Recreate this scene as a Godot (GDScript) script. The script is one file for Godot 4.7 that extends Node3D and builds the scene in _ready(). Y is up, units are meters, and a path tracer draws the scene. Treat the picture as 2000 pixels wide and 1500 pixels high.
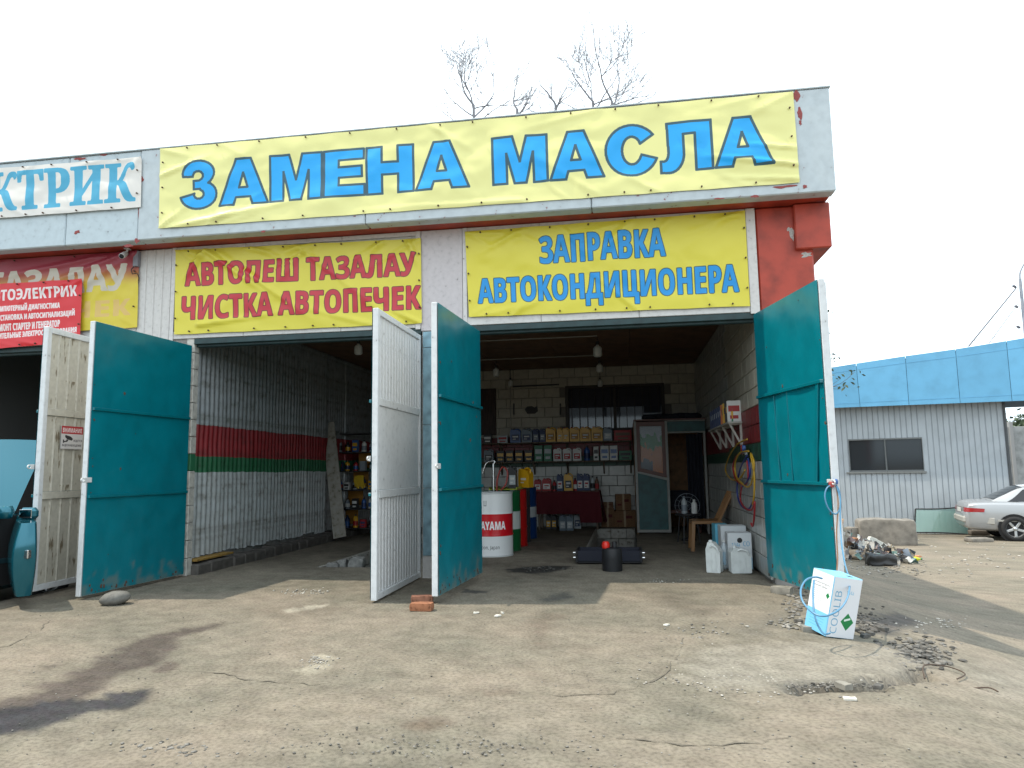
extends Node3D
# Camera solved from the photograph's own verticals and horizontals; scale from the 0.88 m oil drum. Facade wall face lies in z = 0, ground at the doors y = 0.
const FOCAL := 1400.0
const EYE := Vector3(0.0, 1.2, 8.0)
var view := Basis.from_euler(Vector3(deg_to_rad(6.79), deg_to_rad(8.87), deg_to_rad(-0.89)))
var taken := {}
var mats := {}
var rng := RandomNumberGenerator.new()
var tex := {}

func ray(px: float, py: float) -> Vector3: return view * Vector3(px - 1000.0, 750.0 - py, -FOCAL)
func on_z(px: float, py: float, z: float) -> Vector3:
	var r := ray(px, py); return EYE + r * ((z - EYE.z) / r.z)
func on_y(px: float, py: float, y := 0.0) -> Vector3:
	var r := ray(px, py); return EYE + r * ((y - EYE.y) / r.y)
func on_x(px: float, py: float, x: float) -> Vector3:
	var r := ray(px, py); return EYE + r * ((x - EYE.x) / r.x)

func terrain(x: float, z: float) -> float:
	var h := -0.6 * smoothstep(1.0, 4.6, x)
	h -= 0.12 * smoothstep(-5.95, -6.8, x)
	if z < -1.0: h -= 0.02 * (-z - 1.0) * smoothstep(2.0, 4.0, x) * clampf((60.0 + z) / 40.0, 0.35, 1.0)
	return h
func on_ground(px: float, py: float) -> Vector3:
	var p := on_y(px, py, 0.0)
	for i in 14:
		p = p.lerp(on_y(px, py, terrain(p.x, p.z)), 0.6)
	return p

class MB:
	var v := PackedVector3Array()
	var n := PackedVector3Array()
	var c := PackedColorArray()
	var uv := PackedVector2Array()
	var idx := PackedInt32Array()
	var col := Color.WHITE
	func _p(p: Vector3, nn: Vector3, t := Vector2.ZERO) -> int:
		v.append(p); n.append(nn); c.append(col); uv.append(t); return v.size() - 1
	func face(pts: Array, center: Vector3) -> void:   # flat convex polygon that points away from center
		var m := Vector3.ZERO
		for p in pts: m += p
		m /= pts.size()
		var nn: Vector3 = (pts[1] - pts[0]).cross(pts[2] - pts[0])
		if nn.length_squared() < 1e-16 and pts.size() > 3: nn = (pts[2] - pts[0]).cross(pts[3] - pts[0])
		nn = nn.normalized()
		if nn.dot(m - center) < 0.0: nn = -nn
		else:
			pts = pts.duplicate(); pts.reverse()
		var s := v.size()
		for p in pts: _p(p, nn)
		for i in range(1, pts.size() - 1): idx.append_array([s, s + i, s + i + 1])
	func obox(t: Transform3D, size: Vector3, bev := 0.0) -> void:
		var h := size * 0.5
		var ce := t.origin
		if bev <= 0.0:
			for a in 3:
				for s in [-1.0, 1.0]:
					var u := (a + 1) % 3; var w := (a + 2) % 3
					var q := []
					for k in [[-1, -1], [1, -1], [1, 1], [-1, 1]]:
						var p := Vector3.ZERO
						p[a] = s * h[a]; p[u] = k[0] * h[u]; p[w] = k[1] * h[w]
						q.append(t * p)
					face(q, ce)
			return
		var b := minf(bev, minf(h.x, minf(h.y, h.z)) * 0.9)
		for a in 3:
			var u := (a + 1) % 3; var w := (a + 2) % 3
			for s in [-1.0, 1.0]:
				var q := []
				for k in [[-1, -1], [1, -1], [1, 1], [-1, 1]]:
					var p := Vector3.ZERO
					p[a] = s * h[a]; p[u] = k[0] * (h[u] - b); p[w] = k[1] * (h[w] - b)
					q.append(t * p)
				face(q, ce)
				for s2 in [-1.0, 1.0]:   # edge between face a,s and face u,s2
					var e := []
					for k in [[0, -1], [0, 1], [1, 1], [1, -1]]:
						var p := Vector3.ZERO
						p[w] = k[1] * (h[w] - b)
						if k[0] == 0: p[a] = s * h[a]; p[u] = s2 * (h[u] - b)
						else: p[a] = s * (h[a] - b); p[u] = s2 * h[u]
						e.append(t * p)
					face(e, ce)
		for sx in [-1.0, 1.0]:
			for sy in [-1.0, 1.0]:
				for sz in [-1.0, 1.0]:
					face([t * Vector3(sx * h.x, sy * (h.y - b), sz * (h.z - b)), t * Vector3(sx * (h.x - b), sy * h.y, sz * (h.z - b)), t * Vector3(sx * (h.x - b), sy * (h.y - b), sz * h.z)], ce)
	func box(ce: Vector3, size: Vector3, bev := 0.0) -> void: obox(Transform3D(Basis(), ce), size, bev)
	func span(a: Vector3, b: Vector3, bev := 0.0) -> void: obox(Transform3D(Basis(), (a + b) * 0.5), (b - a).abs(), bev)
	func bar(a: Vector3, b: Vector3, w: float, d: float, bev := 0.0) -> void:
		var y := (b - a).normalized()
		var x := y.cross(Vector3.BACK if absf(y.z) < 0.9 else Vector3.RIGHT).normalized()
		obox(Transform3D(Basis(x, y, x.cross(y)), (a + b) * 0.5), Vector3(w, a.distance_to(b), d), bev)
	func grid(rows: Array, wrap := false) -> void:   # rows of equal length; smooth
		var nv: int = rows[0].size()
		var s := v.size()
		for i in rows.size():
			for j in nv: _p(rows[i][j], Vector3.ZERO, Vector2(float(j) / (nv - 1), float(i) / (rows.size() - 1)))
		var acc := PackedVector3Array(); acc.resize(rows.size() * nv)
		for i in rows.size() - 1:
			for j in (nv if wrap else nv - 1):
				var j2 := (j + 1) % nv
				var a := i * nv + j; var b := i * nv + j2; var d := (i + 1) * nv + j; var e := (i + 1) * nv + j2
				var pa := v[s + a]; var pb := v[s + b]; var pd := v[s + d]; var pe := v[s + e]
				var nn := (pe - pa).cross(pb - pd)
				acc[a] += nn; acc[b] += nn; acc[d] += nn; acc[e] += nn
				idx.append_array([s + a, s + b, s + e, s + a, s + e, s + d])
		for k in acc.size(): n[s + k] = acc[k].normalized() if acc[k].length_squared() > 1e-20 else Vector3.UP
	func tube(path: Array, r: float, sides := 6, taper := 1.0) -> void:
		if path.size() < 2: return
		var rows := []
		var up := Vector3.UP
		var t0: Vector3 = (path[1] - path[0]).normalized()
		if absf(t0.dot(up)) > 0.9: up = Vector3.RIGHT
		var x := t0.cross(up).normalized()
		for i in path.size():
			var t: Vector3 = (path[mini(i + 1, path.size() - 1)] - path[maxi(i - 1, 0)]).normalized()
			x = (x - t * x.dot(t)).normalized()
			var y := t.cross(x)
			var rr := r * lerpf(1.0, taper, float(i) / (path.size() - 1))
			var row := PackedVector3Array()
			for k in sides:
				var a := TAU * k / sides
				row.append(path[i] + (x * cos(a) + y * sin(a)) * rr)
			rows.append(row)
		grid(rows, true)
		for e in [0, path.size() - 1]:
			if rows[e].size() > 2 and r * (taper if e else 1.0) > 0.002:
				face(Array(rows[e]), path[1] if e == 0 else path[path.size() - 2])
	func lathe(prof: Array, segs := 20, t := Transform3D()) -> void:   # prof: Vector2(radius, y), from bottom to top; sharp where a point repeats
		var part := []
		var last = null
		for p in prof + [null]:
			if p == null or (last != null and p.is_equal_approx(last)):
				if part.size() > 1: grid(part, true)
				part = []
			if p == null: break
			var row := PackedVector3Array()
			for k in segs:
				var a := -TAU * k / segs
				row.append(t * Vector3(cos(a) * p.x, p.y, sin(a) * p.x))
			part.append(row)
			last = p
	func prism(poly: PackedVector2Array, z0: float, z1: float, t := Transform3D()) -> void:
		var tri := Geometry2D.triangulate_polygon(poly)
		var ce := t * Vector3(0, 0, (z0 + z1) * 0.5)
		for k in range(0, tri.size(), 3):
			for z in [z0, z1]:
				var q := []
				for m in 3: q.append(t * Vector3(poly[tri[k + m]].x, poly[tri[k + m]].y, z))
				var mid: Vector3 = (q[0] + q[1] + q[2]) / 3.0
				face(q, mid - t.basis.z * (z - (z0 + z1) * 0.5))
		var cw := Geometry2D.is_polygon_clockwise(poly)
		for k in poly.size():
			var a := poly[k]; var b := poly[(k + 1) % poly.size()]
			var d := (b - a).orthogonal() * (1.0 if cw else -1.0)
			var q := [t * Vector3(a.x, a.y, z0), t * Vector3(b.x, b.y, z0), t * Vector3(b.x, b.y, z1), t * Vector3(a.x, a.y, z1)]
			var mid: Vector3 = (q[0] + q[2]) * 0.5
			face(q, mid - t.basis * Vector3(-d.x, -d.y, 0.0))
	func mesh() -> ArrayMesh:
		var a := []
		a.resize(Mesh.ARRAY_MAX)
		a[Mesh.ARRAY_VERTEX] = v; a[Mesh.ARRAY_NORMAL] = n; a[Mesh.ARRAY_COLOR] = c; a[Mesh.ARRAY_TEX_UV] = uv; a[Mesh.ARRAY_INDEX] = idx
		var m := ArrayMesh.new()
		m.add_surface_from_arrays(Mesh.PRIMITIVE_TRIANGLES, a)
		return m

func numbered(called: String) -> String:
	var k: int = taken.get(called, 0)
	taken[called] = k + 1
	return called if k == 0 else "%s_%03d" % [called, k]
func tag(o: Node, label := "", category := "", group := "", kind := "") -> Node:
	if label: o.set_meta("label", label)
	if category: o.set_meta("category", category)
	if group: o.set_meta("group", group)
	if kind: o.set_meta("kind", kind)
	return o
func thing(called: String, label: String, category: String, at := Vector3.ZERO, turn := 0.0, group := "") -> Node3D:
	var o := Node3D.new()
	o.name = numbered(called); add_child(o)
	o.position = at; o.rotation.y = turn
	tag(o, label, category, group)
	return o
func part(parent: Node, called: String, m, material: Material) -> MeshInstance3D:
	var o := MeshInstance3D.new()
	o.mesh = m.mesh() if m is MB else m
	o.material_override = material
	if parent == self: o.name = numbered(called)
	else:
		var k := "%d/%s" % [parent.get_instance_id(), called]
		var q: int = taken.get(k, 0)
		taken[k] = q + 1
		o.name = called if q == 0 else "%s_%03d" % [called, q]
	parent.add_child(o, true)
	return o
func solo(called: String, m: MB, material: Material, label: String, category: String, group := "", at := Vector3.ZERO, turn := 0.0) -> MeshInstance3D:
	var o := part(self, called, m, material)
	o.position = at; o.rotation.y = turn
	tag(o, label, category, group)
	return o

# ---------- textures and materials ----------
func noise_image(size: int, freq: float, octaves: int, seed_: int, type := FastNoiseLite.TYPE_SIMPLEX_SMOOTH) -> Image:
	var f := FastNoiseLite.new()
	f.noise_type = type; f.frequency = freq; f.fractal_octaves = octaves; f.seed = seed_
	return f.get_seamless_image(size, size)
func ramp_tex(size: int, freq: float, octaves: int, seed_: int, ramp: Array, type := FastNoiseLite.TYPE_SIMPLEX_SMOOTH, speck := 0.0) -> ImageTexture:
	# ramp: [position, linear Color] pairs
	var src := noise_image(size, freq, octaves, seed_, type)
	var lut := []
	for k in 256:
		var t := k / 255.0
		var colr: Color = ramp[ramp.size() - 1][1]
		for i in ramp.size() - 1:
			if t <= ramp[i + 1][0]:
				colr = ramp[i][1].lerp(ramp[i + 1][1], clampf((t - ramp[i][0]) / maxf(ramp[i + 1][0] - ramp[i][0], 0.0001), 0.0, 1.0)); break
		lut.append(colr.linear_to_srgb())
	src.convert(Image.FORMAT_L8)
	var data := src.get_data()
	var out := PackedByteArray(); out.resize(size * size * 3)
	var r := RandomNumberGenerator.new(); r.seed = seed_ + 5
	for k in size * size:
		var q: int = data[k]
		if speck > 0.0: q = clampi(q + int(r.randfn(0.0, speck)), 0, 255)
		var colr: Color = lut[q]
		out[k * 3] = int(colr.r * 255.0); out[k * 3 + 1] = int(colr.g * 255.0); out[k * 3 + 2] = int(colr.b * 255.0)
	var im := Image.create_from_data(size, size, false, Image.FORMAT_RGB8, out)
	im.generate_mipmaps()
	return ImageTexture.create_from_image(im)
func grey(v: float) -> Color: return Color(v, v, v)
func bump_tex(size: int, freq: float, octaves: int, seed_: int, strength: float, type := FastNoiseLite.TYPE_SIMPLEX_SMOOTH) -> ImageTexture:
	var im := noise_image(size, freq, octaves, seed_, type)
	im.convert(Image.FORMAT_RGBA8)
	im.bump_map_to_normal_map(strength)
	im.generate_mipmaps()
	return ImageTexture.create_from_image(im)
func mat(key: String, linear: Color, rough := 0.7, o := {}) -> StandardMaterial3D:
	if mats.has(key): return mats[key]
	var m := StandardMaterial3D.new()
	m.albedo_color = linear.linear_to_srgb()
	m.roughness = rough
	m.metallic = o.get("metal", 0.0)
	if o.has("spec"): m.metallic_specular = o.spec
	if o.has("tex"):
		m.albedo_texture = tex[o.tex]
		m.uv1_triplanar = not o.has("uv")
		m.uv1_world_triplanar = o.get("world", false)
		m.uv1_scale = Vector3.ONE * float(o.get("scale", 1.0))
	if o.has("bump"):
		m.normal_enabled = true; m.normal_texture = tex[o.bump]; m.normal_scale = o.get("depth", 1.0)
		if not o.has("tex"):
			m.uv1_triplanar = true; m.uv1_world_triplanar = o.get("world", false); m.uv1_scale = Vector3.ONE * float(o.get("scale", 1.0))
	if o.get("vc", false): m.vertex_color_use_as_albedo = true
	if o.has("alpha"):
		m.transparency = BaseMaterial3D.TRANSPARENCY_ALPHA
		m.albedo_color.a = o.alpha
	if o.has("coat"):
		m.clearcoat_enabled = true; m.clearcoat = o.coat; m.clearcoat_roughness = 0.1
	if o.get("two", true): m.cull_mode = BaseMaterial3D.CULL_DISABLED
	mats[key] = m
	return m

func make_textures() -> void:
	tex.fine = ramp_tex(256, 0.06, 4, 11, [[0.0, grey(0.55)], [0.5, grey(0.8)], [1.0, grey(1.0)]], FastNoiseLite.TYPE_SIMPLEX_SMOOTH, 12.0)
	tex.mottle = ramp_tex(512, 0.012, 5, 23, [[0.0, grey(0.5)], [0.4, grey(0.78)], [0.65, grey(0.92)], [1.0, grey(1.0)]], FastNoiseLite.TYPE_SIMPLEX_SMOOTH, 4.0)
	# painted metal: mostly clean, with dark flecks and bare scratches
	tex.flecked = ramp_tex(512, 0.03, 5, 37, [[0.0, Color(0.16, 0.13, 0.11)], [0.06, Color(0.26, 0.22, 0.2)], [0.08, grey(0.74)], [0.3, grey(0.9)], [0.6, grey(0.94)], [1.0, grey(1.0)]], FastNoiseLite.TYPE_SIMPLEX_SMOOTH, 3.0)
	tex.grime = ramp_tex(512, 0.018, 6, 41, [[0.0, Color(0.2, 0.17, 0.14)], [0.15, Color(0.42, 0.38, 0.33)], [0.34, Color(0.78, 0.76, 0.73)], [0.7, grey(0.93)], [1.0, grey(1.0)]], FastNoiseLite.TYPE_SIMPLEX_SMOOTH, 5.0)
	tex.chips = ramp_tex(1024, 0.02, 5, 67, [[0.0, Color(0.36, 0.06, 0.05)], [0.1, Color(0.42, 0.1, 0.09)], [0.12, Color(0.6, 0.5, 0.49)], [0.14, grey(0.84)], [0.6, grey(0.94)], [1.0, grey(1.0)]], FastNoiseLite.TYPE_SIMPLEX_SMOOTH, 4.0)
	tex.grain = ramp_tex(1024, 0.035, 6, 71, [[0.0, grey(0.5)], [0.3, grey(0.74)], [0.6, grey(0.92)], [1.0, grey(1.0)]], FastNoiseLite.TYPE_SIMPLEX_SMOOTH, 18.0)
	tex.stone = ramp_tex(256, 0.03, 5, 83, [[0.0, grey(0.45)], [0.5, grey(0.78)], [1.0, grey(1.0)]], FastNoiseLite.TYPE_CELLULAR, 10.0)
	tex.bump = bump_tex(512, 0.16, 4, 91, 2.2)
	tex.paint = ramp_tex(512, 0.01, 5, 29, [[0.0, grey(0.8)], [0.5, grey(0.93)], [1.0, grey(1.0)]], FastNoiseLite.TYPE_SIMPLEX_SMOOTH, 3.0)
	tex.ripple = bump_tex(256, 0.012, 3, 97, 2.0)
	# wood grain: noise stretched along one axis
	var im := Image.create_empty(256, 256, false, Image.FORMAT_RGB8)
	var f := FastNoiseLite.new(); f.seed = 5; f.frequency = 0.02; f.fractal_octaves = 4
	for y in 256:
		for x in 256:
			var q := clampf(0.78 + 0.5 * f.get_noise_2d(x * 8.0, y * 0.7), 0.4, 1.0)
			im.set_pixel(x, y, Color(q, q * 0.97, q * 0.93))
	im.generate_mipmaps()
	tex.wood = ImageTexture.create_from_image(im)
	# dirt that ran down sheet metal: narrow upright runs with ragged ends
	im = Image.create_empty(256, 256, false, Image.FORMAT_RGB8)
	f.frequency = 0.03; f.fractal_octaves = 5; f.seed = 19
	for y in 256:
		for x in 256:
			var q := f.get_noise_2d(x * 3.0, y * 0.35) + 0.5 * f.get_noise_2d(x * 0.6 + 500.0, y * 0.6)
			var k := smoothstep(0.36, 0.62, q)
			im.set_pixel(x, y, grey(0.97 + 0.06 * f.get_noise_2d(x * 2.0, y * 2.0)).lerp(rgb(150, 138, 120), k))
	im.generate_mipmaps()
	tex.runs = ImageTexture.create_from_image(im)

# ---------- print on banners and labels ----------
func fill_contours(im: Image, contours: Array, colr: Color) -> void:   # even-odd scanline fill, in pixels
	var y0 := 1e9; var y1 := -1e9
	for q in contours:
		for p in q: y0 = minf(y0, p.y); y1 = maxf(y1, p.y)
	for y in range(maxi(0, int(floor(y0))), mini(im.get_height(), int(ceil(y1)) + 1)):
		var yy := y + 0.5
		var xs := []
		for q in contours:
			var m: int = q.size()
			for k in m:
				var a: Vector2 = q[k]; var b: Vector2 = q[(k + 1) % m]
				if (a.y <= yy) != (b.y <= yy): xs.append(a.x + (yy - a.y) / (b.y - a.y) * (b.x - a.x))
		xs.sort()
		for k in range(0, xs.size() - 1, 2):
			var xa := int(round(xs[k])); var xb := int(round(xs[k + 1]))
			if xb > xa: im.fill_rect(Rect2i(xa, y, xb - xa, 1), colr)
func stroke(im: Image, q: Array, w: float, colr: Color) -> void:
	for k in q.size():
		var a: Vector2 = q[k]; var b: Vector2 = q[(k + 1) % q.size()]
		if a.distance_to(b) < 0.01: continue
		var d := (b - a).normalized() * w
		var o := Vector2(-d.y, d.x)
		fill_contours(im, [[a - d * 0.7 + o, b + d * 0.7 + o, b + d * 0.7 - o, a - d * 0.7 - o]], colr)
var fonts := {}
func text_tris(text: String, face_: String, bold: bool) -> Array:
	var key := face_ + str(bold)
	if not fonts.has(key):
		var sf := SystemFont.new()
		sf.font_names = PackedStringArray([face_])
		sf.font_weight = 700 if bold else 400
		fonts[key] = sf
	var tm := TextMesh.new()
	tm.font = fonts[key]; tm.text = text; tm.font_size = 96; tm.depth = 0.0; tm.pixel_size = 0.01; tm.curve_step = 2.0
	var ar := tm.get_mesh_arrays()
	var vs: PackedVector3Array = ar[Mesh.ARRAY_VERTEX]
	var ix = ar[Mesh.ARRAY_INDEX]
	var out := []
	if ix == null or ix.is_empty():
		for k in vs.size(): out.append(Vector2(vs[k].x, -vs[k].y))
	else:
		for k in ix: out.append(Vector2(vs[k].x, -vs[k].y))
	return out
func put_text(im: Image, text: String, box: Rect2, colr: Color, o := {}) -> void:   # fits the text's own bounds into box (pixels)
	var t := text_tris(text, o.get("font", "Droid Sans"), o.get("bold", true))
	if t.is_empty(): return
	var lo: Vector2 = t[0]; var hi: Vector2 = t[0]
	for p in t: lo = lo.min(p); hi = hi.max(p)
	var sc := box.size / (hi - lo)
	var pts := []
	for p in t: pts.append(box.position + (p - lo) * sc)
	var grow: float = o.get("grow", 0.0)
	var ow: float = o.get("outline", 0.0)
	if ow > 0.0:
		for k in 16:
			var d := Vector2.from_angle(TAU * k / 16.0) * (ow + grow)
			for i in range(0, pts.size(), 3): fill_contours(im, [[pts[i] + d, pts[i + 1] + d, pts[i + 2] + d]], o.ocol)
	var offs := [Vector2.ZERO]
	if grow > 0.0:
		for k in 8: offs.append(Vector2.from_angle(TAU * k / 8.0) * grow)
	for d in offs:
		for i in range(0, pts.size(), 3): fill_contours(im, [[pts[i] + d, pts[i + 1] + d, pts[i + 2] + d]], colr)
func as_tex(im: Image) -> ImageTexture:
	im.generate_mipmaps()
	return ImageTexture.create_from_image(im)
func print_mat(key: String, im: Image, rough := 0.55) -> StandardMaterial3D:
	var m := StandardMaterial3D.new()
	m.albedo_texture = as_tex(im)
	m.roughness = rough
	m.cull_mode = BaseMaterial3D.CULL_DISABLED
	mats[key] = m
	return m
func rgb(r: int, g: int, b: int) -> Color: return Color(r / 255.0, g / 255.0, b / 255.0)

# heavy grotesque capitals in a unit-height box (y down): [advance, [contours]]
func arc(cx: float, cy: float, rx: float, ry: float, a0: float, a1: float, m := 14) -> Array:
	var q := []
	for k in m + 1:
		var a := deg_to_rad(lerpf(a0, a1, float(k) / m))
		q.append(Vector2(cx + cos(a) * rx, cy + sin(a) * ry))
	return q
func heavy(ch: String) -> Array:
	var V := func(l: Array) -> Array:
		var q := []
		for k in range(0, l.size(), 2): q.append(Vector2(l[k], l[k + 1]))
		return q
	match ch:
		"А": return [0.98, [V.call([0, 1, 0.34, 0, 0.64, 0, 0.98, 1, 0.67, 1, 0.625, 0.84, 0.335, 0.84, 0.29, 1]), V.call([0.395, 0.62, 0.565, 0.62, 0.48, 0.30])]]
		"М": return [1.02, [V.call([0, 1, 0, 0, 0.38, 0, 0.51, 0.55, 0.64, 0, 1.02, 0, 1.02, 1, 0.76, 1, 0.76, 0.36, 0.62, 1, 0.4, 1, 0.26, 0.36, 0.26, 1])]]
		"Е": return [0.78, [V.call([0, 0, 0.77, 0, 0.77, 0.22, 0.29, 0.22, 0.29, 0.37, 0.73, 0.37, 0.73, 0.6, 0.29, 0.6, 0.29, 0.77, 0.78, 0.77, 0.78, 1, 0, 1])]]
		"Н": return [0.88, [V.call([0, 0, 0.29, 0, 0.29, 0.34, 0.59, 0.34, 0.59, 0, 0.88, 0, 0.88, 1, 0.59, 1, 0.59, 0.6, 0.29, 0.6, 0.29, 1, 0, 1])]]
		"С":
			var q := arc(0.47, 0.5, 0.47, 0.53, 22, 325, 30)
			q.append(Vector2(0.62, 0.37))
			q += arc(0.47, 0.5, 0.175, 0.29, 318, 40, 20)
			q.append(Vector2(0.64, 0.6))
			return [0.93, [q]]
		"Л": return [0.9, [V.call([0.13, 0, 0.9, 0, 0.9, 1, 0.61, 1, 0.61, 0.25, 0.41, 0.25, 0.41, 0.62]) + arc(0.14, 0.64, 0.27, 0.39, 0, 88, 8) + V.call([0.0, 1.02, 0.0, 0.78, 0.05, 0.785]) + arc(0.06, 0.6, 0.08, 0.18, 80, 0, 5)]]
		"З":
			var q := [Vector2(0.04, 0.3)] + arc(0.36, 0.25, 0.33, 0.28, 185, 400, 16) + [Vector2(0.56, 0.47)]
			q += arc(0.36, 0.72, 0.37, 0.31, -48, 172, 18) + [Vector2(0.27, 0.68)]
			q += arc(0.36, 0.705, 0.1, 0.1, 168, -70, 8) + V.call([0.38, 0.585, 0.25, 0.585, 0.25, 0.4, 0.36, 0.4])
			q += arc(0.35, 0.3, 0.105, 0.1, 75, -165, 8) + [Vector2(0.24, 0.31)]
			return [0.74, [q]]
	return [0.42, []]
func put_heavy(im: Image, word: String, box: Rect2, colr: Color, ocol: Color, ow: float) -> void:
	var total := 0.0
	var gap := 0.045
	for ch in word: total += heavy(ch)[0] + gap
	total -= gap
	var x := 0.0
	for ch in word:
		var g := heavy(ch)
		var cs := []
		for q in g[1]:
			var r := []
			for p in q: r.append(box.position + Vector2((x + p.x) / total * box.size.x, p.y * box.size.y))
			cs.append(r)
		fill_contours(im, cs, colr)
		for r in cs: stroke(im, r, ow, ocol)
		x += g[0] + gap

# ---------- camera, sky, sun ----------
func set_stage() -> void:
	var cam := Camera3D.new()
	cam.name = "camera"
	cam.transform = Transform3D(view, EYE)
	cam.fov = rad_to_deg(2.0 * atan(750.0 / FOCAL))
	cam.near = 0.05; cam.far = 2000.0
	add_child(cam); cam.current = true
	var sky := ProceduralSkyMaterial.new()
	sky.sky_top_color = Color(0.83, 0.88, 0.915)
	sky.sky_horizon_color = Color(0.765, 0.83, 0.865)
	sky.sky_curve = 0.2
	sky.sky_energy_multiplier = 1.42
	# thin bright overcast, the same all round
	var cover := Image.create_empty(512, 256, false, Image.FORMAT_RGBA8)
	var cf := FastNoiseLite.new(); cf.seed = 14; cf.frequency = 0.9; cf.fractal_octaves = 5
	for y in 256:
		for x in 512:
			var up := PI * (0.5 - (y + 0.5) / 256.0); var az := TAU * (x + 0.5) / 512.0
			var d := Vector3(cos(az) * cos(up), sin(up) * 1.8, sin(az) * cos(up))
			cover.set_pixel(x, y, Color(1, 1, 1, smoothstep(-0.25, 0.35, cf.get_noise_3dv(d))))
	sky.sky_cover = ImageTexture.create_from_image(cover)
	sky.sky_cover_modulate = Color(0.6, 0.6, 0.6)
	sky.ground_bottom_color = Color(0.42, 0.38, 0.32)
	sky.ground_horizon_color = Color(0.6, 0.6, 0.58)
	sky.sun_angle_max = 1.0
	var env := Environment.new()
	env.background_mode = Environment.BG_SKY
	env.sky = Sky.new(); env.sky.sky_material = sky
	env.tonemap_mode = Environment.TONE_MAPPER_LINEAR
	env.tonemap_exposure = 1.0
	env.sdfgi_enabled = true; env.ssao_enabled = true; env.ssil_enabled = true
	env.fog_enabled = false
	env.fog_density = 0.006
	env.fog_light_color = Color(0.9, 0.95, 1.0)
	var we := WorldEnvironment.new()
	we.name = "environment"; we.environment = env
	add_child(we)
	var sun := DirectionalLight3D.new()
	sun.name = "sun"
	sun.light_energy = 1.3
	sun.light_color = Color(1.0, 0.955, 0.88)
	sun.light_angular_distance = 0.8
	sun.shadow_enabled = true
	add_child(sun)
	sun.look_at_from_position(Vector3.ZERO, Vector3(0.51, -1.0, -0.05), Vector3.BACK)

# ---------- ground ----------
const PIT_R := Rect2(-0.645, -6.67, 0.78, 4.75)    # x, z, width, length
const PIT_L := Rect2(-3.95, -5.6, 0.85, 4.75)
func steps(list: Array) -> PackedFloat32Array:   # [start, end, spacing, end, spacing ...]
	var out := PackedFloat32Array()
	var a: float = list[0]
	for k in range(1, list.size(), 2):
		var b: float = list[k]
		var m := maxi(1, int(round(absf(b - a) / list[k + 1])))
		for i in m: out.append(lerpf(a, b, float(i) / m))
		a = b
	out.append(a)
	return out
func world_poly(px: Array) -> PackedVector2Array:
	var q := PackedVector2Array()
	for k in range(0, px.size(), 2):
		var p := on_ground(px[k], px[k + 1])
		q.append(Vector2(p.x, p.z))
	return q
func poly_depth(q: PackedVector2Array, p: Vector2) -> float:   # metres inside (+) or outside (-)
	var d := 1e9
	for k in q.size():
		var cp := Geometry2D.get_closest_point_to_segment(p, q[k], q[(k + 1) % q.size()])
		d = minf(d, cp.distance_to(p))
	return d if Geometry2D.is_point_in_polygon(p, q) else -d
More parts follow.
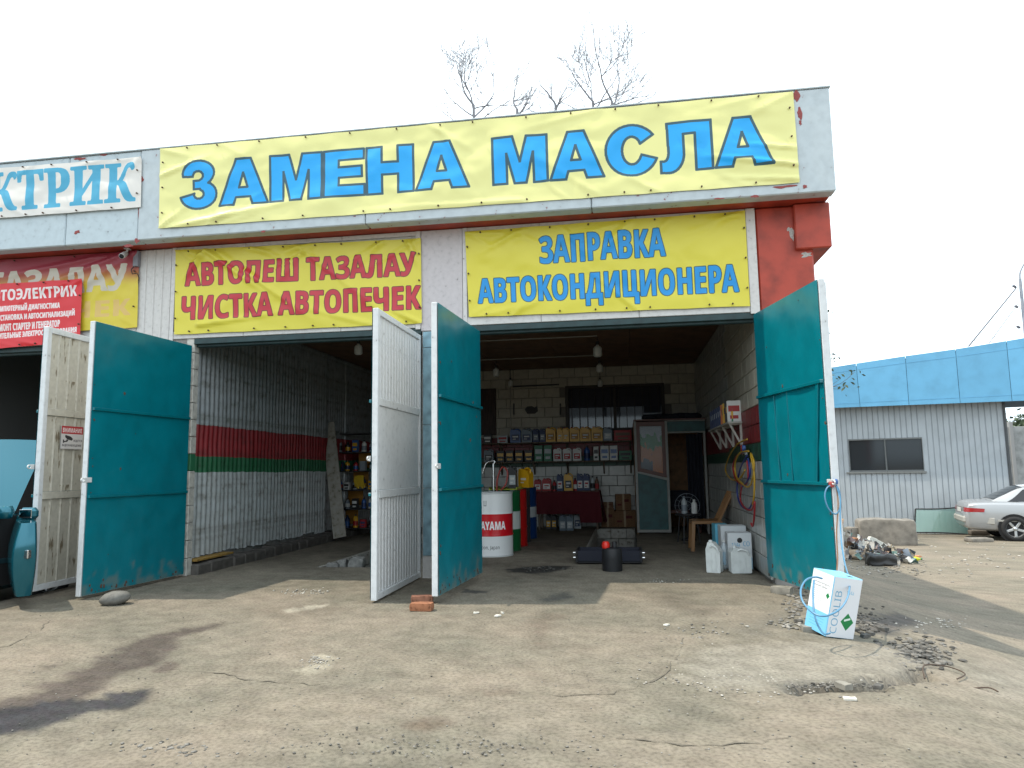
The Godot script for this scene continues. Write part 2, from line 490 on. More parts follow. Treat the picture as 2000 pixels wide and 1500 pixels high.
func make_ground() -> void:
	var xs := steps([-400, -60, 40.0, -16, 3.0, -7.5, 0.3, -4.2, 0.06, PIT_L.position.x, 0.06, PIT_L.end.x, 0.06, PIT_R.position.x, 0.045, PIT_R.end.x, 0.045, 3.4, 0.045, 6.0, 0.1, 14, 0.4, 60, 4.0, 400, 40.0])
	var zs := steps([-400, -60, 40.0, -20, 2.0, -7.4, 0.3, PIT_R.position.y, 0.12, PIT_L.position.y, 0.12, PIT_R.end.y, 0.12, PIT_L.end.y, 0.1, -0.3, 0.08, 2.0, 0.05, 5.6, 0.035, 8.0, 0.15, 20, 1.0, 60, 8.0, 300, 40.0])
	var f1 := FastNoiseLite.new(); f1.seed = 3; f1.frequency = 0.7; f1.fractal_octaves = 4
	var f2 := FastNoiseLite.new(); f2.seed = 9; f2.frequency = 5.0; f2.fractal_octaves = 3
	var f3 := FastNoiseLite.new(); f3.seed = 15; f3.frequency = 1.8; f3.fractal_octaves = 3
	# each stain: outline in the picture, colour, how much of it covers, softness in metres
	var stains := []
	for s in [
		[[-120, 1395, 70, 1352, 130, 1322, 190, 1292, 245, 1256, 300, 1240, 350, 1228, 440, 1216, 420, 1228, 350, 1244, 345, 1262, 310, 1298, 240, 1312, 215, 1330, 200, 1350, 140, 1372, 60, 1400, -60, 1440, -200, 1460], Color(0.085, 0.07, 0.062), 0.85, 0.05],
		[[-120, 1400, 60, 1376, 130, 1366, 200, 1362, 290, 1341, 297, 1350, 270, 1375, 235, 1388, 190, 1386, 150, 1402, 70, 1428, -120, 1440], Color(0.045, 0.045, 0.05), 0.92, 0.035],
		[[298, 1308, 330, 1292, 352, 1292, 345, 1304, 315, 1313], Color(0.09, 0.07, 0.06), 0.7, 0.03],
		[[330, 1262, 352, 1260, 350, 1268, 335, 1270], Color(0.1, 0.08, 0.07), 0.6, 0.02],
		[[80, 1300, 112, 1297, 108, 1303, 84, 1305], Color(0.1, 0.085, 0.07), 0.7, 0.02],
		[[40, 1338, 92, 1332, 80, 1342, 45, 1343], Color(0.1, 0.085, 0.07), 0.5, 0.03],
		[[780, 1412, 860, 1402, 875, 1412, 840, 1424, 790, 1420], Color(0.1, 0.07, 0.05), 0.6, 0.06],
		[[935, 1350, 1010, 1342, 1000, 1356, 950, 1360], Color(0.12, 0.09, 0.07), 0.45, 0.06],
		[[1035, 1215, 1060, 1195, 1110, 1200, 1075, 1225, 1065, 1265, 1045, 1268], Color(0.13, 0.1, 0.08), 0.5, 0.08],
		[[1250, 1150, 1330, 1160, 1390, 1190, 1370, 1205, 1290, 1180], Color(0.12, 0.1, 0.08), 0.4, 0.12],
		[[900, 1150, 955, 1155, 950, 1160, 905, 1158], Color(0.05, 0.05, 0.05), 0.8, 0.02],
		[[1050, 1170, 1110, 1155, 1120, 1165, 1060, 1177], Color(0.06, 0.06, 0.06), 0.6, 0.04],
		[[480, 1190, 640, 1178, 700, 1195, 560, 1215], Color(0.16, 0.13, 0.1), 0.35, 0.12],
		[[990, 1112, 1060, 1104, 1120, 1106, 1100, 1114, 1040, 1120, 990, 1118], Color(0.03, 0.03, 0.03), 0.9, 0.05],
		[[1440, 1225, 1560, 1190, 1500, 1240, 1450, 1250], Color(0.14, 0.13, 0.11), 0.5, 0.1],
		[[1690, 1205, 1750, 1195, 1800, 1215, 1740, 1240, 1690, 1235], Color(0.07, 0.07, 0.075), 0.7, 0.06],
		[[1760, 1260, 1830, 1262, 1850, 1300, 1800, 1305], Color(0.1, 0.1, 0.1), 0.6, 0.08],
		[[1340, 1290, 1450, 1262, 1600, 1258, 1730, 1270, 1790, 1290, 1800, 1320, 1700, 1335, 1560, 1345, 1420, 1350, 1350, 1330], Color(0.29, 0.268, 0.225), 0.6, 0.15],
		[[1500, 1338, 1600, 1332, 1720, 1328, 1790, 1308, 1815, 1312, 1800, 1328, 1720, 1346, 1640, 1344, 1560, 1352], Color(0.09, 0.085, 0.078), 0.55, 0.035],
		[[1870, 1300, 2100, 1290, 2200, 1380, 1950, 1370], Color(0.28, 0.26, 0.22), 0.4, 0.2],
		[[560, 1190, 640, 1178, 635, 1186, 565, 1198], Color(0.4, 0.37, 0.3), 0.6, 0.02],
		[[590, 1300, 640, 1275, 655, 1290, 640, 1308, 600, 1314], Color(0.36, 0.33, 0.26), 0.6, 0.04],
	]:
		var q := world_poly(s[0])
		var lo := q[0]; var hi := q[0]
		for p in q: lo = lo.min(p); hi = hi.max(p)
		stains.append([q, Rect2(lo, hi - lo).grow(0.4), s[1], s[2], s[3]])
	var slab := world_poly([1310, 1320, 1350, 1255, 1480, 1225, 1640, 1250, 1740, 1262, 1800, 1300, 1790, 1312, 1700, 1333, 1600, 1338, 1540, 1347, 1420, 1350])
	var rift := world_poly([1552, 1350, 1600, 1343, 1650, 1341, 1700, 1340, 1740, 1332, 1775, 1318, 1800, 1312, 1806, 1320])
	var slab_box := Rect2(slab[0], Vector2.ZERO)
	for p in slab: slab_box = slab_box.expand(p)
	slab_box = slab_box.grow(0.3)
	var m := MB.new()
	var nx := xs.size(); var nz := zs.size()
	var dust := Color(0.215, 0.19, 0.15)
	var hgt := PackedFloat32Array(); hgt.resize(nx * nz)
	for j in nz:
		for i in nx:
			var x := xs[i]; var z := zs[j]
			var near := x > -9.0 and x < 14.0 and z > -14.0 and z < 9.0
			var inside := x > -9.0 and x < 2.1 and z < -0.02 and z > -7.4
			var y := terrain(x, z)
			var colr := dust
			if near:
				var a := f1.get_noise_2d(x, z); var b := f2.get_noise_2d(x, z); var d := f3.get_noise_2d(x + 40.0, z * 1.6)
				y += (0.007 * a + 0.003 * b) * (0.25 if inside else 1.0)
				colr = dust * (1.0 + 0.2 * a + 0.26 * b + 0.12 * d) * (1.0 + 0.16 * smoothstep(0.5, 3.0, x))
				colr.r *= 1.0 + 0.06 * a
				if inside: colr = dust * (1.0 + 0.4 * a + 0.3 * b)
				var here := Vector2(x + 0.05 * b + 0.04 * d, z + 0.05 * d)
				for s in stains:
					if s[1].has_point(here):
						var dp := poly_depth(s[0], here) + 0.06 * b
						var k: float = smoothstep(-s[4], s[4], dp) * s[3]
						if k > 0.0: colr = colr.lerp(s[2] * (1.0 + 0.35 * b), k)
				if slab_box.has_point(here):
					y += 0.01 * smoothstep(-0.05, 0.03, poly_depth(slab, here) + 0.03 * b)
					for k in rift.size() - 1:
						var rd: float = Geometry2D.get_closest_point_to_segment(here, rift[k], rift[k + 1]).distance_to(here)
						var deep := exp(-rd * rd / 0.0016)
						if deep > 0.01:
							y -= 0.07 * deep
			colr.a = 1.0
			hgt[j * nx + i] = y
			m.col = colr
			m._p(Vector3(x, y, z), Vector3.UP, Vector2(x, z))
	for j in nz:
		for i in nx:
			var l := hgt[j * nx + maxi(i - 1, 0)]; var r := hgt[j * nx + mini(i + 1, nx - 1)]
			var u := hgt[maxi(j - 1, 0) * nx + i]; var d := hgt[mini(j + 1, nz - 1) * nx + i]
			m.n[j * nx + i] = Vector3((l - r) / (xs[mini(i + 1, nx - 1)] - xs[maxi(i - 1, 0)]), 1.0, (u - d) / (zs[mini(j + 1, nz - 1)] - zs[maxi(j - 1, 0)])).normalized()
			if i < nx - 1 and j < nz - 1:
				var mid := Vector2((xs[i] + xs[i + 1]) * 0.5, (zs[j] + zs[j + 1]) * 0.5)
				if PIT_R.has_point(mid) or PIT_L.has_point(mid): continue
				var a := j * nx + i
				m.idx.append_array([a, a + 1, a + nx + 1, a, a + nx + 1, a + nx])
	var gm := mat("ground", Color.WHITE, 0.95, {tex = "grain", uv = true, vc = true, scale = 0.8, bump = "bump", depth = 0.55, spec = 0.25})
	var g := part(self, "ground", m, gm)
	tag(g, "", "", "", "structure")
	# cracks: thin brown strips laid just above the ground, no groove cut
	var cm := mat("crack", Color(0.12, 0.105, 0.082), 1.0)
	rng.seed = 77
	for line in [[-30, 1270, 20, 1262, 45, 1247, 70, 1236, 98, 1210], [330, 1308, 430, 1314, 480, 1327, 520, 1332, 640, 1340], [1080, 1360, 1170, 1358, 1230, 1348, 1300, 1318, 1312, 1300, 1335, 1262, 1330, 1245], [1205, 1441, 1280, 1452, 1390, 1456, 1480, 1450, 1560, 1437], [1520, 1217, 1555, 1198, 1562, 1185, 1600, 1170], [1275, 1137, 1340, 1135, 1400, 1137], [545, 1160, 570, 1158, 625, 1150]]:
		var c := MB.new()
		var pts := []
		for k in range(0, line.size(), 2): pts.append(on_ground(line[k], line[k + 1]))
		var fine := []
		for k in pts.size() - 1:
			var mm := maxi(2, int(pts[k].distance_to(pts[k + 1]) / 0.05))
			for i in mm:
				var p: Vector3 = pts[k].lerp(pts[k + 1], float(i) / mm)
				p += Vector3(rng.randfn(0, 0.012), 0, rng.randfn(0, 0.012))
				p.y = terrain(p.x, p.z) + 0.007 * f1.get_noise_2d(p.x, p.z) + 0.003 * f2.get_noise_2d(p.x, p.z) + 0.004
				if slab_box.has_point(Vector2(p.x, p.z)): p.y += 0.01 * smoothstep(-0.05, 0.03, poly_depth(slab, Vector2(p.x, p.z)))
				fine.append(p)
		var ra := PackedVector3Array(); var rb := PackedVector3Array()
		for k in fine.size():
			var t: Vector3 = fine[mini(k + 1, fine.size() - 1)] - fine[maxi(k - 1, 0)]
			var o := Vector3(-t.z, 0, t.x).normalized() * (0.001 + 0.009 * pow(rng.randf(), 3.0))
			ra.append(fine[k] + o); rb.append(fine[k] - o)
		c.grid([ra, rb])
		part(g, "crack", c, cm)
func pebble_mesh(seed_: int) -> ArrayMesh:
	var r := RandomNumberGenerator.new(); r.seed = seed_
	var m := MB.new()
	var rows := []
	for i in 4:
		var row := PackedVector3Array()
		for k in 6:
			var a := TAU * k / 6.0
			var rr: float = [0.25, 1.0, 0.9, 0.2][i] * r.randf_range(0.7, 1.2)
			row.append(Vector3(cos(a) * rr, [-0.5, -0.15, 0.35, 0.6][i] * r.randf_range(0.8, 1.2), -sin(a) * rr))
		rows.append(row)
	m.grid(rows, true)
	m.face(Array(rows[3]), Vector3.ZERO); m.face(Array(rows[0]), Vector3.ZERO)
	return m.mesh()
func make_pebbles() -> void:
	var mm := MultiMesh.new()
	mm.transform_format = MultiMesh.TRANSFORM_3D
	mm.use_colors = true
	mm.mesh = pebble_mesh(4)
	rng.seed = 31
	var list := []
	var zones := []   # [picture x, y, spread x, spread y, count, size, tone]
	for k in 620: list.append([on_ground(rng.randf_range(-50, 2050), lerpf(1150, 1500, pow(rng.randf(), 0.8))), rng.randf_range(0.002, 0.007), rng.randf_range(0.07, 0.26)])
	for z in [[1790, 1275, 60, 28, 260, 0.016, 0.12], [1690, 1215, 40, 22, 130, 0.014, 0.1], [1640, 1341, 120, 5, 90, 0.008, 0.09], [1830, 1215, 60, 10, 60, 0.01, 0.4], [1480, 1325, 150, 24, 520, 0.006, 0.24], [1560, 1180, 40, 25, 90, 0.016, 0.16], [1540, 1225, 50, 16, 80, 0.012, 0.18], [620, 1292, 26, 12, 70, 0.006, 0.26], [595, 1156, 40, 6, 60, 0.008, 0.3], [340, 1462, 70, 12, 60, 0.008, 0.14], [880, 1460, 300, 25, 160, 0.005, 0.14], [1380, 1250, 60, 30, 120, 0.008, 0.17], [1060, 1112, 40, 4, 60, 0.013, 0.06], [1900, 1090, 100, 30, 90, 0.02, 0.3], [1720, 1110, 90, 15, 150, 0.018, 0.25], [1310, 1135, 60, 3, 30, 0.008, 0.25]]:
		for k in z[4]:
			list.append([on_ground(z[0] + rng.randfn(0, z[2] * 0.6), z[1] + rng.randfn(0, z[3] * 0.6)), z[5] * rng.randf_range(0.4, 1.7), z[6] * rng.randf_range(0.5, 1.8)])
	mm.instance_count = list.size()
	for k in list.size():
		var s: float = list[k][1]
		var b := Basis(Vector3.UP, rng.randf() * TAU).scaled(Vector3(s, s * rng.randf_range(0.5, 0.9), s * rng.randf_range(0.7, 1.3)))
		var p: Vector3 = list[k][0]
		p.y = terrain(p.x, p.z) + s * 0.2 + 0.002
		mm.set_instance_transform(k, Transform3D(b, p))
		var t: float = list[k][2]
		mm.set_instance_color(k, Color(t, t * 0.94, t * 0.84))
	var o := MultiMeshInstance3D.new()
	o.name = numbered("gravel"); o.multimesh = mm
	o.material_override = mat("gravel", Color.WHITE, 0.95, {vc = true})
	add_child(o)
	tag(o, "loose grey gravel and crumbs of asphalt strewn over the yard", "gravel", "", "stuff")

# ---------- the garage building ----------
const XL := -5.3
const XR := 1.48
const ZB := -7.15
const CEIL := 3.33
var garage: Node3D
func sheet(w: float, h: float, nw: int, nh: int, amp: float, seed_: int) -> Array:   # rows of a slightly dented sheet in xy
	var f := FastNoiseLite.new(); f.seed = seed_; f.frequency = 1.1; f.fractal_octaves = 3
	var rows := []
	for i in nh + 1:
		var row := PackedVector3Array()
		for j in nw + 1:
			var x := w * j / nw; var y := h * (1.0 - float(i) / nh)
			var e := minf(1.0, 6.0 * minf(minf(x, w - x), minf(y, h - y)))
			row.append(Vector3(x, y, f.get_noise_2d(x, y) * amp * e))
		rows.append(row)
	return rows
func ribbed(m: MB, x0: float, x1: float, y0: float, y1: float, z: float, pitch: float, deep: float, seam := 0.35) -> void:
	# trapezoid-profile sheet in the xy plane, ribs upright
	var prof := []
	var x := x0
	while x < x1:
		for q in [[0.0, 0.0], [1.0 - seam, 0.0], [1.0 - seam * 0.75, deep], [1.0 - seam * 0.25, deep]]:
			var xx: float = x + q[0] * pitch
			if xx < x1: prof.append(Vector2(xx, z + q[1]))
		x += pitch
	prof.append(Vector2(x1, z))
	for k in prof.size() - 1:
		var a: Vector2 = prof[k]; var b: Vector2 = prof[k + 1]
		m.face([Vector3(a.x, y0, a.y), Vector3(b.x, y0, b.y), Vector3(b.x, y1, b.y), Vector3(a.x, y1, a.y)], Vector3((a.x + b.x) * 0.5, (y0 + y1) * 0.5, z - 5.0 * signf(deep)))
func placed(o: Node3D, t: Transform3D) -> Node3D:
	o.transform = t; return o
func make_shell() -> void:
	garage = thing("garage_building", "single storey row of garage bays with grey sign fascia and open steel doors", "garage")
	var white := mat("old_white_paint", Color(0.62, 0.6, 0.58), 0.6, {tex = "flecked", scale = 0.9, world = true})
	var fas := mat("fascia_paint", Color(0.49, 0.55, 0.58), 0.42, {tex = "chips", scale = 0.31, world = true})
	var fas2 := mat("fascia_paint_old", Color(0.5, 0.58, 0.62), 0.5, {tex = "flecked", scale = 0.6, world = true})
	var red := mat("red_oxide_paint", Color(0.43, 0.052, 0.026), 0.5, {tex = "mottle", scale = 0.5, world = true})
	var soft := red
	var concrete := mat("concrete", Color(0.34, 0.32, 0.3), 0.9, {tex = "mottle", scale = 0.6, world = true})
	var dark_teal := mat("door_frame_paint", Color(0.014, 0.045, 0.048), 0.5, {tex = "mottle", scale = 1.0})
	var m := MB.new()
	# fascia sheets, each a separate folded panel with a joint
	var cuts := [-9.6, on_z(120, 550, 0.38).x, on_z(275, 300, 0.38).x, on_z(713, 430, 0.38).x, on_z(1155, 400, 0.38).x, 2.265]
	for k in cuts.size() - 1:
		m = MB.new()
		var dz := 0.012 if k < 2 else 0.0
		m.span(Vector3(cuts[k] + 0.003, 4.03, 0.2), Vector3(cuts[k + 1] - 0.003, 5.17, 0.38 - dz), 0.012)
		part(garage, "fascia_panel", m, fas2 if k < 2 else fas)
	m = MB.new(); m.span(Vector3(-9.6, 5.172, 0.15), Vector3(2.275, 5.19, 0.39), 0.004)
	part(garage, "fascia_cap", m, fas)
	m = MB.new(); m.span(Vector3(-9.6, 4.035, 0.0), Vector3(2.24, 4.06, 0.195))
	part(garage, "soffit", m, soft)
	m = MB.new(); m.span(Vector3(-9.6, 4.07, -7.5), Vector3(2.2, 4.2, 0.195))
	part(garage, "roof_slab", m, concrete)
	# red end pier and the boxed eave along the side wall
	m = MB.new(); m.span(Vector3(1.5, 1.2, -0.25), Vector3(2.09, 4.03, 0.02), 0.02)
	part(garage, "red_pier", m, red)
	m = MB.new(); m.span(Vector3(1.5, -0.6, -0.25), Vector3(2.085, 1.198, 0.015), 0.01)
	part(garage, "pier_base", m, concrete)
	m = MB.new(); m.span(Vector3(1.9, 3.52, -7.4), Vector3(2.27, 4.025, 0.08), 0.012)
	part(garage, "side_eave", m, red)
	m = MB.new(); m.span(Vector3(1.75, -1.0, -7.4), Vector3(2.07, 4.03, -0.26))
	part(garage, "side_wall", m, concrete)
	# header walls over the bays with painted border boards
	m = MB.new(); m.span(Vector3(-5.55, 2.8, -0.2), Vector3(-2.31, 4.028, -0.004)); m.span(Vector3(-1.81, 2.8, -0.2), Vector3(1.42, 4.028, -0.004)); m.span(Vector3(-9.5, 2.84, -0.2), Vector3(-6.01, 4.028, -0.004))
	part(garage, "header_wall", m, white)
	for q in [[-5.53, -4.55], [-4.545, -3.3], [-3.295, -2.315], [-1.79, -0.9], [-0.895, 0.2], [0.205, 1.395]]:
		for yy in [[2.862, 2.955], [3.975, 4.028]]:
			m = MB.new(); m.span(Vector3(q[0], yy[0], 0.0), Vector3(q[1], yy[1], 0.022), 0.004)
			part(garage, "border_board", m, white)
	for q in [[-5.53, -5.475], [-2.375, -2.315], [-1.805, -1.755], [1.398, 1.497]]:
		m = MB.new(); m.span(Vector3(q[0], 2.84, 0.024), Vector3(q[1], 4.026, 0.034), 0.003)
		part(garage, "border_board", m, white)
	# door frames: steel angle under each header
	for q in [[-5.2, -2.31], [-1.79, 1.44], [-9.3, -6.05]]:
		m = MB.new(); m.span(Vector3(q[0], 2.76, -0.12), Vector3(q[1], 2.858, -0.04), 0.008); m.span(Vector3(q[0], 2.79, -0.04), Vector3(q[1], 2.858, 0.012), 0.004)
		part(garage, "door_lintel", m, dark_teal)
	# centre pillar: rendered above, pale blue sheets below
	m = MB.new(); m.span(Vector3(-2.3, -0.05, -0.25), Vector3(-1.81, 4.03, 0.0))
	part(garage, "pillar", m, white)
	var pink := mat("pillar_render", Color(0.56, 0.52, 0.53), 0.8, {tex = "flecked", scale = 0.8, world = true})
	m = MB.new(); m.span(Vector3(-2.31, 2.82, 0.0), Vector3(-1.81, 4.026, 0.024), 0.004)
	part(garage, "pillar_facing", m, pink)
	var pale := mat("pale_blue_paint", Color(0.25, 0.42, 0.5), 0.5, {tex = "mottle", scale = 0.8, world = true})
	for yy in [[0.25, 1.0], [1.006, 1.72], [1.726, 2.62], [2.626, 2.81]]:
		m = MB.new(); m.span(Vector3(-2.29, yy[0], 0.002), Vector3(-1.82, yy[1], 0.02), 0.004)
		part(garage, "pillar_facing", m, pale)
	# left pier with a white ribbed sheet and a column of white blocks at the jamb
	m = MB.new(); m.span(Vector3(-6.0, -0.05, -0.25), Vector3(-5.305, 4.03, 0.0))
	part(garage, "left_pier", m, concrete)
	m = MB.new(); ribbed(m, -5.995, -5.54, 0.1, 4.02, 0.006, 0.115, 0.014, 0.3)
	part(garage, "ribbed_cladding", m, white)
	var block := mat("white_block", Color(0.55, 0.53, 0.48), 0.45, {tex = "mottle", scale = 1.6, world = true})
	var jamb := MB.new(); jamb.box(Vector3.ZERO, Vector3(0.105, 0.2, 0.11), 0.006)
	var jm := jamb.mesh()
	for k in 14:
		var o := part(garage, "jamb_block", jm, mat("green_stripe_block", Color(0.02, 0.13, 0.06), 0.5) if k == 6 else block)
		o.position = Vector3(-5.25, 0.102 + k * 0.207, -0.055 + 0.003 * (k % 3))
	# corrugated left wall of the room, galvanised with a red and a green painted band
	m = MB.new()
	var f := FastNoiseLite.new(); f.seed = 6; f.frequency = 1.4
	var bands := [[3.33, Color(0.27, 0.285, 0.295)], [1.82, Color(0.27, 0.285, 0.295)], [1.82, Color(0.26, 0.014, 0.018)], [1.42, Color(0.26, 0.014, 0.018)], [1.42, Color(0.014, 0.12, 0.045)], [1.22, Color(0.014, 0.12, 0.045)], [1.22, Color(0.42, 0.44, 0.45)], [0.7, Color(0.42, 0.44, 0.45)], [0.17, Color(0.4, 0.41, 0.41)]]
	var cols := 620
	for b in bands.size() - 1:
		if is_equal_approx(bands[b][0], bands[b + 1][0]): continue
		var rows := []
		var parts := 5
		for i in parts + 1:
			var row := PackedVector3Array()
			for j in cols + 1:
				var z := lerpf(-0.02, -6.9, float(j) / cols)
				var y: float = lerpf(bands[b][0], bands[b + 1][0], float(i) / parts)
				if y > 0.5 and y < 3.0: y += 0.012 * f.get_noise_2d(z * 8.0, 0.0) + 0.03 * f.get_noise_2d(z * 0.7, 3.0)
				if y < 0.3: y += 0.05 * f.get_noise_2d(floorf(z / 0.42) * 9.0, 5.0) + 0.02 * f.get_noise_2d(z * 14.0, 9.0)
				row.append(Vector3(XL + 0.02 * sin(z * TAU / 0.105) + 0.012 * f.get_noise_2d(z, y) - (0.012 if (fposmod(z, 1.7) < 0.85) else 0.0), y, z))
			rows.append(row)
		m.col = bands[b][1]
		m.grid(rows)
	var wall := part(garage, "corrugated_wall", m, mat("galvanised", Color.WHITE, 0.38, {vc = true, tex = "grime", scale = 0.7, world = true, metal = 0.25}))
	wall.set_meta("label", "galvanised corrugated wall with a red and a green painted band")
	m = MB.new(); m.span(Vector3(-5.86, -0.05, -7.2), Vector3(-5.36, 3.33, -0.26))
	part(garage, "partition_wall", m, concrete)
	m = MB.new()
	for k in 24: # broken kerb along the wall foot
		var z := -0.1 - k * 0.27
		var hh := 0.15 + 0.04 * f.get_noise_2d(k * 7.0, 1.0)
		m.obox(Transform3D(Basis(Vector3.UP, 0.05 * f.get_noise_2d(k * 5.0, 7.0)), Vector3(-5.2, hh * 0.5 - 0.02, z - 0.13)), Vector3(0.2 + 0.05 * f.get_noise_2d(k * 9.0, 2.0), hh, 0.28), 0.02)
	part(garage, "foot_kerb", m, mat("oily_concrete", Color(0.1, 0.09, 0.08), 0.85, {tex = "mottle", scale = 1.0, world = true}))
	# third bay shell (mostly out of the picture, in darker concrete)
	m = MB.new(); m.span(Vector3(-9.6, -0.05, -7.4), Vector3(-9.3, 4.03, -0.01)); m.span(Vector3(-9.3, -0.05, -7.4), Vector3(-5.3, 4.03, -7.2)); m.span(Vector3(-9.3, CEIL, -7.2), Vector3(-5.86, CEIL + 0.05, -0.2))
	part(garage, "neighbour_bay_wall", m, mat("dark_concrete", Color(0.12, 0.115, 0.11), 0.9))
	# ceiling of plywood sheets
	var ply := mat("ceiling_ply", Color(0.2, 0.11, 0.06), 0.6, {tex = "mottle", scale = 0.5, world = true})
	var sm := MB.new(); sm.box(Vector3.ZERO, Vector3(1.345, 0.018, 1.41), 0.003)
	var sme := sm.mesh()
	for i in 5:
		for j in 5:
			var o := part(garage, "ceiling_sheet", sme, ply)
			o.position = Vector3(XL + 0.02 + 0.68 + i * 1.352, CEIL + 0.012 + 0.004 * ((i + j * 3) % 3), -0.2 - 0.71 - j * 1.414)
	m = MB.new(); m.span(Vector3(XL - 0.2, CEIL + 0.035, -7.3), Vector3(1.75, CEIL + 0.06, -0.2))
	part(garage, "ceiling_deck", m, concrete)
	make_block_walls()
func make_block_walls() -> void:
	var joint := mat("mortar", Color(0.16, 0.15, 0.135), 0.95)
	var tones := []
	for k in 4: tones.append(mat("wall_block_%d" % k, Color(0.4, 0.37, 0.3) * [1.0, 0.93, 1.06, 0.97][k], 0.5, {tex = "paint", scale = 1.4, world = true}))
	var low := []
	for k in 3: low.append(mat("low_block_%d" % k, Color(0.45, 0.45, 0.42) * [1.0, 0.94, 1.05][k], 0.25, {tex = "paint", scale = 1.1, world = true}))
	var redm := mat("red_stripe", Color(0.2, 0.014, 0.018), 0.45, {tex = "mottle", scale = 1.2, world = true})
	var greenm := mat("green_stripe", Color(0.012, 0.07, 0.04), 0.45, {tex = "mottle", scale = 1.2, world = true})
	# openings in the back wall: [x0, x1, y0, y1]
	var hole := Rect2(-1.22, 1.97, 2.06, 0.97)
	var m := MB.new()
	m.span(Vector3(XL - 0.3, -0.05, ZB - 0.25), Vector3(hole.position.x, 4.06, ZB - 0.008)); m.span(Vector3(hole.end.x, -0.05, ZB - 0.25), Vector3(1.75, 4.06, ZB - 0.008))
	m.span(Vector3(hole.position.x, -0.05, ZB - 0.25), Vector3(hole.end.x, hole.position.y, ZB - 0.008)); m.span(Vector3(hole.position.x, hole.end.y, ZB - 0.25), Vector3(hole.end.x, 4.06, ZB - 0.008))
	var back := part(garage, "back_wall", m, joint)
	m = MB.new(); m.span(Vector3(XR + 0.008, -0.3, ZB - 0.008), Vector3(1.75, 4.06, -0.26)); m.span(Vector3(XR + 0.008, -0.3, -0.26), Vector3(1.499, 2.84, -0.02))
	var side := part(garage, "right_wall", m, joint)
	var bm := MB.new(); bm.box(Vector3.ZERO, Vector3(0.322, 0.2, 0.03), 0.006)
	var full := bm.mesh()
	bm = MB.new(); bm.box(Vector3.ZERO, Vector3(0.157, 0.2, 0.03), 0.006)
	var half := bm.mesh()
	var rest_back := MB.new()
	rng.seed = 12
	for r in 16:
		var y := 0.104 + r * 0.208
		var x := XL + (0.0 if r % 2 else -0.165)
		while x < XR - 0.05:
			var x0 := maxf(x, XL); var x1 := minf(x + 0.33, XR)
			x += 0.33
			if x1 - x0 < 0.08: continue
			var ce := Vector3((x0 + x1) * 0.5, y, ZB + 0.002 + rng.randf() * 0.004)
			if hole.grow(0.02).has_point(Vector2(ce.x, ce.y)): continue
			if ce.x + 0.16 > hole.position.x and ce.x - 0.16 < hole.end.x and absf(ce.y - hole.get_center().y) < hole.size.y * 0.5 + 0.05:
				if ce.x < hole.get_center().x: x1 = minf(x1, hole.position.x)
				else: x0 = maxf(x0, hole.end.x)
				if x1 - x0 < 0.05: continue
				ce.x = (x0 + x1) * 0.5
			var mt: Material = tones[rng.randi() % 4] if y > 1.8 else (redm if y > 1.4 else (greenm if y > 1.2 else low[rng.randi() % 3]))
			if ce.x < -3.2 or y < 0.55:
				if mt in tones or mt in low:
					rest_back.box(ce, Vector3(x1 - x0 - 0.008, 0.2, 0.03), 0.006); continue
				elif ce.x < -3.2:
					rest_back.box(ce, Vector3(x1 - x0 - 0.008, 0.2, 0.03), 0.006); continue
			var o := part(back, "block", full, mt)
			o.position = ce
			if x1 - x0 < 0.3: o.scale.x = (x1 - x0 - 0.008) / 0.322
	tag(part(back, "block_courses", rest_back, low[0]), "", "", "", "stuff")
	var rest_side := MB.new()
	for r in 16:
		var y := 0.104 + r * 0.208
		var z := -0.03 - (0.165 if r % 2 else 0.0)
		if r % 2:
			var oh := part(side, "block", half, tones[1] if y > 1.8 else (redm if y > 1.4 else (greenm if y > 1.2 else low[1])))
			oh.transform = Transform3D(Basis(Vector3.UP, -PI / 2), Vector3(XR + 0.001, y, -0.11))
		while z > ZB + 0.1:
			var ce := Vector3(XR - 0.001 + rng.randf() * 0.003, y, z - 0.165)
			z -= 0.33
			var mt: Material = tones[rng.randi() % 4] if y > 1.8 else (redm if y > 1.4 else (greenm if y > 1.2 else low[rng.randi() % 3]))
			if ce.z < -2.6:
				if mt in tones or mt in low: rest_side.box(ce, Vector3(0.03, 0.2, 0.322), 0.006)
				continue
			var o := part(side, "block", full, mt)
			o.transform = Transform3D(Basis(Vector3.UP, -PI / 2), ce)
	tag(part(side, "block_courses", rest_side, low[0]), "", "", "", "stuff")
	for q in [[1.4, 1.82, redm], [1.2, 1.4, greenm]]:
		m = MB.new(); m.span(Vector3(XR - 0.012, q[0] + 0.004, ZB + 0.03), Vector3(XR + 0.004, q[1] - 0.004, -2.6))
		part(side, "painted_band", m, q[2])
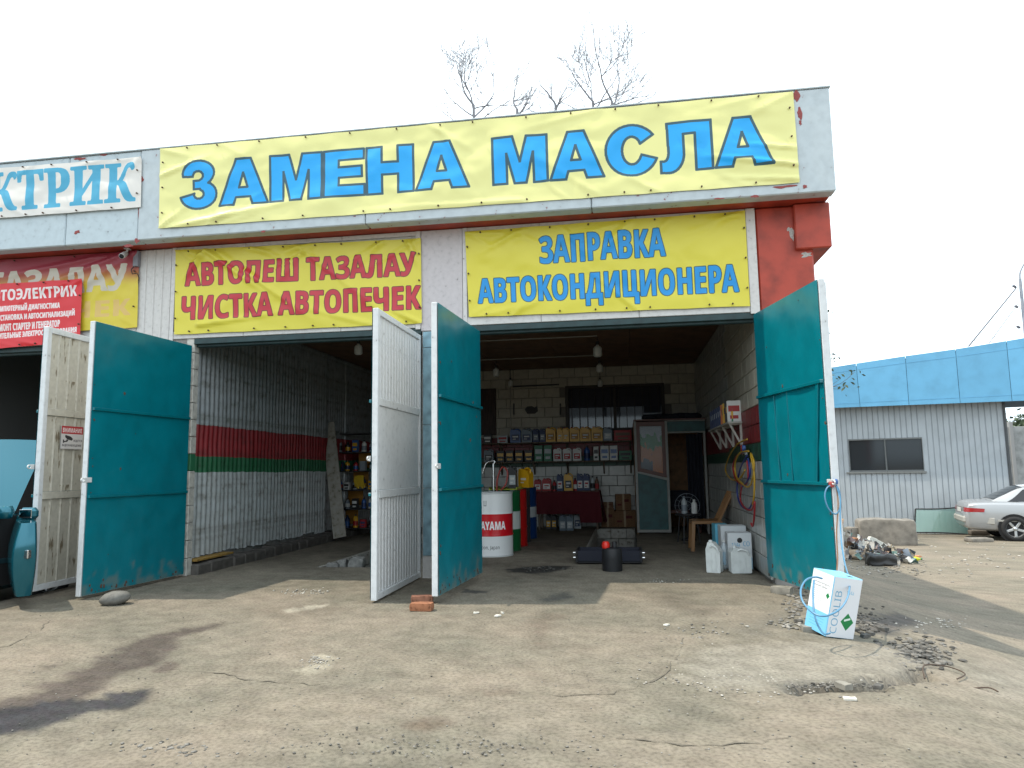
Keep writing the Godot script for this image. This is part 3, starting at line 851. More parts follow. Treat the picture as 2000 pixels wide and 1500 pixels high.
func make_pits() -> void:
	var blk := mat("pit_block", Color(0.5, 0.49, 0.45), 0.6, {tex = "grime", scale = 1.0, world = true})
	var dark := mat("pit_concrete", Color(0.26, 0.25, 0.23), 0.85, {tex = "mottle", scale = 0.8, world = true})
	for k in 2:
		var r: Rect2 = [PIT_R, PIT_L][k]
		var m := MB.new()
		m.span(Vector3(r.position.x - 0.15, -1.5, r.position.y - 0.15), Vector3(r.end.x + 0.15, -1.4, r.end.y + 0.15))
		m.span(Vector3(r.position.x - 0.15, -1.4, r.position.y - 0.15), Vector3(r.position.x - 0.03, -0.012, r.end.y + 0.15)); m.span(Vector3(r.end.x + 0.03, -1.4, r.position.y - 0.15), Vector3(r.end.x + 0.15, -0.012, r.end.y + 0.15))
		m.span(Vector3(r.position.x - 0.03, -1.4, r.position.y - 0.15), Vector3(r.end.x + 0.03, -0.012, r.position.y - 0.03)); m.span(Vector3(r.position.x - 0.03, -1.4, r.end.y + 0.03), Vector3(r.end.x + 0.03, -0.012, r.end.y + 0.15))
		var p := part(self, "inspection_pit", m, dark)
		tag(p, "", "", "", "structure")
		var bm := MB.new(); bm.box(Vector3.ZERO, Vector3(0.3, 0.19, 0.06), 0.008)
		var me := bm.mesh()
		for row in 6:
			var x := r.position.x + (0.15 if row % 2 else 0.0)
			for i in 3:
				var xx := x + i * 0.308
				if xx > r.end.x: continue
				var o := part(p, "block", me, blk)
				var w := minf(0.3, r.end.x - xx)
				o.scale.x = w / 0.3
				o.position = Vector3(xx + w * 0.5, -0.1 - row * 0.197, r.position.y + 0.004)
			var z := r.position.y + 0.2
			while z < r.end.y - 0.05 and row < 4:
				var o := part(p, "block", me, blk)
				o.transform = Transform3D(Basis(Vector3.UP, PI / 2), Vector3(r.position.x + 0.004, -0.1 - row * 0.197, z))
				z += 0.308
# steel door leaf: origin on the hinge line; side +1 reaches towards local +x, -1 towards -x; the room side faces local -z
func make_door(at: Vector3, side: float, w: float, y0: float, y1: float, turn: float, style: String, label: String, hasp_y: float) -> MeshInstance3D:
	var whitep := mat("door_white_paint", Color(0.66, 0.67, 0.67), 0.42, {tex = "flecked", scale = 0.7})
	var cream := mat("door_cream_paint", Color(0.55, 0.52, 0.44), 0.5, {tex = "runs", scale = 0.9})
	var teal := mat("door_teal_paint", Color.WHITE, 0.3, {tex = "paint", scale = 0.55, bump = "ripple", depth = 0.25, vc = true})
	var outer := cream if style == "cream" else whitep
	var h := y1 - y0
	var m := MB.new()
	for x in [0.03, w - 0.03]: m.box(Vector3(side * x, y0 + h * 0.5, 0), Vector3(0.06, h, 0.055), 0.004)
	for y in [y0 + 0.03, y1 - 0.03]: m.box(Vector3(side * w * 0.5, y, 0), Vector3(w - 0.121, 0.06, 0.05), 0.004)
	var door := part(garage, "garage_door", m, mat("door_stile_paint", Color(0.68, 0.7, 0.71), 0.42, {tex = "flecked", scale = 0.7}))
	door.transform = Transform3D(Basis(Vector3.UP, deg_to_rad(turn)), at)
	door.set_meta("label", label)
	# room side: one dented teal sheet over the frame
	var rows := sheet(w - 0.012, h - 0.01, 40, 70, 0.024, int(w * 1000 + at.x * 37))
	for r in rows:
		for j in r.size(): r[j] = Vector3(side * (r[j].x + 0.004), r[j].y + y0 + 0.005, -0.031 - r[j].z * 0.6 - 0.006)
	m = MB.new(); m.grid(rows)
	var fn := FastNoiseLite.new(); fn.seed = int(at.x * 11) + 60; fn.frequency = 3.0; fn.fractal_octaves = 4
	for k in m.v.size():   # road dust caked in ragged patches along the bottom edge
		var p := m.v[k]
		var dusty := smoothstep(0.1, 0.5, fn.get_noise_2d(p.x * 1.5, p.y * 1.5) + 0.4 - (p.y - y0) * 2.6)
		m.c[k] = Color(0.003, 0.178, 0.225).lerp(Color(0.2, 0.2, 0.165), dusty * 0.5)
	part(door, "sheet", m, teal)
	for fr in [0.672, 0.352]:
		m = MB.new(); m.col = Color(0.0, 0.155, 0.195); m.box(Vector3(side * w * 0.5, y0 + h * fr, -0.05), Vector3(w - 0.03, 0.03, 0.028), 0.003)
		part(door, "angle_rail", m, teal)
		m = MB.new(); m.box(Vector3(side * w * 0.5, y0 + h * fr, 0.018), Vector3(w - 0.125, 0.075, 0.02), 0.004)
		part(door, "outer_rail", m, outer)
	# outside: ribbed infill in three fields
	var ys := [y0 + 0.062, y0 + h * 0.352 - 0.04, y0 + h * 0.352 + 0.04, y0 + h * 0.672 - 0.04, y0 + h * 0.672 + 0.04, y1 - 0.062]
	for k in 3:
		m = MB.new()
		if k == 1 and style != "cream":
			var rr := sheet(w - 0.124, ys[3] - ys[2], 16, 14, 0.01, 8)
			for r in rr:
				for j in r.size(): r[j] = Vector3(side * (r[j].x + 0.062), r[j].y + ys[2], 0.012 + r[j].z)
			m.grid(rr)
		else:
			ribbed(m, minf(side * 0.062, side * (w - 0.062)), maxf(side * 0.062, side * (w - 0.062)), ys[k * 2], ys[k * 2 + 1], 0.004, 0.09 if style != "cream" else 0.15, 0.007 if style != "cream" else 0.012, 0.2)
		part(door, "ribbed_infill", m, outer)
	# chips where the paint is knocked off, mostly along the edges
	var chip := mat("rust_chip", Color(0.13, 0.06, 0.035), 0.9, {tex = "fine", scale = 4.0})
	var cr := RandomNumberGenerator.new(); cr.seed = int(at.x * 100) + 7
	for k in 26:
		var cx := cr.randf_range(0.03, w - 0.03); var cy := cr.randf_range(y0 + 0.03, y1 - 0.05)
		if k < 16: cy = y0 + 0.02 + 0.12 * cr.randf() * cr.randf()
		elif k < 21: cx = w - 0.02 - 0.05 * cr.randf()
		var rad := cr.randf_range(0.004, 0.016)
		var poly := PackedVector2Array()
		for i in 8: poly.append(Vector2(cos(TAU * i / 8.0) * rad * cr.randf_range(0.4, 1.2), sin(TAU * i / 8.0) * rad * cr.randf_range(0.5, 1.8)))
		var zz := 0.0
		for r in rows:
			for v in r:
				if absf(absf(v.x) - cx) < 0.025 and absf(v.y - cy) < 0.025: zz = v.z
		m = MB.new(); m.prism(poly, 0.0, 0.003, Transform3D(Basis(), Vector3(side * cx, cy, zz - 0.004)))
		part(door, "paint_chip", m, chip)
	# hasp at the free edge, hinges at the other
	m = MB.new()
	m.box(Vector3(side * (w - 0.01), hasp_y, -0.042), Vector3(0.09, 0.05, 0.006), 0.002)
	var ring := []
	for k in 11: ring.append(Vector3(side * (w + 0.055 + cos(k * TAU / 10.0) * 0.025), hasp_y + sin(k * TAU / 10.0) * 0.018, -0.042))
	m.tube(ring, 0.007, 6)
	part(door, "hasp", m, whitep)
	for y in [y0 + 0.3, y1 - 0.3]:
		m = MB.new(); m.lathe([Vector2(0.0, -0.07), Vector2(0.014, -0.07), Vector2(0.014, -0.07), Vector2(0.014, 0.07), Vector2(0.014, 0.07), Vector2(0.0, 0.07)], 8, Transform3D(Basis(), Vector3(-side * 0.012, y, 0.0)))
		part(door, "hinge", m, whitep)
	return door
func make_doors() -> void:
	make_door(Vector3(-5.98, 0, 0.045), -1, 1.47, 0.06, 2.75, 93.0, "cream", "weathered cream ribbed steel door leaf carrying a warning sign", 1.3)
	make_door(Vector3(-5.235, 0, 0.045), 1, 1.52, 0.03, 2.77, -93.5, "white", "teal door leaf with a boulder at its foot", 1.16)
	make_door(Vector3(-2.33, 0, 0.045), -1, 1.47, 0.02, 2.765, 90.0, "white", "white ribbed door leaf of the bay with the corrugated wall", 1.32)
	make_door(Vector3(-1.64, 0, 0.045), 1, 1.5, 0.07, 2.785, -94.0, "white", "teal door leaf resting on broken bricks", 1.24)
	var d := make_door(Vector3(1.455, 0, 0.045), -1, 1.46, 0.06, 2.83, 102.0, "white", "sunlit teal door leaf with a diagonal brace at the end wall", 1.05)
	var teal: Material = mats["door_teal_paint"]
	var m := MB.new(); m.col = Color(0.0, 0.155, 0.195); m.bar(Vector3(-1.36, 1.93, -0.05), Vector3(-1.22, 1.05, -0.05), 0.05, 0.012, 0.002)
	part(d, "diagonal_brace", m, teal)
	for q in [[-0.42, 1.9, -0.46, 1.04], [-0.72, 1.92, -0.74, 1.04]]:
		m = MB.new(); m.col = Color(0.0, 0.155, 0.195); m.bar(Vector3(q[0], q[1], -0.043), Vector3(q[2], q[3], -0.043), 0.012, 0.012, 0.002)
		part(d, "sheet_seam", m, teal)
	m = MB.new(); m.bar(Vector3(-1.45, 0.35, 0.03), Vector3(-1.45, 2.8, 0.03), 0.02, 0.02, 0.003)
	part(d, "edge_strip", m, mats["door_stile_paint"])

# ---------- banners ----------
func quad_point(q: Array, u: float, v: float) -> Vector3: return q[0].lerp(q[1], u).lerp(q[3].lerp(q[2], u), v)
func banner(called: String, label: String, px: Array, z: float, im: Image, nu: int, nv: int, seed_: int, folds: int, amp: float, screws: Array, extra := []) -> Node3D:
	var q := []
	for k in 4: q.append(on_z(px[k * 2], px[k * 2 + 1], z))
	var base: Vector3 = (q[2] + q[3]) * 0.5
	var t := thing(called, label, "banner", base, 0.0)
	var r := RandomNumberGenerator.new(); r.seed = seed_
	var f := FastNoiseLite.new(); f.seed = seed_; f.frequency = 1.3; f.fractal_octaves = 3
	var w: float = (q[1] - q[0]).length(); var h: float = (q[3] - q[0]).length()
	# folds run inwards from fixing points along the edges
	var lines := []
	for k in folds:
		var top := r.randf() < 0.5
		var u := r.randf_range(0.02, 0.98)
		var a := Vector2(u * w, 0.0 if top else h)
		if k % 4 == 0: a = Vector2([0.0, w][r.randi() % 2], [0.0, h][r.randi() % 2])
		var inward := Vector2(w * 0.5, h * 0.5) - a
		var d := Vector2(signf(inward.x + 0.01) * r.randf_range(0.3, 1.6), signf(inward.y) * r.randf_range(0.15, 0.8)).normalized() * r.randf_range(0.4, 1.1) * h
		lines.append([a, a + d, r.randf_range(0.012, 0.028), amp * r.randf_range(0.4, 1.0)])
	for e in extra: lines.append([Vector2(e[0] * w, e[1] * h), Vector2(e[2] * w, e[3] * h), e[4], e[5]])
	var rows := []
	for i in nv + 1:
		var row := PackedVector3Array()
		for j in nu + 1:
			var u := float(j) / nu; var v := float(i) / nv
			var p2 := Vector2(u * w, v * h)
			var p := quad_point(q, u, v)
			var edge := minf(minf(p2.x, w - p2.x), minf(p2.y, h - p2.y))
			var dz := 0.03 * f.get_noise_2d(p2.x * 0.8, p2.y) * minf(1.0, edge * 5.0)
			for l in lines:
				var cp := Geometry2D.get_closest_point_to_segment(p2, l[0], l[1])
				var dd: float = cp.distance_to(p2)
				if dd < l[2] * 3.0:
					var along: float = cp.distance_to(l[0]) / maxf(0.01, l[0].distance_to(l[1]))
					dz += 2.4 * l[3] * exp(-dd * dd / (l[2] * l[2])) * (1.0 - along) * minf(1.0, 0.35 + edge * 8.0)
			# edge scallops between the fixings
			var sag := 0.006 * absf(sin(p2.x * 5.2 + seed_)) * maxf(0.0, 1.0 - p2.y / 0.12)
			var lift := 0.005 * absf(sin(p2.x * 4.6 + seed_ * 2)) * maxf(0.0, 1.0 - (h - p2.y) / 0.1)
			row.append(p - base + Vector3(0, lift - sag, maxf(dz, -0.01)))
		rows.append(row)
	var m := MB.new(); m.grid(rows)
	part(t, "cloth", m, print_mat("print_" + called + str(seed_), im, 0.42))
	var sm := MB.new(); sm.lathe([Vector2(0.01, -0.01), Vector2(0.01, 0.006), Vector2(0.01, 0.006), Vector2(0.007, 0.01), Vector2(0.0, 0.012)], 8, Transform3D(Basis(Vector3.RIGHT, PI / 2), Vector3.ZERO))
	var sme := sm.mesh()
	var smat := mat("rusty_screw", Color(0.1, 0.06, 0.04), 0.7, {metal = 0.4})
	for s in screws:
		var o := part(t, "screw", sme, smat)
		var p := quad_point(q, s[0], s[1]) - base
		o.position = p + Vector3(0, 0, 0.022)
	return t
func screw_row(n_top: int, n_side: int) -> Array:
	var out := []
	var r := RandomNumberGenerator.new(); r.seed = n_top
	for k in n_top:
		var u := clampf((k + 0.5) / n_top + r.randf_range(-0.2, 0.2) / n_top, 0.008, 0.992)
		out.append([u, 0.03]); out.append([clampf(u + r.randf_range(-0.3, 0.3) / n_top, 0.008, 0.992), 0.97])
	for k in n_side:
		out.append([0.007, (k + 0.6) / (n_side + 0.2)]); out.append([0.993, (k + 0.6) / (n_side + 0.2)])
	return out
func span_box(q_px: Array, z: float, a: Vector2, b: Vector2, v0: float, v1: float, size: Vector2) -> Rect2:   # text box in pixels of the print
	var x0 := on_z(q_px[0], q_px[1], z).x; var x1 := on_z(q_px[2], q_px[3], z).x
	var u0 := (on_z(a.x, a.y, z).x - x0) / (x1 - x0); var u1 := (on_z(b.x, b.y, z).x - x0) / (x1 - x0)
	return Rect2(u0 * size.x, v0 * size.y, (u1 - u0) * size.x, (v1 - v0) * size.y)
func make_banners() -> void:
	var q := [313, 290, 1549, 178, 1562, 357, 310, 447]
	var size := Vector2(2048, 288)
	var im := Image.create_empty(2048, 288, false, Image.FORMAT_RGB8); im.fill(rgb(224, 220, 146))
	var blue := rgb(0, 160, 232)
	put_heavy(im, "ЗАМЕНА", span_box(q, 0.395, Vector2(352, 360), Vector2(914, 330), 0.22, 0.77, size), blue, rgb(44, 80, 94), 4.0)
	put_heavy(im, "МАСЛА", span_box(q, 0.395, Vector2(961, 320), Vector2(1507, 270), 0.235, 0.77, size), blue, rgb(44, 80, 94), 4.0)
	banner("banner", "long pale yellow banner with huge blue outlined letters across the grey fascia", q, 0.395, im, 200, 40, 4, 16, 0.009, screw_row(14, 3), [[0.0, 0.35, 0.1, 0.12, 0.02, 0.014], [1.0, 0.8, 0.86, 0.62, 0.02, 0.02], [1.0, 0.62, 0.9, 0.5, 0.015, 0.014], [0.02, 1.0, 0.28, 0.72, 0.03, 0.018], [0.6, 0.97, 0.32, 0.95, 0.02, 0.012], [1.0, 0.96, 0.88, 0.86, 0.016, 0.016]])
	q = [343, 488, 822, 465, 824, 632, 340, 654]
	size = Vector2(1024, 340)
	im = Image.create_empty(1024, 340, false, Image.FORMAT_RGB8); im.fill(rgb(210, 198, 66))
	var crimson := rgb(186, 44, 58)
	put_text(im, "АВТОПЕШ ТАЗАЛАУ", span_box(q, 0.045, Vector2(360, 540), Vector2(811, 510), 0.17, 0.435, size), crimson, {outline = 3.0, ocol = rgb(96, 44, 40), grow = 1.2})
	put_text(im, "ЧИСТКА АВТОПЕЧЕК", span_box(q, 0.045, Vector2(353, 600), Vector2(820, 580), 0.56, 0.83, size), crimson, {outline = 3.0, ocol = rgb(96, 44, 40), grow = 1.2})
	banner("banner", "wrinkled yellow banner with two lines of red letters over the corrugated bay", q, 0.045, im, 110, 40, 12, 16, 0.02, screw_row(8, 3), [[0.13, 0.02, 0.02, 0.4, 0.03, 0.03], [0.13, 0.02, 0.4, 0.6, 0.03, 0.03], [0.3, 0.02, 0.42, 0.09, 0.02, 0.025], [0.54, 0.02, 0.42, 0.1, 0.02, 0.025], [0.85, 0.02, 0.75, 0.3, 0.02, 0.02], [0.95, 0.02, 1.0, 0.4, 0.02, 0.03], [0.1, 0.9, 0.5, 0.78, 0.02, 0.015], [0.3, 0.3, 0.6, 0.95, 0.03, 0.014]])
	q = [908, 452, 1455, 411, 1465, 598, 916, 620]
	im = Image.create_empty(1024, 340, false, Image.FORMAT_RGB8); im.fill(rgb(211, 199, 62))
	var blue2 := rgb(12, 138, 208)
	put_text(im, "ЗАПРАВКА", span_box(q, 0.045, Vector2(1053, 490), Vector2(1298, 475), 0.125, 0.43, size), blue2, {outline = 3.0, ocol = rgb(40, 76, 84), grow = 1.3})
	put_text(im, "АВТОКОНДИЦИОНЕРА", span_box(q, 0.045, Vector2(929, 570), Vector2(1442, 545), 0.565, 0.92, size), blue2, {outline = 3.0, ocol = rgb(40, 76, 84), grow = 1.3})
	banner("banner", "yellow banner with two lines of blue letters over the oil shop bay", q, 0.045, im, 110, 40, 21, 12, 0.012, screw_row(8, 3), [[0.01, 0.02, 0.2, 0.07, 0.02, 0.02], [0.22, 0.02, 0.03, 0.3, 0.025, 0.02], [0.6, 0.03, 0.45, 0.5, 0.04, 0.014], [0.74, 0.03, 0.66, 0.3, 0.03, 0.012], [0.98, 0.04, 0.86, 0.08, 0.02, 0.02]])
	# faded white banner, running out of the picture
	q = [-560, 372, 277, 306, 275, 405, -560, 470]
	size = Vector2(1400, 200)
	im = Image.create_empty(1400, 200, false, Image.FORMAT_RGB8); im.fill(rgb(214, 210, 204))
	put_text(im, "АВТОЭЛЕКТРИК", span_box(q, 0.4, Vector2(-395, 400), Vector2(263, 340), 0.09, 0.87, size), rgb(62, 156, 190), {font = "Droid Serif", grow = 2.5})
	banner("banner", "faded off white banner with light blue slab letters", q, 0.4, im, 150, 30, 33, 26, 0.01, screw_row(14, 2))
	# old yellow banner under the soffit: red along the top, pale letters
	q = [-560, 545, 272, 489, 268, 640, -560, 690]
	size = Vector2(1400, 270)
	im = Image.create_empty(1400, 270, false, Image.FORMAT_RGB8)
	for y in 270:   # colour field, red at the top blending down to yellow
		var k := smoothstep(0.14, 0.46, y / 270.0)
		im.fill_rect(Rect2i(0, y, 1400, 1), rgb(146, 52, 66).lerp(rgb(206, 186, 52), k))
	put_text(im, "АВТОПЕШ ТАЗАЛАУ", span_box(q, 0.03, Vector2(-330, 570), Vector2(249, 530), 0.17, 0.5, size), rgb(190, 182, 168), {grow = 2.0})
	put_text(im, "ЧИСТКА АВТОПЕЧЕК", span_box(q, 0.03, Vector2(-330, 620), Vector2(253, 590), 0.62, 0.83, size), rgb(206, 172, 96), {grow = 1.5})
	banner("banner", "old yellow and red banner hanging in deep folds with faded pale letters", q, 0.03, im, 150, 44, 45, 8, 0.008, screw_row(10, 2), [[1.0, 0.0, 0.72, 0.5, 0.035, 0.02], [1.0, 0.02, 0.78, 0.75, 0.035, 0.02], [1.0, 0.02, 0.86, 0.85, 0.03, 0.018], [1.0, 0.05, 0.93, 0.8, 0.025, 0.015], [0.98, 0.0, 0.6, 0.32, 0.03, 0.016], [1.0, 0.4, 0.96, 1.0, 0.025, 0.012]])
	# red price-list banner pinned over it
	q = [-100, 560, 161, 544, 156, 667, -100, 690]
	size = Vector2(1024, 480)
	im = Image.create_empty(1024, 480, false, Image.FORMAT_RGB8); im.fill(rgb(206, 36, 44))
	var pale := rgb(226, 214, 212)
	var rows := [["АВТОЭЛЕКТРИК", -32, 148, 0.1, 0.27], ["КОМПЮТЕРНЫЙ ДИАГНОСТИКА", -13, 114, 0.33, 0.46], ["УСТАНОВКА И АВТОСИГНАЛИЗАЦИЙ", -7, 145, 0.47, 0.6], ["РЕМОНТ СТАРТЕР И ГЕНЕРАТОР", -14, 115, 0.63, 0.735], ["ДОПОЛНИТЕЛЬНЫЕ ЭЛЕКТРООБОРУДОВАНИЯ", -44, 150, 0.765, 0.87]]
	for r in rows: put_text(im, r[0], span_box(q, 0.075, Vector2(r[1], 620), Vector2(r[2], 600), r[3], r[4], size), pale, {grow = 1.5})
	banner("banner", "red banner with lines of small white letters pinned over an old yellow banner", q, 0.075, im, 80, 40, 52, 10, 0.006, screw_row(5, 2), [[1.0, 0.0, 0.72, 0.4, 0.03, 0.014], [0.98, 0.0, 0.6, 0.2, 0.03, 0.012], [0.7, 1.0, 0.5, 0.9, 0.02, 0.012]])
	# bare red primer where the fascia paint has flaked off
	var primer := mat("flaked_primer", Color(0.34, 0.08, 0.075), 0.8, {tex = "fine", scale = 3.0})
	var fr := RandomNumberGenerator.new(); fr.seed = 17
	for c in [[1557, 188, 9, 12], [1561, 222, 5, 14], [1563, 240, 3, 6], [1530, 365, 26, 3], [1572, 364, 5, 4], [1475, 384, 9, 3], [1404, 388, 10, 2], [277, 350, 4, 6], [272, 420, 3, 14], [268, 470, 5, 6], [150, 453, 8, 4], [158, 310, 14, 3], [250, 480, 12, 3], [200, 302, 8, 3], [515, 452, 6, 2]]:
		var dz: float = 0.382 if c[0] > 276 else 0.37
		var ce := on_z(c[0], c[1], dz)
		var k := ce.distance_to(EYE) / FOCAL
		var poly := PackedVector2Array()
		for i in 11:
			var a := TAU * i / 11.0
			var rr := fr.randf_range(0.45, 1.15)
			poly.append(Vector2(cos(a) * c[2] * k * rr, sin(a) * c[3] * k * rr))
		var fm := MB.new(); fm.prism(poly, 0.0, 0.0015, Transform3D(Basis(), ce))
		part(garage, "flaked_patch", fm, primer)
	var bare := mat("flaked_filler", Color(0.5, 0.48, 0.45), 0.9, {tex = "fine", scale = 3.0})
	for c in [[1547, 460, 5, 14], [1575, 497, 12, 6], [1540, 448, 3, 5]]:
		var ce := on_z(c[0], c[1], 0.022)
		var poly := PackedVector2Array()
		for i in 11:
			var rr := fr.randf_range(0.4, 1.2)
			poly.append(Vector2(cos(TAU * i / 11.0) * c[2], sin(TAU * i / 11.0) * c[3]) * rr * 0.0061)
		var fm := MB.new(); fm.prism(poly, 0.0, 0.0015, Transform3D(Basis(), ce))
		part(garage, "flaked_patch", fm, bare)
	# warning plate on the cream door
	im = Image.create_empty(256, 288, false, Image.FORMAT_RGB8); im.fill(rgb(206, 202, 200))
	im.fill_rect(Rect2i(0, 0, 256, 98), rgb(176, 34, 40))
	put_text(im, "ВНИМАНИЕ", Rect2(14, 22, 228, 58), rgb(232, 226, 224))
	put_text(im, "ВЕДЕТСЯ", Rect2(146, 168, 100, 34), rgb(60, 56, 60))
	put_text(im, "ВИДЕОНАБЛЮДЕНИЕ", Rect2(14, 228, 228, 36), rgb(60, 56, 60))
	fill_contours(im, [[Vector2(46, 112), Vector2(112, 132), Vector2(138, 160), Vector2(124, 182), Vector2(70, 168), Vector2(44, 140)]], rgb(40, 38, 42))
	fill_contours(im, [[Vector2(62, 168), Vector2(86, 176), Vector2(70, 200), Vector2(42, 204), Vector2(30, 214), Vector2(20, 214), Vector2(20, 172), Vector2(32, 172), Vector2(34, 188), Vector2(56, 186)]], rgb(40, 38, 42))
	var sp := []
	for p in [[119, 833], [161, 832], [159, 877], [118, 878]]: sp.append(on_x(p[0], p[1], -5.9))
	var mid: Vector3 = (sp[0] + sp[1] + sp[2] + sp[3]) / 4.0
	var sh: float = sp[0].y - sp[3].y; var sw: float = absf(sp[0].z - sp[1].z)
	var m := MB.new()
	m.grid([[Vector3(-sw / 2, sh, 0.004), Vector3(sw / 2, sh, 0.004)], [Vector3(-sw / 2, 0, 0.004), Vector3(sw / 2, 0, 0.004)]])
	var t := thing("warning_sign", "small red and white video surveillance sign on the cream door", "sign", Vector3(-5.895, mid.y - sh / 2, mid.z), PI / 2)
	part(t, "print", m, print_mat("warning", im, 0.4))
	m = MB.new(); m.box(Vector3(0, sh / 2, 0), Vector3(sw + 0.004, sh + 0.004, 0.005))
	part(t, "plate", m, mat("sign_back", grey(0.5), 0.5))
	# bullet camera under the soffit, junction box, cable
	t = thing("security_camera", "small pale bullet camera fixed under the red soffit", "camera", on_z(246, 490, 0.16))
	t.rotation.y = 0.35
	m = MB.new(); m.lathe([Vector2(0.0, -0.1), Vector2(0.032, -0.1), Vector2(0.034, -0.06), Vector2(0.034, 0.07), Vector2(0.034, 0.07), Vector2(0.03, 0.075)], 12, Transform3D(Basis(Vector3.RIGHT, PI / 2 + 0.5), Vector3(-0.02, -0.06, 0.02)))
	part(t, "housing", m, mat("pale_plastic", Color(0.55, 0.55, 0.54), 0.4))
	m = MB.new(); m.lathe([Vector2(0.029, 0.074), Vector2(0.018, 0.076), Vector2(0.0, 0.074)], 12, Transform3D(Basis(Vector3.RIGHT, PI / 2 + 0.5), Vector3(-0.02, -0.06, 0.02)))
	part(t, "lens", m, mat("black_gloss", Color(0.01, 0.01, 0.012), 0.1))
	m = MB.new(); m.tube([Vector3(0, 0.03, -0.05), Vector3(0.0, -0.0, -0.04), Vector3(-0.02, -0.05, 0.0)], 0.012, 8); m.box(Vector3(0, 0.04, -0.05), Vector3(0.07, 0.01, 0.07), 0.003)
	part(t, "bracket", m, mats["pale_plastic"])
	t = thing("junction_box", "grey junction box with a looping cable beside the ribbed cladding", "box", on_z(267, 512, 0.04))
	m = MB.new(); m.box(Vector3(0, 0.04, 0), Vector3(0.07, 0.2, 0.06), 0.006)
	part(t, "case", m, mat("grey_plastic", Color(0.22, 0.22, 0.25), 0.5))
	m = MB.new(); m.tube([Vector3(-0.02, -0.06, 0.02), Vector3(-0.05, -0.1, 0.03), Vector3(-0.03, -0.16, 0.03), Vector3(0.03, -0.15, 0.02), Vector3(0.04, -0.2, 0.0), Vector3(0.03, -0.24, -0.01)], 0.006, 6)
	part(t, "cable", m, mat("black_rubber", Color(0.015, 0.015, 0.016), 0.6))

# ---------- goods: jugs, tins, boxes ----------
func plastic(key: String, c: Color, rough := 0.35) -> StandardMaterial3D: return mat("plastic_" + key, c, rough)
const PAINTS := {
	amber = Color(0.36, 0.17, 0.005), 	navy = Color(0.012, 0.03, 0.1), blue = Color(0.02, 0.08, 0.26), black = Color(0.012, 0.012, 0.014), yellow = Color(0.62, 0.33, 0.008), green = Color(0.02, 0.16, 0.08), red = Color(0.34, 0.012, 0.015),
	white = Color(0.62, 0.62, 0.6), grey = Color(0.2, 0.23, 0.26), orange = Color(0.5, 0.12, 0.01), steel = Color(0.1, 0.14, 0.18), brown = Color(0.12, 0.06, 0.03), teal = Color(0.01, 0.12, 0.13), pale = Color(0.4, 0.44, 0.46)}
func jug(label: String, group: String, at: Vector3, w: float, h: float, d: float, body: String, lab: String, cap := "black", turn := 0.0) -> Node3D:
	var t := thing("oil_jug", label, "jug", at, turn, group)
	var m := MB.new()
	var o := PackedVector2Array()
	for p in [[-0.5, 0.02], [-0.47, 0.0], [0.47, 0.0], [0.5, 0.02], [0.5, 0.66], [0.45, 0.75], [0.2, 0.86], [0.02, 0.9], [-0.12, 0.91], [-0.14, 0.93], [-0.4, 0.93], [-0.43, 0.9], [-0.5, 0.82]]: o.append(Vector2(p[0] * w, p[1] * h))
	m.prism(o, -d * 0.5, d * 0.5)
	m.tube([Vector3(w * 0.46, h * 0.7, 0), Vector3(w * 0.44, h * 0.86, 0), Vector3(w * 0.25, h * 0.95, 0), Vector3(w * 0.02, h * 0.95, 0), Vector3(-w * 0.06, h * 0.88, 0)], d * 0.14, 6)
	part(t, "body", m, plastic(body, PAINTS[body]))
	m = MB.new(); m.lathe([Vector2(w * 0.12, h * 0.925), Vector2(w * 0.12, h), Vector2(w * 0.12, h), Vector2(0, h)], 10, Transform3D(Basis(), Vector3(-w * 0.27, 0, 0)))
	part(t, "cap", m, plastic(cap, PAINTS[cap]))
	m = MB.new(); m.box(Vector3(0, h * 0.36, d * 0.5 + 0.001), Vector3(w * 0.74, h * 0.42, 0.003))
	var lb := part(t, "label", m, plastic(lab, PAINTS[lab], 0.5))
	m = MB.new(); m.box(Vector3(0, h * 0.42, d * 0.5 + 0.004), Vector3(w * 0.5, h * 0.1, 0.002)); m.box(Vector3(-w * 0.1, h * 0.25, d * 0.5 + 0.004), Vector3(w * 0.3, h * 0.05, 0.002))
	part(lb, "emblem", m, plastic("white", PAINTS.white) if lab != "white" else plastic("red", PAINTS.red))
	return t
func flask(label: String, group: String, at: Vector3, r: float, h: float, body: String, lab: String, cap := "black") -> Node3D:
	var t := thing("bottle", label, "bottle", at, 0.0, group)
	var m := MB.new(); m.lathe([Vector2(0, 0), Vector2(r, 0), Vector2(r, 0), Vector2(r, h * 0.64), Vector2(r * 0.85, h * 0.74), Vector2(r * 0.42, h * 0.84), Vector2(r * 0.38, h * 0.9)], 12)
	part(t, "body", m, plastic(body, PAINTS[body]))
	m = MB.new(); m.lathe([Vector2(r * 0.44, h * 0.87), Vector2(r * 0.44, h), Vector2(r * 0.44, h), Vector2(0, h)], 10)
	part(t, "cap", m, plastic(cap, PAINTS[cap]))
	m = MB.new(); m.lathe([Vector2(r * 1.02, h * 0.14), Vector2(r * 1.02, h * 0.5)], 12)
	part(t, "label", m, plastic(lab, PAINTS[lab], 0.5))
	return t
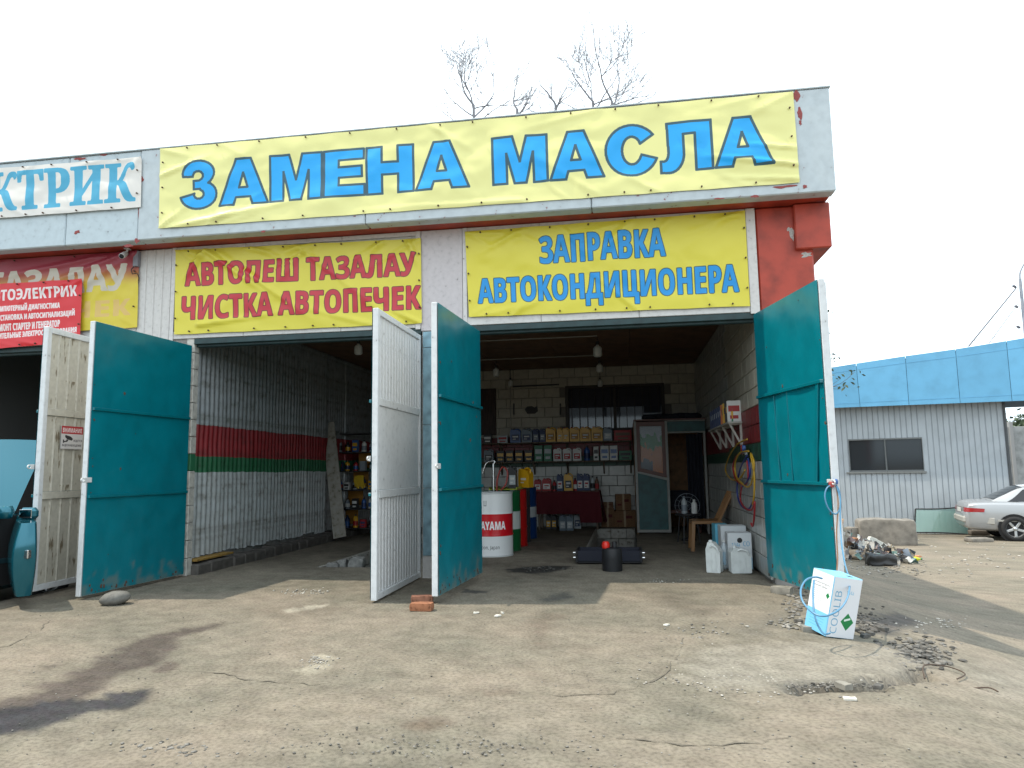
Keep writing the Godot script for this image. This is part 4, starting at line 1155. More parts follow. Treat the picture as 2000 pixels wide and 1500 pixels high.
func tin(label: String, group: String, at: Vector3, w: float, h: float, d: float, body: String, lab: String, called := "box", turn := 0.0) -> Node3D:
	var t := thing(called, label, "box" if called.ends_with("box") else "tin", at, turn, group)
	var m := MB.new(); m.box(Vector3(0, h * 0.5, 0), Vector3(w, h, d), 0.004)
	part(t, "body", m, plastic(body, PAINTS[body], 0.45))
	m = MB.new(); m.box(Vector3(0, h * 0.62, d * 0.5 + 0.001), Vector3(w * 0.8, h * 0.28, 0.002)); m.box(Vector3(0, h * 0.22, d * 0.5 + 0.001), Vector3(w * 0.6, h * 0.16, 0.002))
	part(t, "print", m, plastic(lab, PAINTS[lab], 0.5))
	return t
func span_at(px0: float, px1: float, py0: float, py1: float, z: float) -> Rect2:   # x, base y, width, height on plane z
	var a := on_z(px0, py1, z); var b := on_z(px1, py0, z)
	return Rect2(a.x, a.y, b.x - a.x, b.y - a.y)
func board(called: String, label: String, a: Vector3, b: Vector3, mt: Material, brackets: Array) -> Node3D:
	var t := thing(called, label, "shelf", Vector3((a.x + b.x) * 0.5, minf(a.y, b.y), (a.z + b.z) * 0.5))
	var o := t.position
	var m := MB.new(); m.span(a - o, b - o, 0.003)
	part(t, "board", m, mt)
	for k in brackets:
		m = MB.new()
		m.bar(k[0] - o, k[1] - o, 0.03, 0.02, 0.002); m.bar(k[1] - o, k[2] - o, 0.03, 0.02, 0.002); m.bar(k[2] - o, k[0] - o, 0.026, 0.016, 0.002)
		part(t, "bracket", m, mt)
	return t
func drum(at: Vector3, turn: float, label: String, im: Image, lid: Color) -> Node3D:
	var t := thing("oil_drum", label, "drum", at, turn, "oil drums in a row")
	var m := MB.new()
	var r := 0.286
	m.lathe([Vector2(r, 0.012), Vector2(r, 0.28), Vector2(r + 0.008, 0.29), Vector2(r + 0.008, 0.3), Vector2(r, 0.31), Vector2(r, 0.57), Vector2(r + 0.008, 0.58), Vector2(r + 0.008, 0.59), Vector2(r, 0.6), Vector2(r, 0.872)], 72)
	# even the print along the height instead of along the profile
	for k in m.uv.size(): m.uv[k].y = m.v[k].y / 0.884
	part(t, "side", m, print_mat("drum_%s" % label, im, 0.3))
	var lm := mat("drum_lid_%s" % label, lid, 0.35)
	m = MB.new(); m.lathe([Vector2(r + 0.004, 0.86), Vector2(r + 0.007, 0.872), Vector2(r + 0.005, 0.884), Vector2(r - 0.008, 0.884), Vector2(r - 0.012, 0.866), Vector2(0, 0.866)], 36)
	part(t, "lid", m, lm)
	m = MB.new(); m.lathe([Vector2(r + 0.006, 0.0), Vector2(r + 0.008, 0.012), Vector2(r, 0.02)], 36)
	part(t, "foot_ring", m, lm)
	for k in 2:
		m = MB.new(); m.lathe([Vector2(0.04, 0.866), Vector2(0.036, 0.886), Vector2(0.036, 0.886), Vector2(0, 0.886)], 12, Transform3D(Basis(), Vector3(0.2 * cos(2.0 + k * PI), 0, 0.2 * sin(2.0 + k * PI))))
		part(t, "bung", m, plastic("pale", PAINTS.pale))
	return t
func stripes(cols: Array) -> Image:   # bottom to top: [fraction, colour]
	var im := Image.create_empty(64, 128, false, Image.FORMAT_RGB8)
	for q in cols: im.fill_rect(Rect2i(0, int(q[0] * 128), 64, 128), q[1])
	return im
func curve(pts: Array, m := 6) -> Array:
	var out := []
	for k in pts.size() - 1:
		var a: Vector3 = pts[maxi(k - 1, 0)]; var b: Vector3 = pts[k]; var c: Vector3 = pts[k + 1]; var d: Vector3 = pts[mini(k + 2, pts.size() - 1)]
		for i in m: out.append(b.cubic_interpolate(c, a, d, float(i) / m))
	out.append(pts[pts.size() - 1])
	return out

func make_shop() -> void:
	var wood := mat("shelf_wood", Color(0.2, 0.16, 0.12), 0.7, {tex = "wood", scale = 0.8})
	var shelf_z := -6.92
	var top_y := on_z(1100, 863, shelf_z).y
	var mid_y := on_z(1100, 900.5, shelf_z).y
	for q in [[top_y, "upper plank shelf of oil jugs under the barred window"], [mid_y, "lower plank shelf of oil tins on the back wall"]]:
		var br := []
		for x in [-2.6, -1.9, -1.2, -0.45, 0.1]: br.append([Vector3(x, q[0] - 0.025, -6.82), Vector3(x, q[0] - 0.025, ZB + 0.03), Vector3(x, q[0] - 0.27, ZB + 0.03)])
		board("wall_shelf", q[1], Vector3(-3.25, q[0] - 0.025, ZB + 0.02), Vector3(0.13, q[0], -6.78), wood, br)
	# upper shelf, from the door towards the booth
	var up := [[945, 961, 846, "tin", "black", "white", "black tin with white print on the upper shelf", ""], [972, 992, 848, "tin", "pale", "red", "small pale box with red print on the upper shelf", ""],
		[996.5, 1017, 835, "jug", "blue", "navy", "blue oil jug on the upper shelf", ""], [1019, 1040, 835, "jug", "steel", "navy", "slate oil jug on the upper shelf", ""], [1041, 1053, 836, "jug", "navy", "grey", "narrow navy oil jug on the upper shelf", "narrow navy jugs on the upper shelf"], [1054.5, 1065.5, 836, "jug", "navy", "grey", "narrow navy oil jug on the upper shelf", "narrow navy jugs on the upper shelf"],
		[1067, 1086, 834, "jug", "yellow", "amber", "yellow oil jug facing out beside the narrow navy jugs", "yellow jugs facing out"], [1088, 1099, 835, "jug", "yellow", "yellow", "yellow oil jug standing sideways on the upper shelf", "yellow jugs standing sideways"], [1100, 1111.5, 835, "jug", "yellow", "yellow", "yellow oil jug standing sideways on the upper shelf", "yellow jugs standing sideways"], [1113, 1132, 834, "jug", "yellow", "amber", "yellow oil jug facing out next to the sideways yellow pair", "yellow jugs facing out"], [1133.5, 1154, 834, "jug", "yellow", "amber", "yellow oil jug facing out between two other facing yellow jugs", "yellow jugs facing out"], [1155.5, 1177, 834, "jug", "yellow", "amber", "yellow oil jug facing out beside the grey blue jug", "yellow jugs facing out"],
		[1179, 1196, 836, "jug", "steel", "pale", "grey blue oil jug beside the dark red carton", ""], [1199, 1234, 842, "tin", "red", "brown", "dark red carton at the end of the upper shelf", ""]]
	for s in up:
		var r := span_at(s[0], s[1], s[2], 863, shelf_z)
		var at := Vector3(r.get_center().x, top_y + 0.002, shelf_z + rng.randf_range(-0.02, 0.02))
		if s[3] == "jug": jug(s[6], s[7], at, r.size.x * 0.96, r.size.y, minf(0.12, r.size.x * 0.8), s[4], s[5], "black" if s[4] != "yellow" else "red", rng.randf_range(-0.12, 0.12))
		else: tin(s[6], s[7], at, r.size.x * 0.96, r.size.y, 0.1, s[4], s[5])
	var md := [[946, 965, 875, "jug", "grey", "black", "grey jug at the door end of the lower shelf", ""]]
	for k in 4: md.append([970 + k * 18.3, 985.5 + k * 18.3, 878, "tin", "black", "yellow", "black tin with an amber label on the lower shelf", "black and amber tins"])
	for k in 2: md.append([1044 + k * 18.6, 1060 + k * 18.0, 869, "tin", "green", "pale", "tall green tin with pale print on the lower shelf", "tall green tins"])
	for k in 3: md.append([1081 + k * 19.0, 1097 + k * 19.2, 875, "jug", "white", "red", "white jug with a red cap and label on the lower shelf", "white jugs with red caps"])
	md += [[1141, 1152, 871, "flask", "blue", "navy", "blue cylinder bottle on the lower shelf", ""], [1159.5, 1169, 873, "tin", "white", "black", "narrow white box with black print on the lower shelf", ""], [1173, 1189, 872, "tin", "white", "blue", "white box with a blue disc on the lower shelf", "white boxes with blue discs"], [1191, 1206, 872, "tin", "white", "blue", "white box with a blue disc on the lower shelf", "white boxes with blue discs"], [1209, 1234, 882, "tin", "green", "black", "low dark green box at the end of the lower shelf", ""]]
	for s in md:
		var r := span_at(s[0], s[1], s[2], 900.5, shelf_z)
		var at := Vector3(r.get_center().x, mid_y + 0.002, shelf_z + rng.randf_range(-0.02, 0.02))
		if s[3] == "jug": jug(s[6], s[7], at, r.size.x * 0.96, r.size.y, minf(0.12, r.size.x * 0.7), s[4], s[5], "red")
		elif s[3] == "flask": flask(s[6], s[7], at, r.size.x * 0.48, r.size.y, s[4], s[5])
		else: tin(s[6], s[7], at, r.size.x * 0.96, r.size.y, 0.09, s[4], s[5])
	# cloth-covered table
	var tz := -6.35
	var ty := on_z(1100, 959, tz).y
	var ta := on_z(1046, 959, tz); var tb := on_z(1171, 959, tz)
	var t := thing("table", "low table under a dark red cloth with bottles on top", "table", Vector3((ta.x + tb.x) * 0.5, 0, tz - 0.3))
	var half: float = (tb.x - ta.x) * 0.5
	var m := MB.new(); m.box(Vector3(0, ty - 0.02, 0), Vector3(half * 2.0 - 0.04, 0.03, 0.56), 0.004)
	part(t, "tabletop", m, wood)
	for x in [-half + 0.06, half - 0.06]:
		for z in [-0.24, 0.24]:
			m = MB.new(); m.box(Vector3(x, (ty - 0.036) * 0.5, z), Vector3(0.045, ty - 0.036, 0.045), 0.004)
			part(t, "leg", m, wood)
	m = MB.new()
	var rows := []
	var f := FastNoiseLite.new(); f.seed = 8; f.frequency = 2.0
	for i in 26:   # cloth: back edge, over the top, down the front and right side
		var row := PackedVector3Array()
		for j in 61:
			var u := lerpf(-half, half, j / 60.0)
			var s := i / 25.0
			var p: Vector3
			if s < 0.3: p = Vector3(u, ty, lerpf(-0.28, 0.285, s / 0.3))
			else:
				var k := (s - 0.3) / 0.7
				var drop := k * (0.62 if u > half * 0.35 else 0.45)
				p = Vector3(u * (1.0 + 0.05 * k), ty - drop, 0.285 + 0.03 * k * sin(u * 17.0) + 0.035 * k + 0.02 * k * f.get_noise_2d(u * 3.0, k))
			row.append(p)
		rows.append(row)
	m.grid(rows)
	rows = []
	for i in 10:
		var row := PackedVector3Array()
		for j in 14:
			var k := i / 9.0; var w := lerpf(-0.28, 0.285, j / 13.0)
			row.append(Vector3(half + k * (0.1 + 0.02 * sin(w * 22.0)), ty - 0.62 * k, w + 0.03 * k))
		rows.append(row)
	m.grid(rows)
	part(t, "cloth", m, mat("maroon_cloth", Color(0.13, 0.012, 0.02), 0.9, {tex = "fine", scale = 3.0}))
	var tt := [[1042, 1056, 936, "jug", "red", "white", "red jug with a pale label on the cloth table", "red jugs on the cloth table"], [1058, 1076, 934, "jug", "red", "white", "red jug with a pale label on the cloth table", "red jugs on the cloth table"], [1078, 1086, 938, "flask", "red", "black", "small red bottle on the cloth table", ""], [1087, 1099, 926, "jug", "navy", "white", "navy jug beside a yellow jug on the cloth table", ""], [1101, 1118, 924, "jug", "yellow", "black", "yellow jug with black label on the cloth table", ""], [1119, 1127, 934, "flask", "red", "white", "slim red bottle between yellow and navy jugs on the table", ""], [1126, 1138, 925, "jug", "navy", "white", "navy jug in the pair on the cloth table", "pair of navy jugs"], [1139, 1151, 925, "jug", "navy", "white", "navy jug in the pair on the cloth table", "pair of navy jugs"], [1153, 1161, 930, "flask", "pale", "black", "pale bottle with black label on the cloth table", ""], [1162, 1169, 932, "flask", "brown", "red", "dark bottle at the end of the cloth table", ""]]
	for s in tt:
		var r := span_at(s[0], s[1], s[2], 959, tz)
		var at := Vector3(r.get_center().x, ty + 0.002, tz - rng.randf_range(0.08, 0.14))
		if s[3] == "jug": jug(s[6], s[7], at, r.size.x * 0.95, r.size.y, minf(0.11, r.size.x * 0.7), s[4], s[5], "black" if s[4] == "yellow" else s[4])
		else: flask(s[6], s[7], at, r.size.x * 0.45, r.size.y, s[4], s[5])
	var un := [[1052, 1062, 1003, 1027, "flask", "orange", "orange", "orange bottle on the floor in front of the table", ""], [1067, 1077, 1004, 1033, "jug", "black", "yellow", "black jug with yellow label on the floor under the cloth", "black jugs under the cloth"], [1078, 1088, 1004, 1033, "jug", "black", "yellow", "black jug with yellow label on the floor under the cloth", "black jugs under the cloth"], [1093, 1106, 1005, 1036, "jug", "steel", "pale", "blue grey jug on the floor under the cloth", "blue grey jugs under the cloth"], [1107, 1120, 1005, 1036, "jug", "steel", "pale", "blue grey jug on the floor under the cloth", "blue grey jugs under the cloth"], [1122, 1135, 1003, 1032, "jug", "pale", "navy", "silver jug on the floor under the cloth", ""]]
	for s in un:
		var g := on_y((s[0] + s[1]) * 0.5, s[3], 0.0)
		var r := span_at(s[0], s[1], s[2], s[3], g.z)
		if s[4] == "jug": jug(s[7], s[8], g, r.size.x * 0.95, r.size.y, 0.1, s[5], s[6])
		else: flask(s[7], s[8], g, r.size.x * 0.48, r.size.y, s[5], s[6])
	# drums along the left side
	var im := Image.create_empty(1440, 360, false, Image.FORMAT_RGB8); im.fill(rgb(222, 224, 224))
	im.fill_rect(Rect2i(0, 122, 1440, 124), rgb(196, 16, 30))
	put_text(im, "TAKAYAMA", Rect2(476, 164, 450, 44), rgb(236, 236, 236), {grow = 1.5})
	put_text(im, "Nippon, Japan", Rect2(572, 296, 276, 26), rgb(40, 40, 44), {bold = false})
	put_text(im, "Ш", Rect2(668, 46, 34, 30), rgb(40, 40, 44), {bold = false})
	im.flip_y()
	var dw := on_z(1002, 1030, -2.2).x - 0.292
	drum(Vector3(dw, 0, -2.2), PI / 2, "white drum with a red lettered band beside the teal door", im, Color(0.5, 0.52, 0.52))
	drum(Vector3(dw + 0.02, 0, -2.83), PI / 2, "green drum with a white middle band behind the white drum", stripes([[0, rgb(20, 92, 50)], [0.36, rgb(206, 212, 208)], [0.66, rgb(20, 92, 50)]]), Color(0.02, 0.1, 0.04))
	drum(Vector3(dw + 0.03, 0, -3.46), PI / 2, "bright red drum behind the green and white drum", stripes([[0, rgb(196, 26, 26)]]), Color(0.4, 0.02, 0.02))
	drum(Vector3(dw + 0.0, 0, -4.09), PI / 2, "dark grey drum between the red and the blue drum", stripes([[0, rgb(62, 66, 72)]]), Color(0.05, 0.055, 0.06))
	drum(Vector3(dw + 0.03, 0, -4.72), PI / 2, "blue drum with a white band, last before the cloth table", stripes([[0, rgb(22, 62, 120)], [0.42, rgb(200, 206, 208)], [0.62, rgb(22, 62, 120)]]), Color(0.01, 0.05, 0.16))
	# on the drums: tray, pump, jugs
	t = thing("drip_tray", "yellow green tray lying across the drum lids", "tray", Vector3(dw + 0.04, 0.89, -3.3))
	m = MB.new(); m.box(Vector3(0, 0.008, 0), Vector3(0.44, 0.014, 0.9), 0.003); m.box(Vector3(0.21, 0.025, 0), Vector3(0.012, 0.03, 0.9), 0.002); m.box(Vector3(-0.21, 0.025, 0), Vector3(0.012, 0.03, 0.9), 0.002)
	part(t, "pan", m, plastic("tray", Color(0.35, 0.4, 0.03)))
	var jr := span_at(1015, 1039, 915, 955, -3.45)
	jug("yellow jug standing on the tray over the drums", "", Vector3(jr.get_center().x, 0.908, -3.45), jr.size.x, jr.size.y, 0.13, "yellow", "yellow", "black", -0.5)
	jr = span_at(994, 1009, 911, 955, -3.3)
	jug("black jug with pale print standing on the drum tray", "", Vector3(jr.get_center().x, 0.908, -3.3), jr.size.x, jr.size.y, 0.1, "black", "pale")
	t = thing("hand_pump", "chrome hand pump with a red hose screwed into a drum", "pump", Vector3(on_z(964, 950, -2.75).x, 0.87, -2.75))
	m = MB.new(); m.tube([Vector3(0, 0, 0), Vector3(0, 0.42, 0)], 0.018, 10)
	part(t, "tube", m, mat("chrome", Color(0.6, 0.6, 0.6), 0.2, {metal = 1.0}))
	m = MB.new(); m.tube(curve([Vector3(0, 0.4, 0), Vector3(0.02, 0.46, 0), Vector3(-0.1, 0.43, 0.02), Vector3(-0.16, 0.28, 0.02)]), 0.012, 8)
	part(t, "spout", m, mats["chrome"])
	m = MB.new(); m.tube(curve([Vector3(0.06, 0.0, 0.05), Vector3(0.07, 0.2, 0.05), Vector3(0.14, 0.36, 0.04), Vector3(0.22, 0.3, 0.03), Vector3(0.2, 0.12, 0.05), Vector3(0.12, 0.02, 0.06)]), 0.013, 8)
	part(t, "hose", m, plastic("hose_red", Color(0.3, 0.03, 0.02)))
	# cardboard boxes behind the pit
	var card := mat("cardboard", Color(0.23, 0.12, 0.055), 0.85, {tex = "fine", scale = 2.0})
	for q in [[1175, 1199, 993, 1030, 0.0, "brown carton on the floor beside the maroon cloth"], [1177, 1197, 981, 993, 1.0, "flat brown carton lying on the carton beside the cloth"], [1200, 1241, 997, 1030, 0.0, "wide brown carton at the head of the pit"], [1202, 1231, 965, 997, 2.0, "square brown carton on top of the wide carton"]]:
		var g := on_y((q[0] + q[1]) * 0.5, 1030, 0.0)
		var r := span_at(q[0], q[1], q[2], q[3], g.z)
		var c := thing("cardboard_box", q[5], "box", Vector3(r.get_center().x, maxf(r.position.y, 0.002), g.z - 0.15), 0.04 * q[4])
		m = MB.new(); m.box(Vector3(0, r.size.y * 0.5, 0), Vector3(r.size.x, r.size.y - 0.003, 0.28), 0.005)
		part(c, "carton", m, card)
		m = MB.new(); m.box(Vector3(0, r.size.y * 0.5, 0.1415), Vector3(0.04, r.size.y - 0.01, 0.001)); m.box(Vector3(0, r.size.y - 0.0005, 0), Vector3(0.04, 0.002, 0.27))
		part(c, "tape", m, mat("tape", Color(0.3, 0.2, 0.1), 0.3))
		m = MB.new(); m.box(Vector3(r.size.x * 0.2, r.size.y * 0.6, 0.1415), Vector3(r.size.x * 0.3, r.size.y * 0.16, 0.001)); m.box(Vector3(-r.size.x * 0.25, r.size.y * 0.35, 0.1415), Vector3(r.size.x * 0.25, r.size.y * 0.1, 0.001))
		part(c, "print", m, plastic("carton_ink", Color(0.12, 0.02, 0.015), 0.8))
	# waste-oil trough over the pit with a can standing at its lip
	var tr := thing("oil_trough", "black and blue steel trough lying across the pit", "trough", Vector3(-0.25, 0, -1.35))
	m = MB.new(); m.box(Vector3(0, 0.03, -0.1), Vector3(0.8, 0.03, 0.42), 0.005)
	part(tr, "pan", m, plastic("black_steel", Color(0.008, 0.008, 0.01), 0.6))
	for z in [-0.3, 0.1]:
		m = MB.new(); m.box(Vector3(0, 0.1, z), Vector3(0.8, 0.14, 0.02), 0.004)
		part(tr, "side_plate", m, plastic("trough_blue", Color(0.002, 0.004, 0.016), 0.6))
	for x in [-0.4, 0.4]:
		m = MB.new(); m.box(Vector3(x, 0.1, -0.1), Vector3(0.03, 0.15, 0.46), 0.004)
		part(tr, "end_plate", m, plastic("black_steel", Color.BLACK))
		for k in 2:
			m = MB.new(); m.lathe([Vector2(0.018, 0), Vector2(0.018, 0.03), Vector2(0.018, 0.03), Vector2(0, 0.03)], 6, Transform3D(Basis(Vector3.FORWARD, signf(x) * PI / 2), Vector3(x + signf(x) * 0.015, 0.08 + k * 0.06, 0.08)))
			part(tr, "bolt", m, mats["chrome"])
	var cn := thing("oil_can", "black waste oil can with a red lid in front of the trough", "can", on_y(1196, 1117, 0.0) + Vector3(0, 0, -0.1))
	m = MB.new(); m.lathe([Vector2(0, 0), Vector2(0.115, 0), Vector2(0.115, 0), Vector2(0.12, 0.12), Vector2(0.115, 0.13), Vector2(0.12, 0.14), Vector2(0.118, 0.25), Vector2(0.06, 0.27), Vector2(0, 0.27)], 20)
	part(cn, "body", m, plastic("black_steel", Color.BLACK))
	m = MB.new(); m.lathe([Vector2(0.045, 0.26), Vector2(0.05, 0.3), Vector2(0.035, 0.335), Vector2(0.0, 0.34)], 12, Transform3D(Basis(), Vector3(-0.07, 0, 0)))
	part(cn, "lid", m, plastic("signal_red", Color(0.65, 0.02, 0.01)))
	m = MB.new(); m.lathe([Vector2(0.03, 0.26), Vector2(0.03, 0.33), Vector2(0.0, 0.34)], 10, Transform3D(Basis(), Vector3(0.03, 0, 0)))
	part(cn, "spout", m, plastic("black_steel", Color.BLACK))
	make_window()
	make_booth()
	make_lamps()
	make_right_side()
	make_left_bay()
func make_window() -> void:
	var t := thing("barred_window", "dark barred window in the back wall over the shelves", "window", Vector3(-0.19, 1.97, ZB))
	var fm := mat("window_frame", Color(0.03, 0.025, 0.022), 0.6)
	var m := MB.new()
	for q in [[Vector3(-1.03, 0, -0.1), Vector3(-0.96, 0.97, 0.03)], [Vector3(0.96, 0, -0.1), Vector3(1.03, 0.97, 0.03)], [Vector3(-0.96, 0, -0.1), Vector3(0.96, 0.06, 0.03)], [Vector3(-0.96, 0.91, -0.1), Vector3(0.96, 0.97, 0.03)], [Vector3(-0.03, 0.06, -0.09), Vector3(0.03, 0.91, 0.02)]]: m.span(q[0], q[1], 0.004)
	part(t, "frame", m, fm)
	m = MB.new(); m.span(Vector3(-1.0, 0.5, -0.07), Vector3(1.0, 0.94, -0.055)); m.span(Vector3(0.6, 0.36, -0.085), Vector3(0.95, 0.498, -0.06))
	part(t, "blind_board", m, mat("blind_board", Color(0.015, 0.017, 0.03), 0.7))
	for x in [-0.5, 0.5]:
		m = MB.new(); m.box(Vector3(x, 0.265, -0.08), Vector3(0.99, 0.52, 0.006))
		part(t, "pane", m, mat("tinted_pane", Color(0.02, 0.028, 0.04), 0.05, {alpha = 0.9}))
	for k in 12:
		m = MB.new(); m.bar(Vector3(-0.9 + k * 0.164, 0.02, 0.012), Vector3(-0.9 + k * 0.164, 0.95, 0.012), 0.014, 0.014, 0.002)
		part(t, "bar", m, fm)
	# steel bar, then dark pieces painting the shade of a hole and slits
	var dk := mat("dark_iron_and_hole", Color(0.02, 0.02, 0.022), 0.6)
	m = MB.new(); var a := on_z(1002, 755, ZB + 0.04); var b := on_z(1092, 751, ZB + 0.04)
	m.bar(a, b, 0.03, 0.03, 0.003)
	solo("steel_bar", m, dk, "dark steel bar fixed flat to the block wall beside the window", "bar")
	m = MB.new()
	var hp := PackedVector2Array()
	var c := on_z(1038, 800, ZB + 0.02)
	for p in [[1025, 800], [1029, 794], [1039, 793], [1044, 796], [1049, 793], [1051, 803], [1045, 808], [1030, 808]]: var w := on_z(p[0], p[1], ZB + 0.02); hp.append(Vector2(w.x - c.x, w.y - c.y))
	m.prism(hp, -0.006, 0.006)  # flat dark piece paints the shade inside a wall hole
	solo("hole_patch", m, dk, "dark ragged flat piece painted as a hole in the block wall", "plate", "", c)
	for px in [1003.5, 1094.5]:
		m = MB.new(); m.bar(on_z(px, 788, ZB + 0.03), on_z(px, 810, ZB + 0.03), 0.03, 0.025, 0.003)  # dark strip paints the shade inside a wall slit
		solo("slit_strip", m, dk, "short upright dark strip painted as a slit in the block wall", "strap", "dark strips painted as slits in the block wall")
	t = thing("wooden_panel", "dark brown wooden panel hung on the back wall above the shelf", "panel", on_z(955, 850, ZB + 0.05))
	m = MB.new(); m.box(Vector3(-0.1, 0.5, 0), Vector3(0.52, 1.0, 0.04), 0.006)
	part(t, "leaf", m, mat("dark_wood", Color(0.05, 0.025, 0.018), 0.6, {tex = "wood", scale = 0.8}))
	m = MB.new(); m.box(Vector3(0.135, 0.5, 0.023), Vector3(0.03, 0.98, 0.006)); m.box(Vector3(-0.1, 0.96, 0.023), Vector3(0.43, 0.04, 0.006))
	part(t, "batten", m, mats["dark_wood"])
func make_booth() -> void:
	var z := -5.4
	var trim := mat("booth_trim", Color(0.3, 0.3, 0.28), 0.6, {tex = "flecked", scale = 0.8})
	var teal := mat("booth_teal", Color(0.014, 0.085, 0.088), 0.5, {tex = "mottle", scale = 0.8})
	var brown := mat("booth_brown", Color(0.1, 0.03, 0.02), 0.45)
	var ply := mat("booth_ply", Color(0.42, 0.23, 0.11), 0.7, {tex = "mottle", scale = 0.9})
	var t := thing("office_booth", "teal plywood booth with a framed window in the corner of the shop", "booth", Vector3(0.8, 0, z - 0.8))
	var x0 := 0.165 - 0.8; var x1 := 0.77 - 0.8; var zz := 0.8
	var m := MB.new(); m.span(Vector3(x0, 0.03, zz - 0.03), Vector3(x0 + 0.045, 2.04, zz + 0.02), 0.003); m.span(Vector3(x1 - 0.045, 0.03, zz - 0.03), Vector3(x1, 2.04, zz + 0.02), 0.003); m.span(Vector3(x0 + 0.045, 0.03, zz - 0.03), Vector3(x1 - 0.045, 0.08, zz + 0.018), 0.003); m.bar(Vector3(x0 + 0.04, 1.12, zz), Vector3(x1 - 0.04, 0.98, zz), 0.045, 0.04, 0.003)
	part(t, "door_frame", m, trim)
	m = MB.new(); m.prism(PackedVector2Array([Vector2(x0 + 0.045, 0.08), Vector2(x1 - 0.045, 0.08), Vector2(x1 - 0.045, 0.965), Vector2(x0 + 0.045, 1.105)]), zz - 0.02, zz - 0.005)
	part(t, "lower_panel", m, teal)
	m = MB.new(); m.bar(Vector3(x0 + 0.075, 1.12, zz + 0.003), Vector3(x0 + 0.075, 2.03, zz + 0.003), 0.062, 0.04, 0.004); m.bar(Vector3(x1 - 0.075, 1.02, zz + 0.003), Vector3(x1 - 0.075, 2.03, zz + 0.003), 0.062, 0.04, 0.004); m.bar(Vector3(x0 + 0.1, 1.99, zz + 0.001), Vector3(x1 - 0.1, 1.99, zz + 0.001), 0.08, 0.04, 0.004); m.bar(Vector3(x0 + 0.1, 1.15, zz + 0.001), Vector3(x1 - 0.1, 1.05, zz + 0.001), 0.07, 0.04, 0.004)
	part(t, "window_frame", m, brown)
	var im := Image.create_empty(128, 192, false, Image.FORMAT_RGB8)
	var f := FastNoiseLite.new(); f.seed = 3; f.frequency = 0.02; f.fractal_octaves = 3
	for y in 192:
		for x in 128:
			var k := f.get_noise_2d(x, y) * 0.25 + y / 192.0
			var c := rgb(126, 134, 140)
			if k > 0.22: c = rgb(58, 118, 72)
			if k > 0.42: c = rgb(170, 100, 48)
			if k > 0.7 and x < 70: c = rgb(64, 68, 84)
			im.set_pixel(x, y, c)
	m = MB.new(); m.grid([[Vector3(x0 + 0.1, 1.955, zz - 0.008), Vector3(x1 - 0.1, 1.955, zz - 0.008)], [Vector3(x0 + 0.1, 1.14, zz - 0.008), Vector3(x1 - 0.1, 1.06, zz - 0.008)]])
	part(t, "picture", m, print_mat("booth_picture", im, 0.5))
	m = MB.new(); m.box(Vector3((x0 + x1) * 0.5, 1.53, zz), Vector3(x1 - x0 - 0.2, 0.82, 0.005))
	part(t, "pane", m, mat("clear_pane", Color(0.5, 0.55, 0.55), 0.04, {alpha = 0.08, spec = 0.2}))
	m = MB.new(); m.span(Vector3(x1 + 0.002, 1.84, zz - 0.03), Vector3(1.44 - 0.8, 2.02, zz + 0.01), 0.003)
	part(t, "header", m, teal)
	m = MB.new(); m.span(Vector3(x1 + 0.002, 2.022, zz - 0.03), Vector3(1.44 - 0.8, 2.045, zz + 0.03), 0.003); m.span(Vector3(x1 + 0.002, 1.81, zz - 0.03), Vector3(1.44 - 0.8, 1.838, zz + 0.02), 0.003); m.span(Vector3(1.4 - 0.8, 0.0, zz - 0.03), Vector3(1.44 - 0.8, 1.808, zz + 0.02), 0.003)
	part(t, "trim", m, trim)
	m = MB.new(); m.span(Vector3(x0, 0.0, -0.9), Vector3(x0 + 0.03, 2.02, zz - 0.032)); m.span(Vector3(x0 + 0.032, 0.0, -0.93), Vector3(0.66, 2.02, -0.9))
	part(t, "plywood_wall", m, ply)
	m = MB.new(); m.span(Vector3(x0, 2.048, -0.93), Vector3(0.66, 2.075, zz + 0.02))
	part(t, "roof_board", m, brown)
	# things in and on the booth
	var cloth := mat("dark_cloth", Color(0.012, 0.014, 0.024), 0.95, {tex = "fine", scale = 2.0})
	m = MB.new()
	var rows := []
	for i in 12:
		var row := PackedVector3Array()
		for j in 22: row.append(Vector3(lerpf(-0.14, 0.14, j / 21.0), 1.78 - i * 0.15, 0.03 * sin(j * 1.3) * (0.6 + i * 0.05)))
		rows.append(row)
	m.grid(rows)
	solo("curtain", m, cloth, "dark curtain hanging in the booth doorway", "curtain", "", Vector3(1.24, 0.0, z - 0.06))
	m = MB.new()
	for k in 5: m.obox(Transform3D(Basis(Vector3.UP, k * 0.7), Vector3(-0.4 + k * 0.2, 0.05 + 0.01 * (k % 2), 0.02 * k)), Vector3(0.26, 0.09, 0.3), 0.03)
	solo("rag_bundle", m, cloth, "row of dark rag bundles lying on the booth roof", "rags", "", Vector3(0.85, 2.076, z - 0.2))
	t = thing("cot", "low cot with dark folded blankets inside the booth", "bed", Vector3(1.0, 0, z - 0.8))
	m = MB.new(); m.box(Vector3(0, 0.38, 0), Vector3(0.7, 0.06, 1.1), 0.01)
	part(t, "frame", m, brown)
	for q in [[-0.3, -0.5], [0.3, -0.5], [-0.3, 0.5], [0.3, 0.5]]:
		m = MB.new(); m.box(Vector3(q[0], 0.175, q[1]), Vector3(0.05, 0.35, 0.05), 0.005); part(t, "leg", m, brown)
	m = MB.new()
	for k in 3: m.obox(Transform3D(Basis(Vector3.UP, 0.1 * k), Vector3(-0.05 * k, 0.48 + 0.11 * k, 0.35 - 0.03 * k)), Vector3(0.6 - 0.06 * k, 0.12, 0.36), 0.04)
	part(t, "blankets", m, cloth)
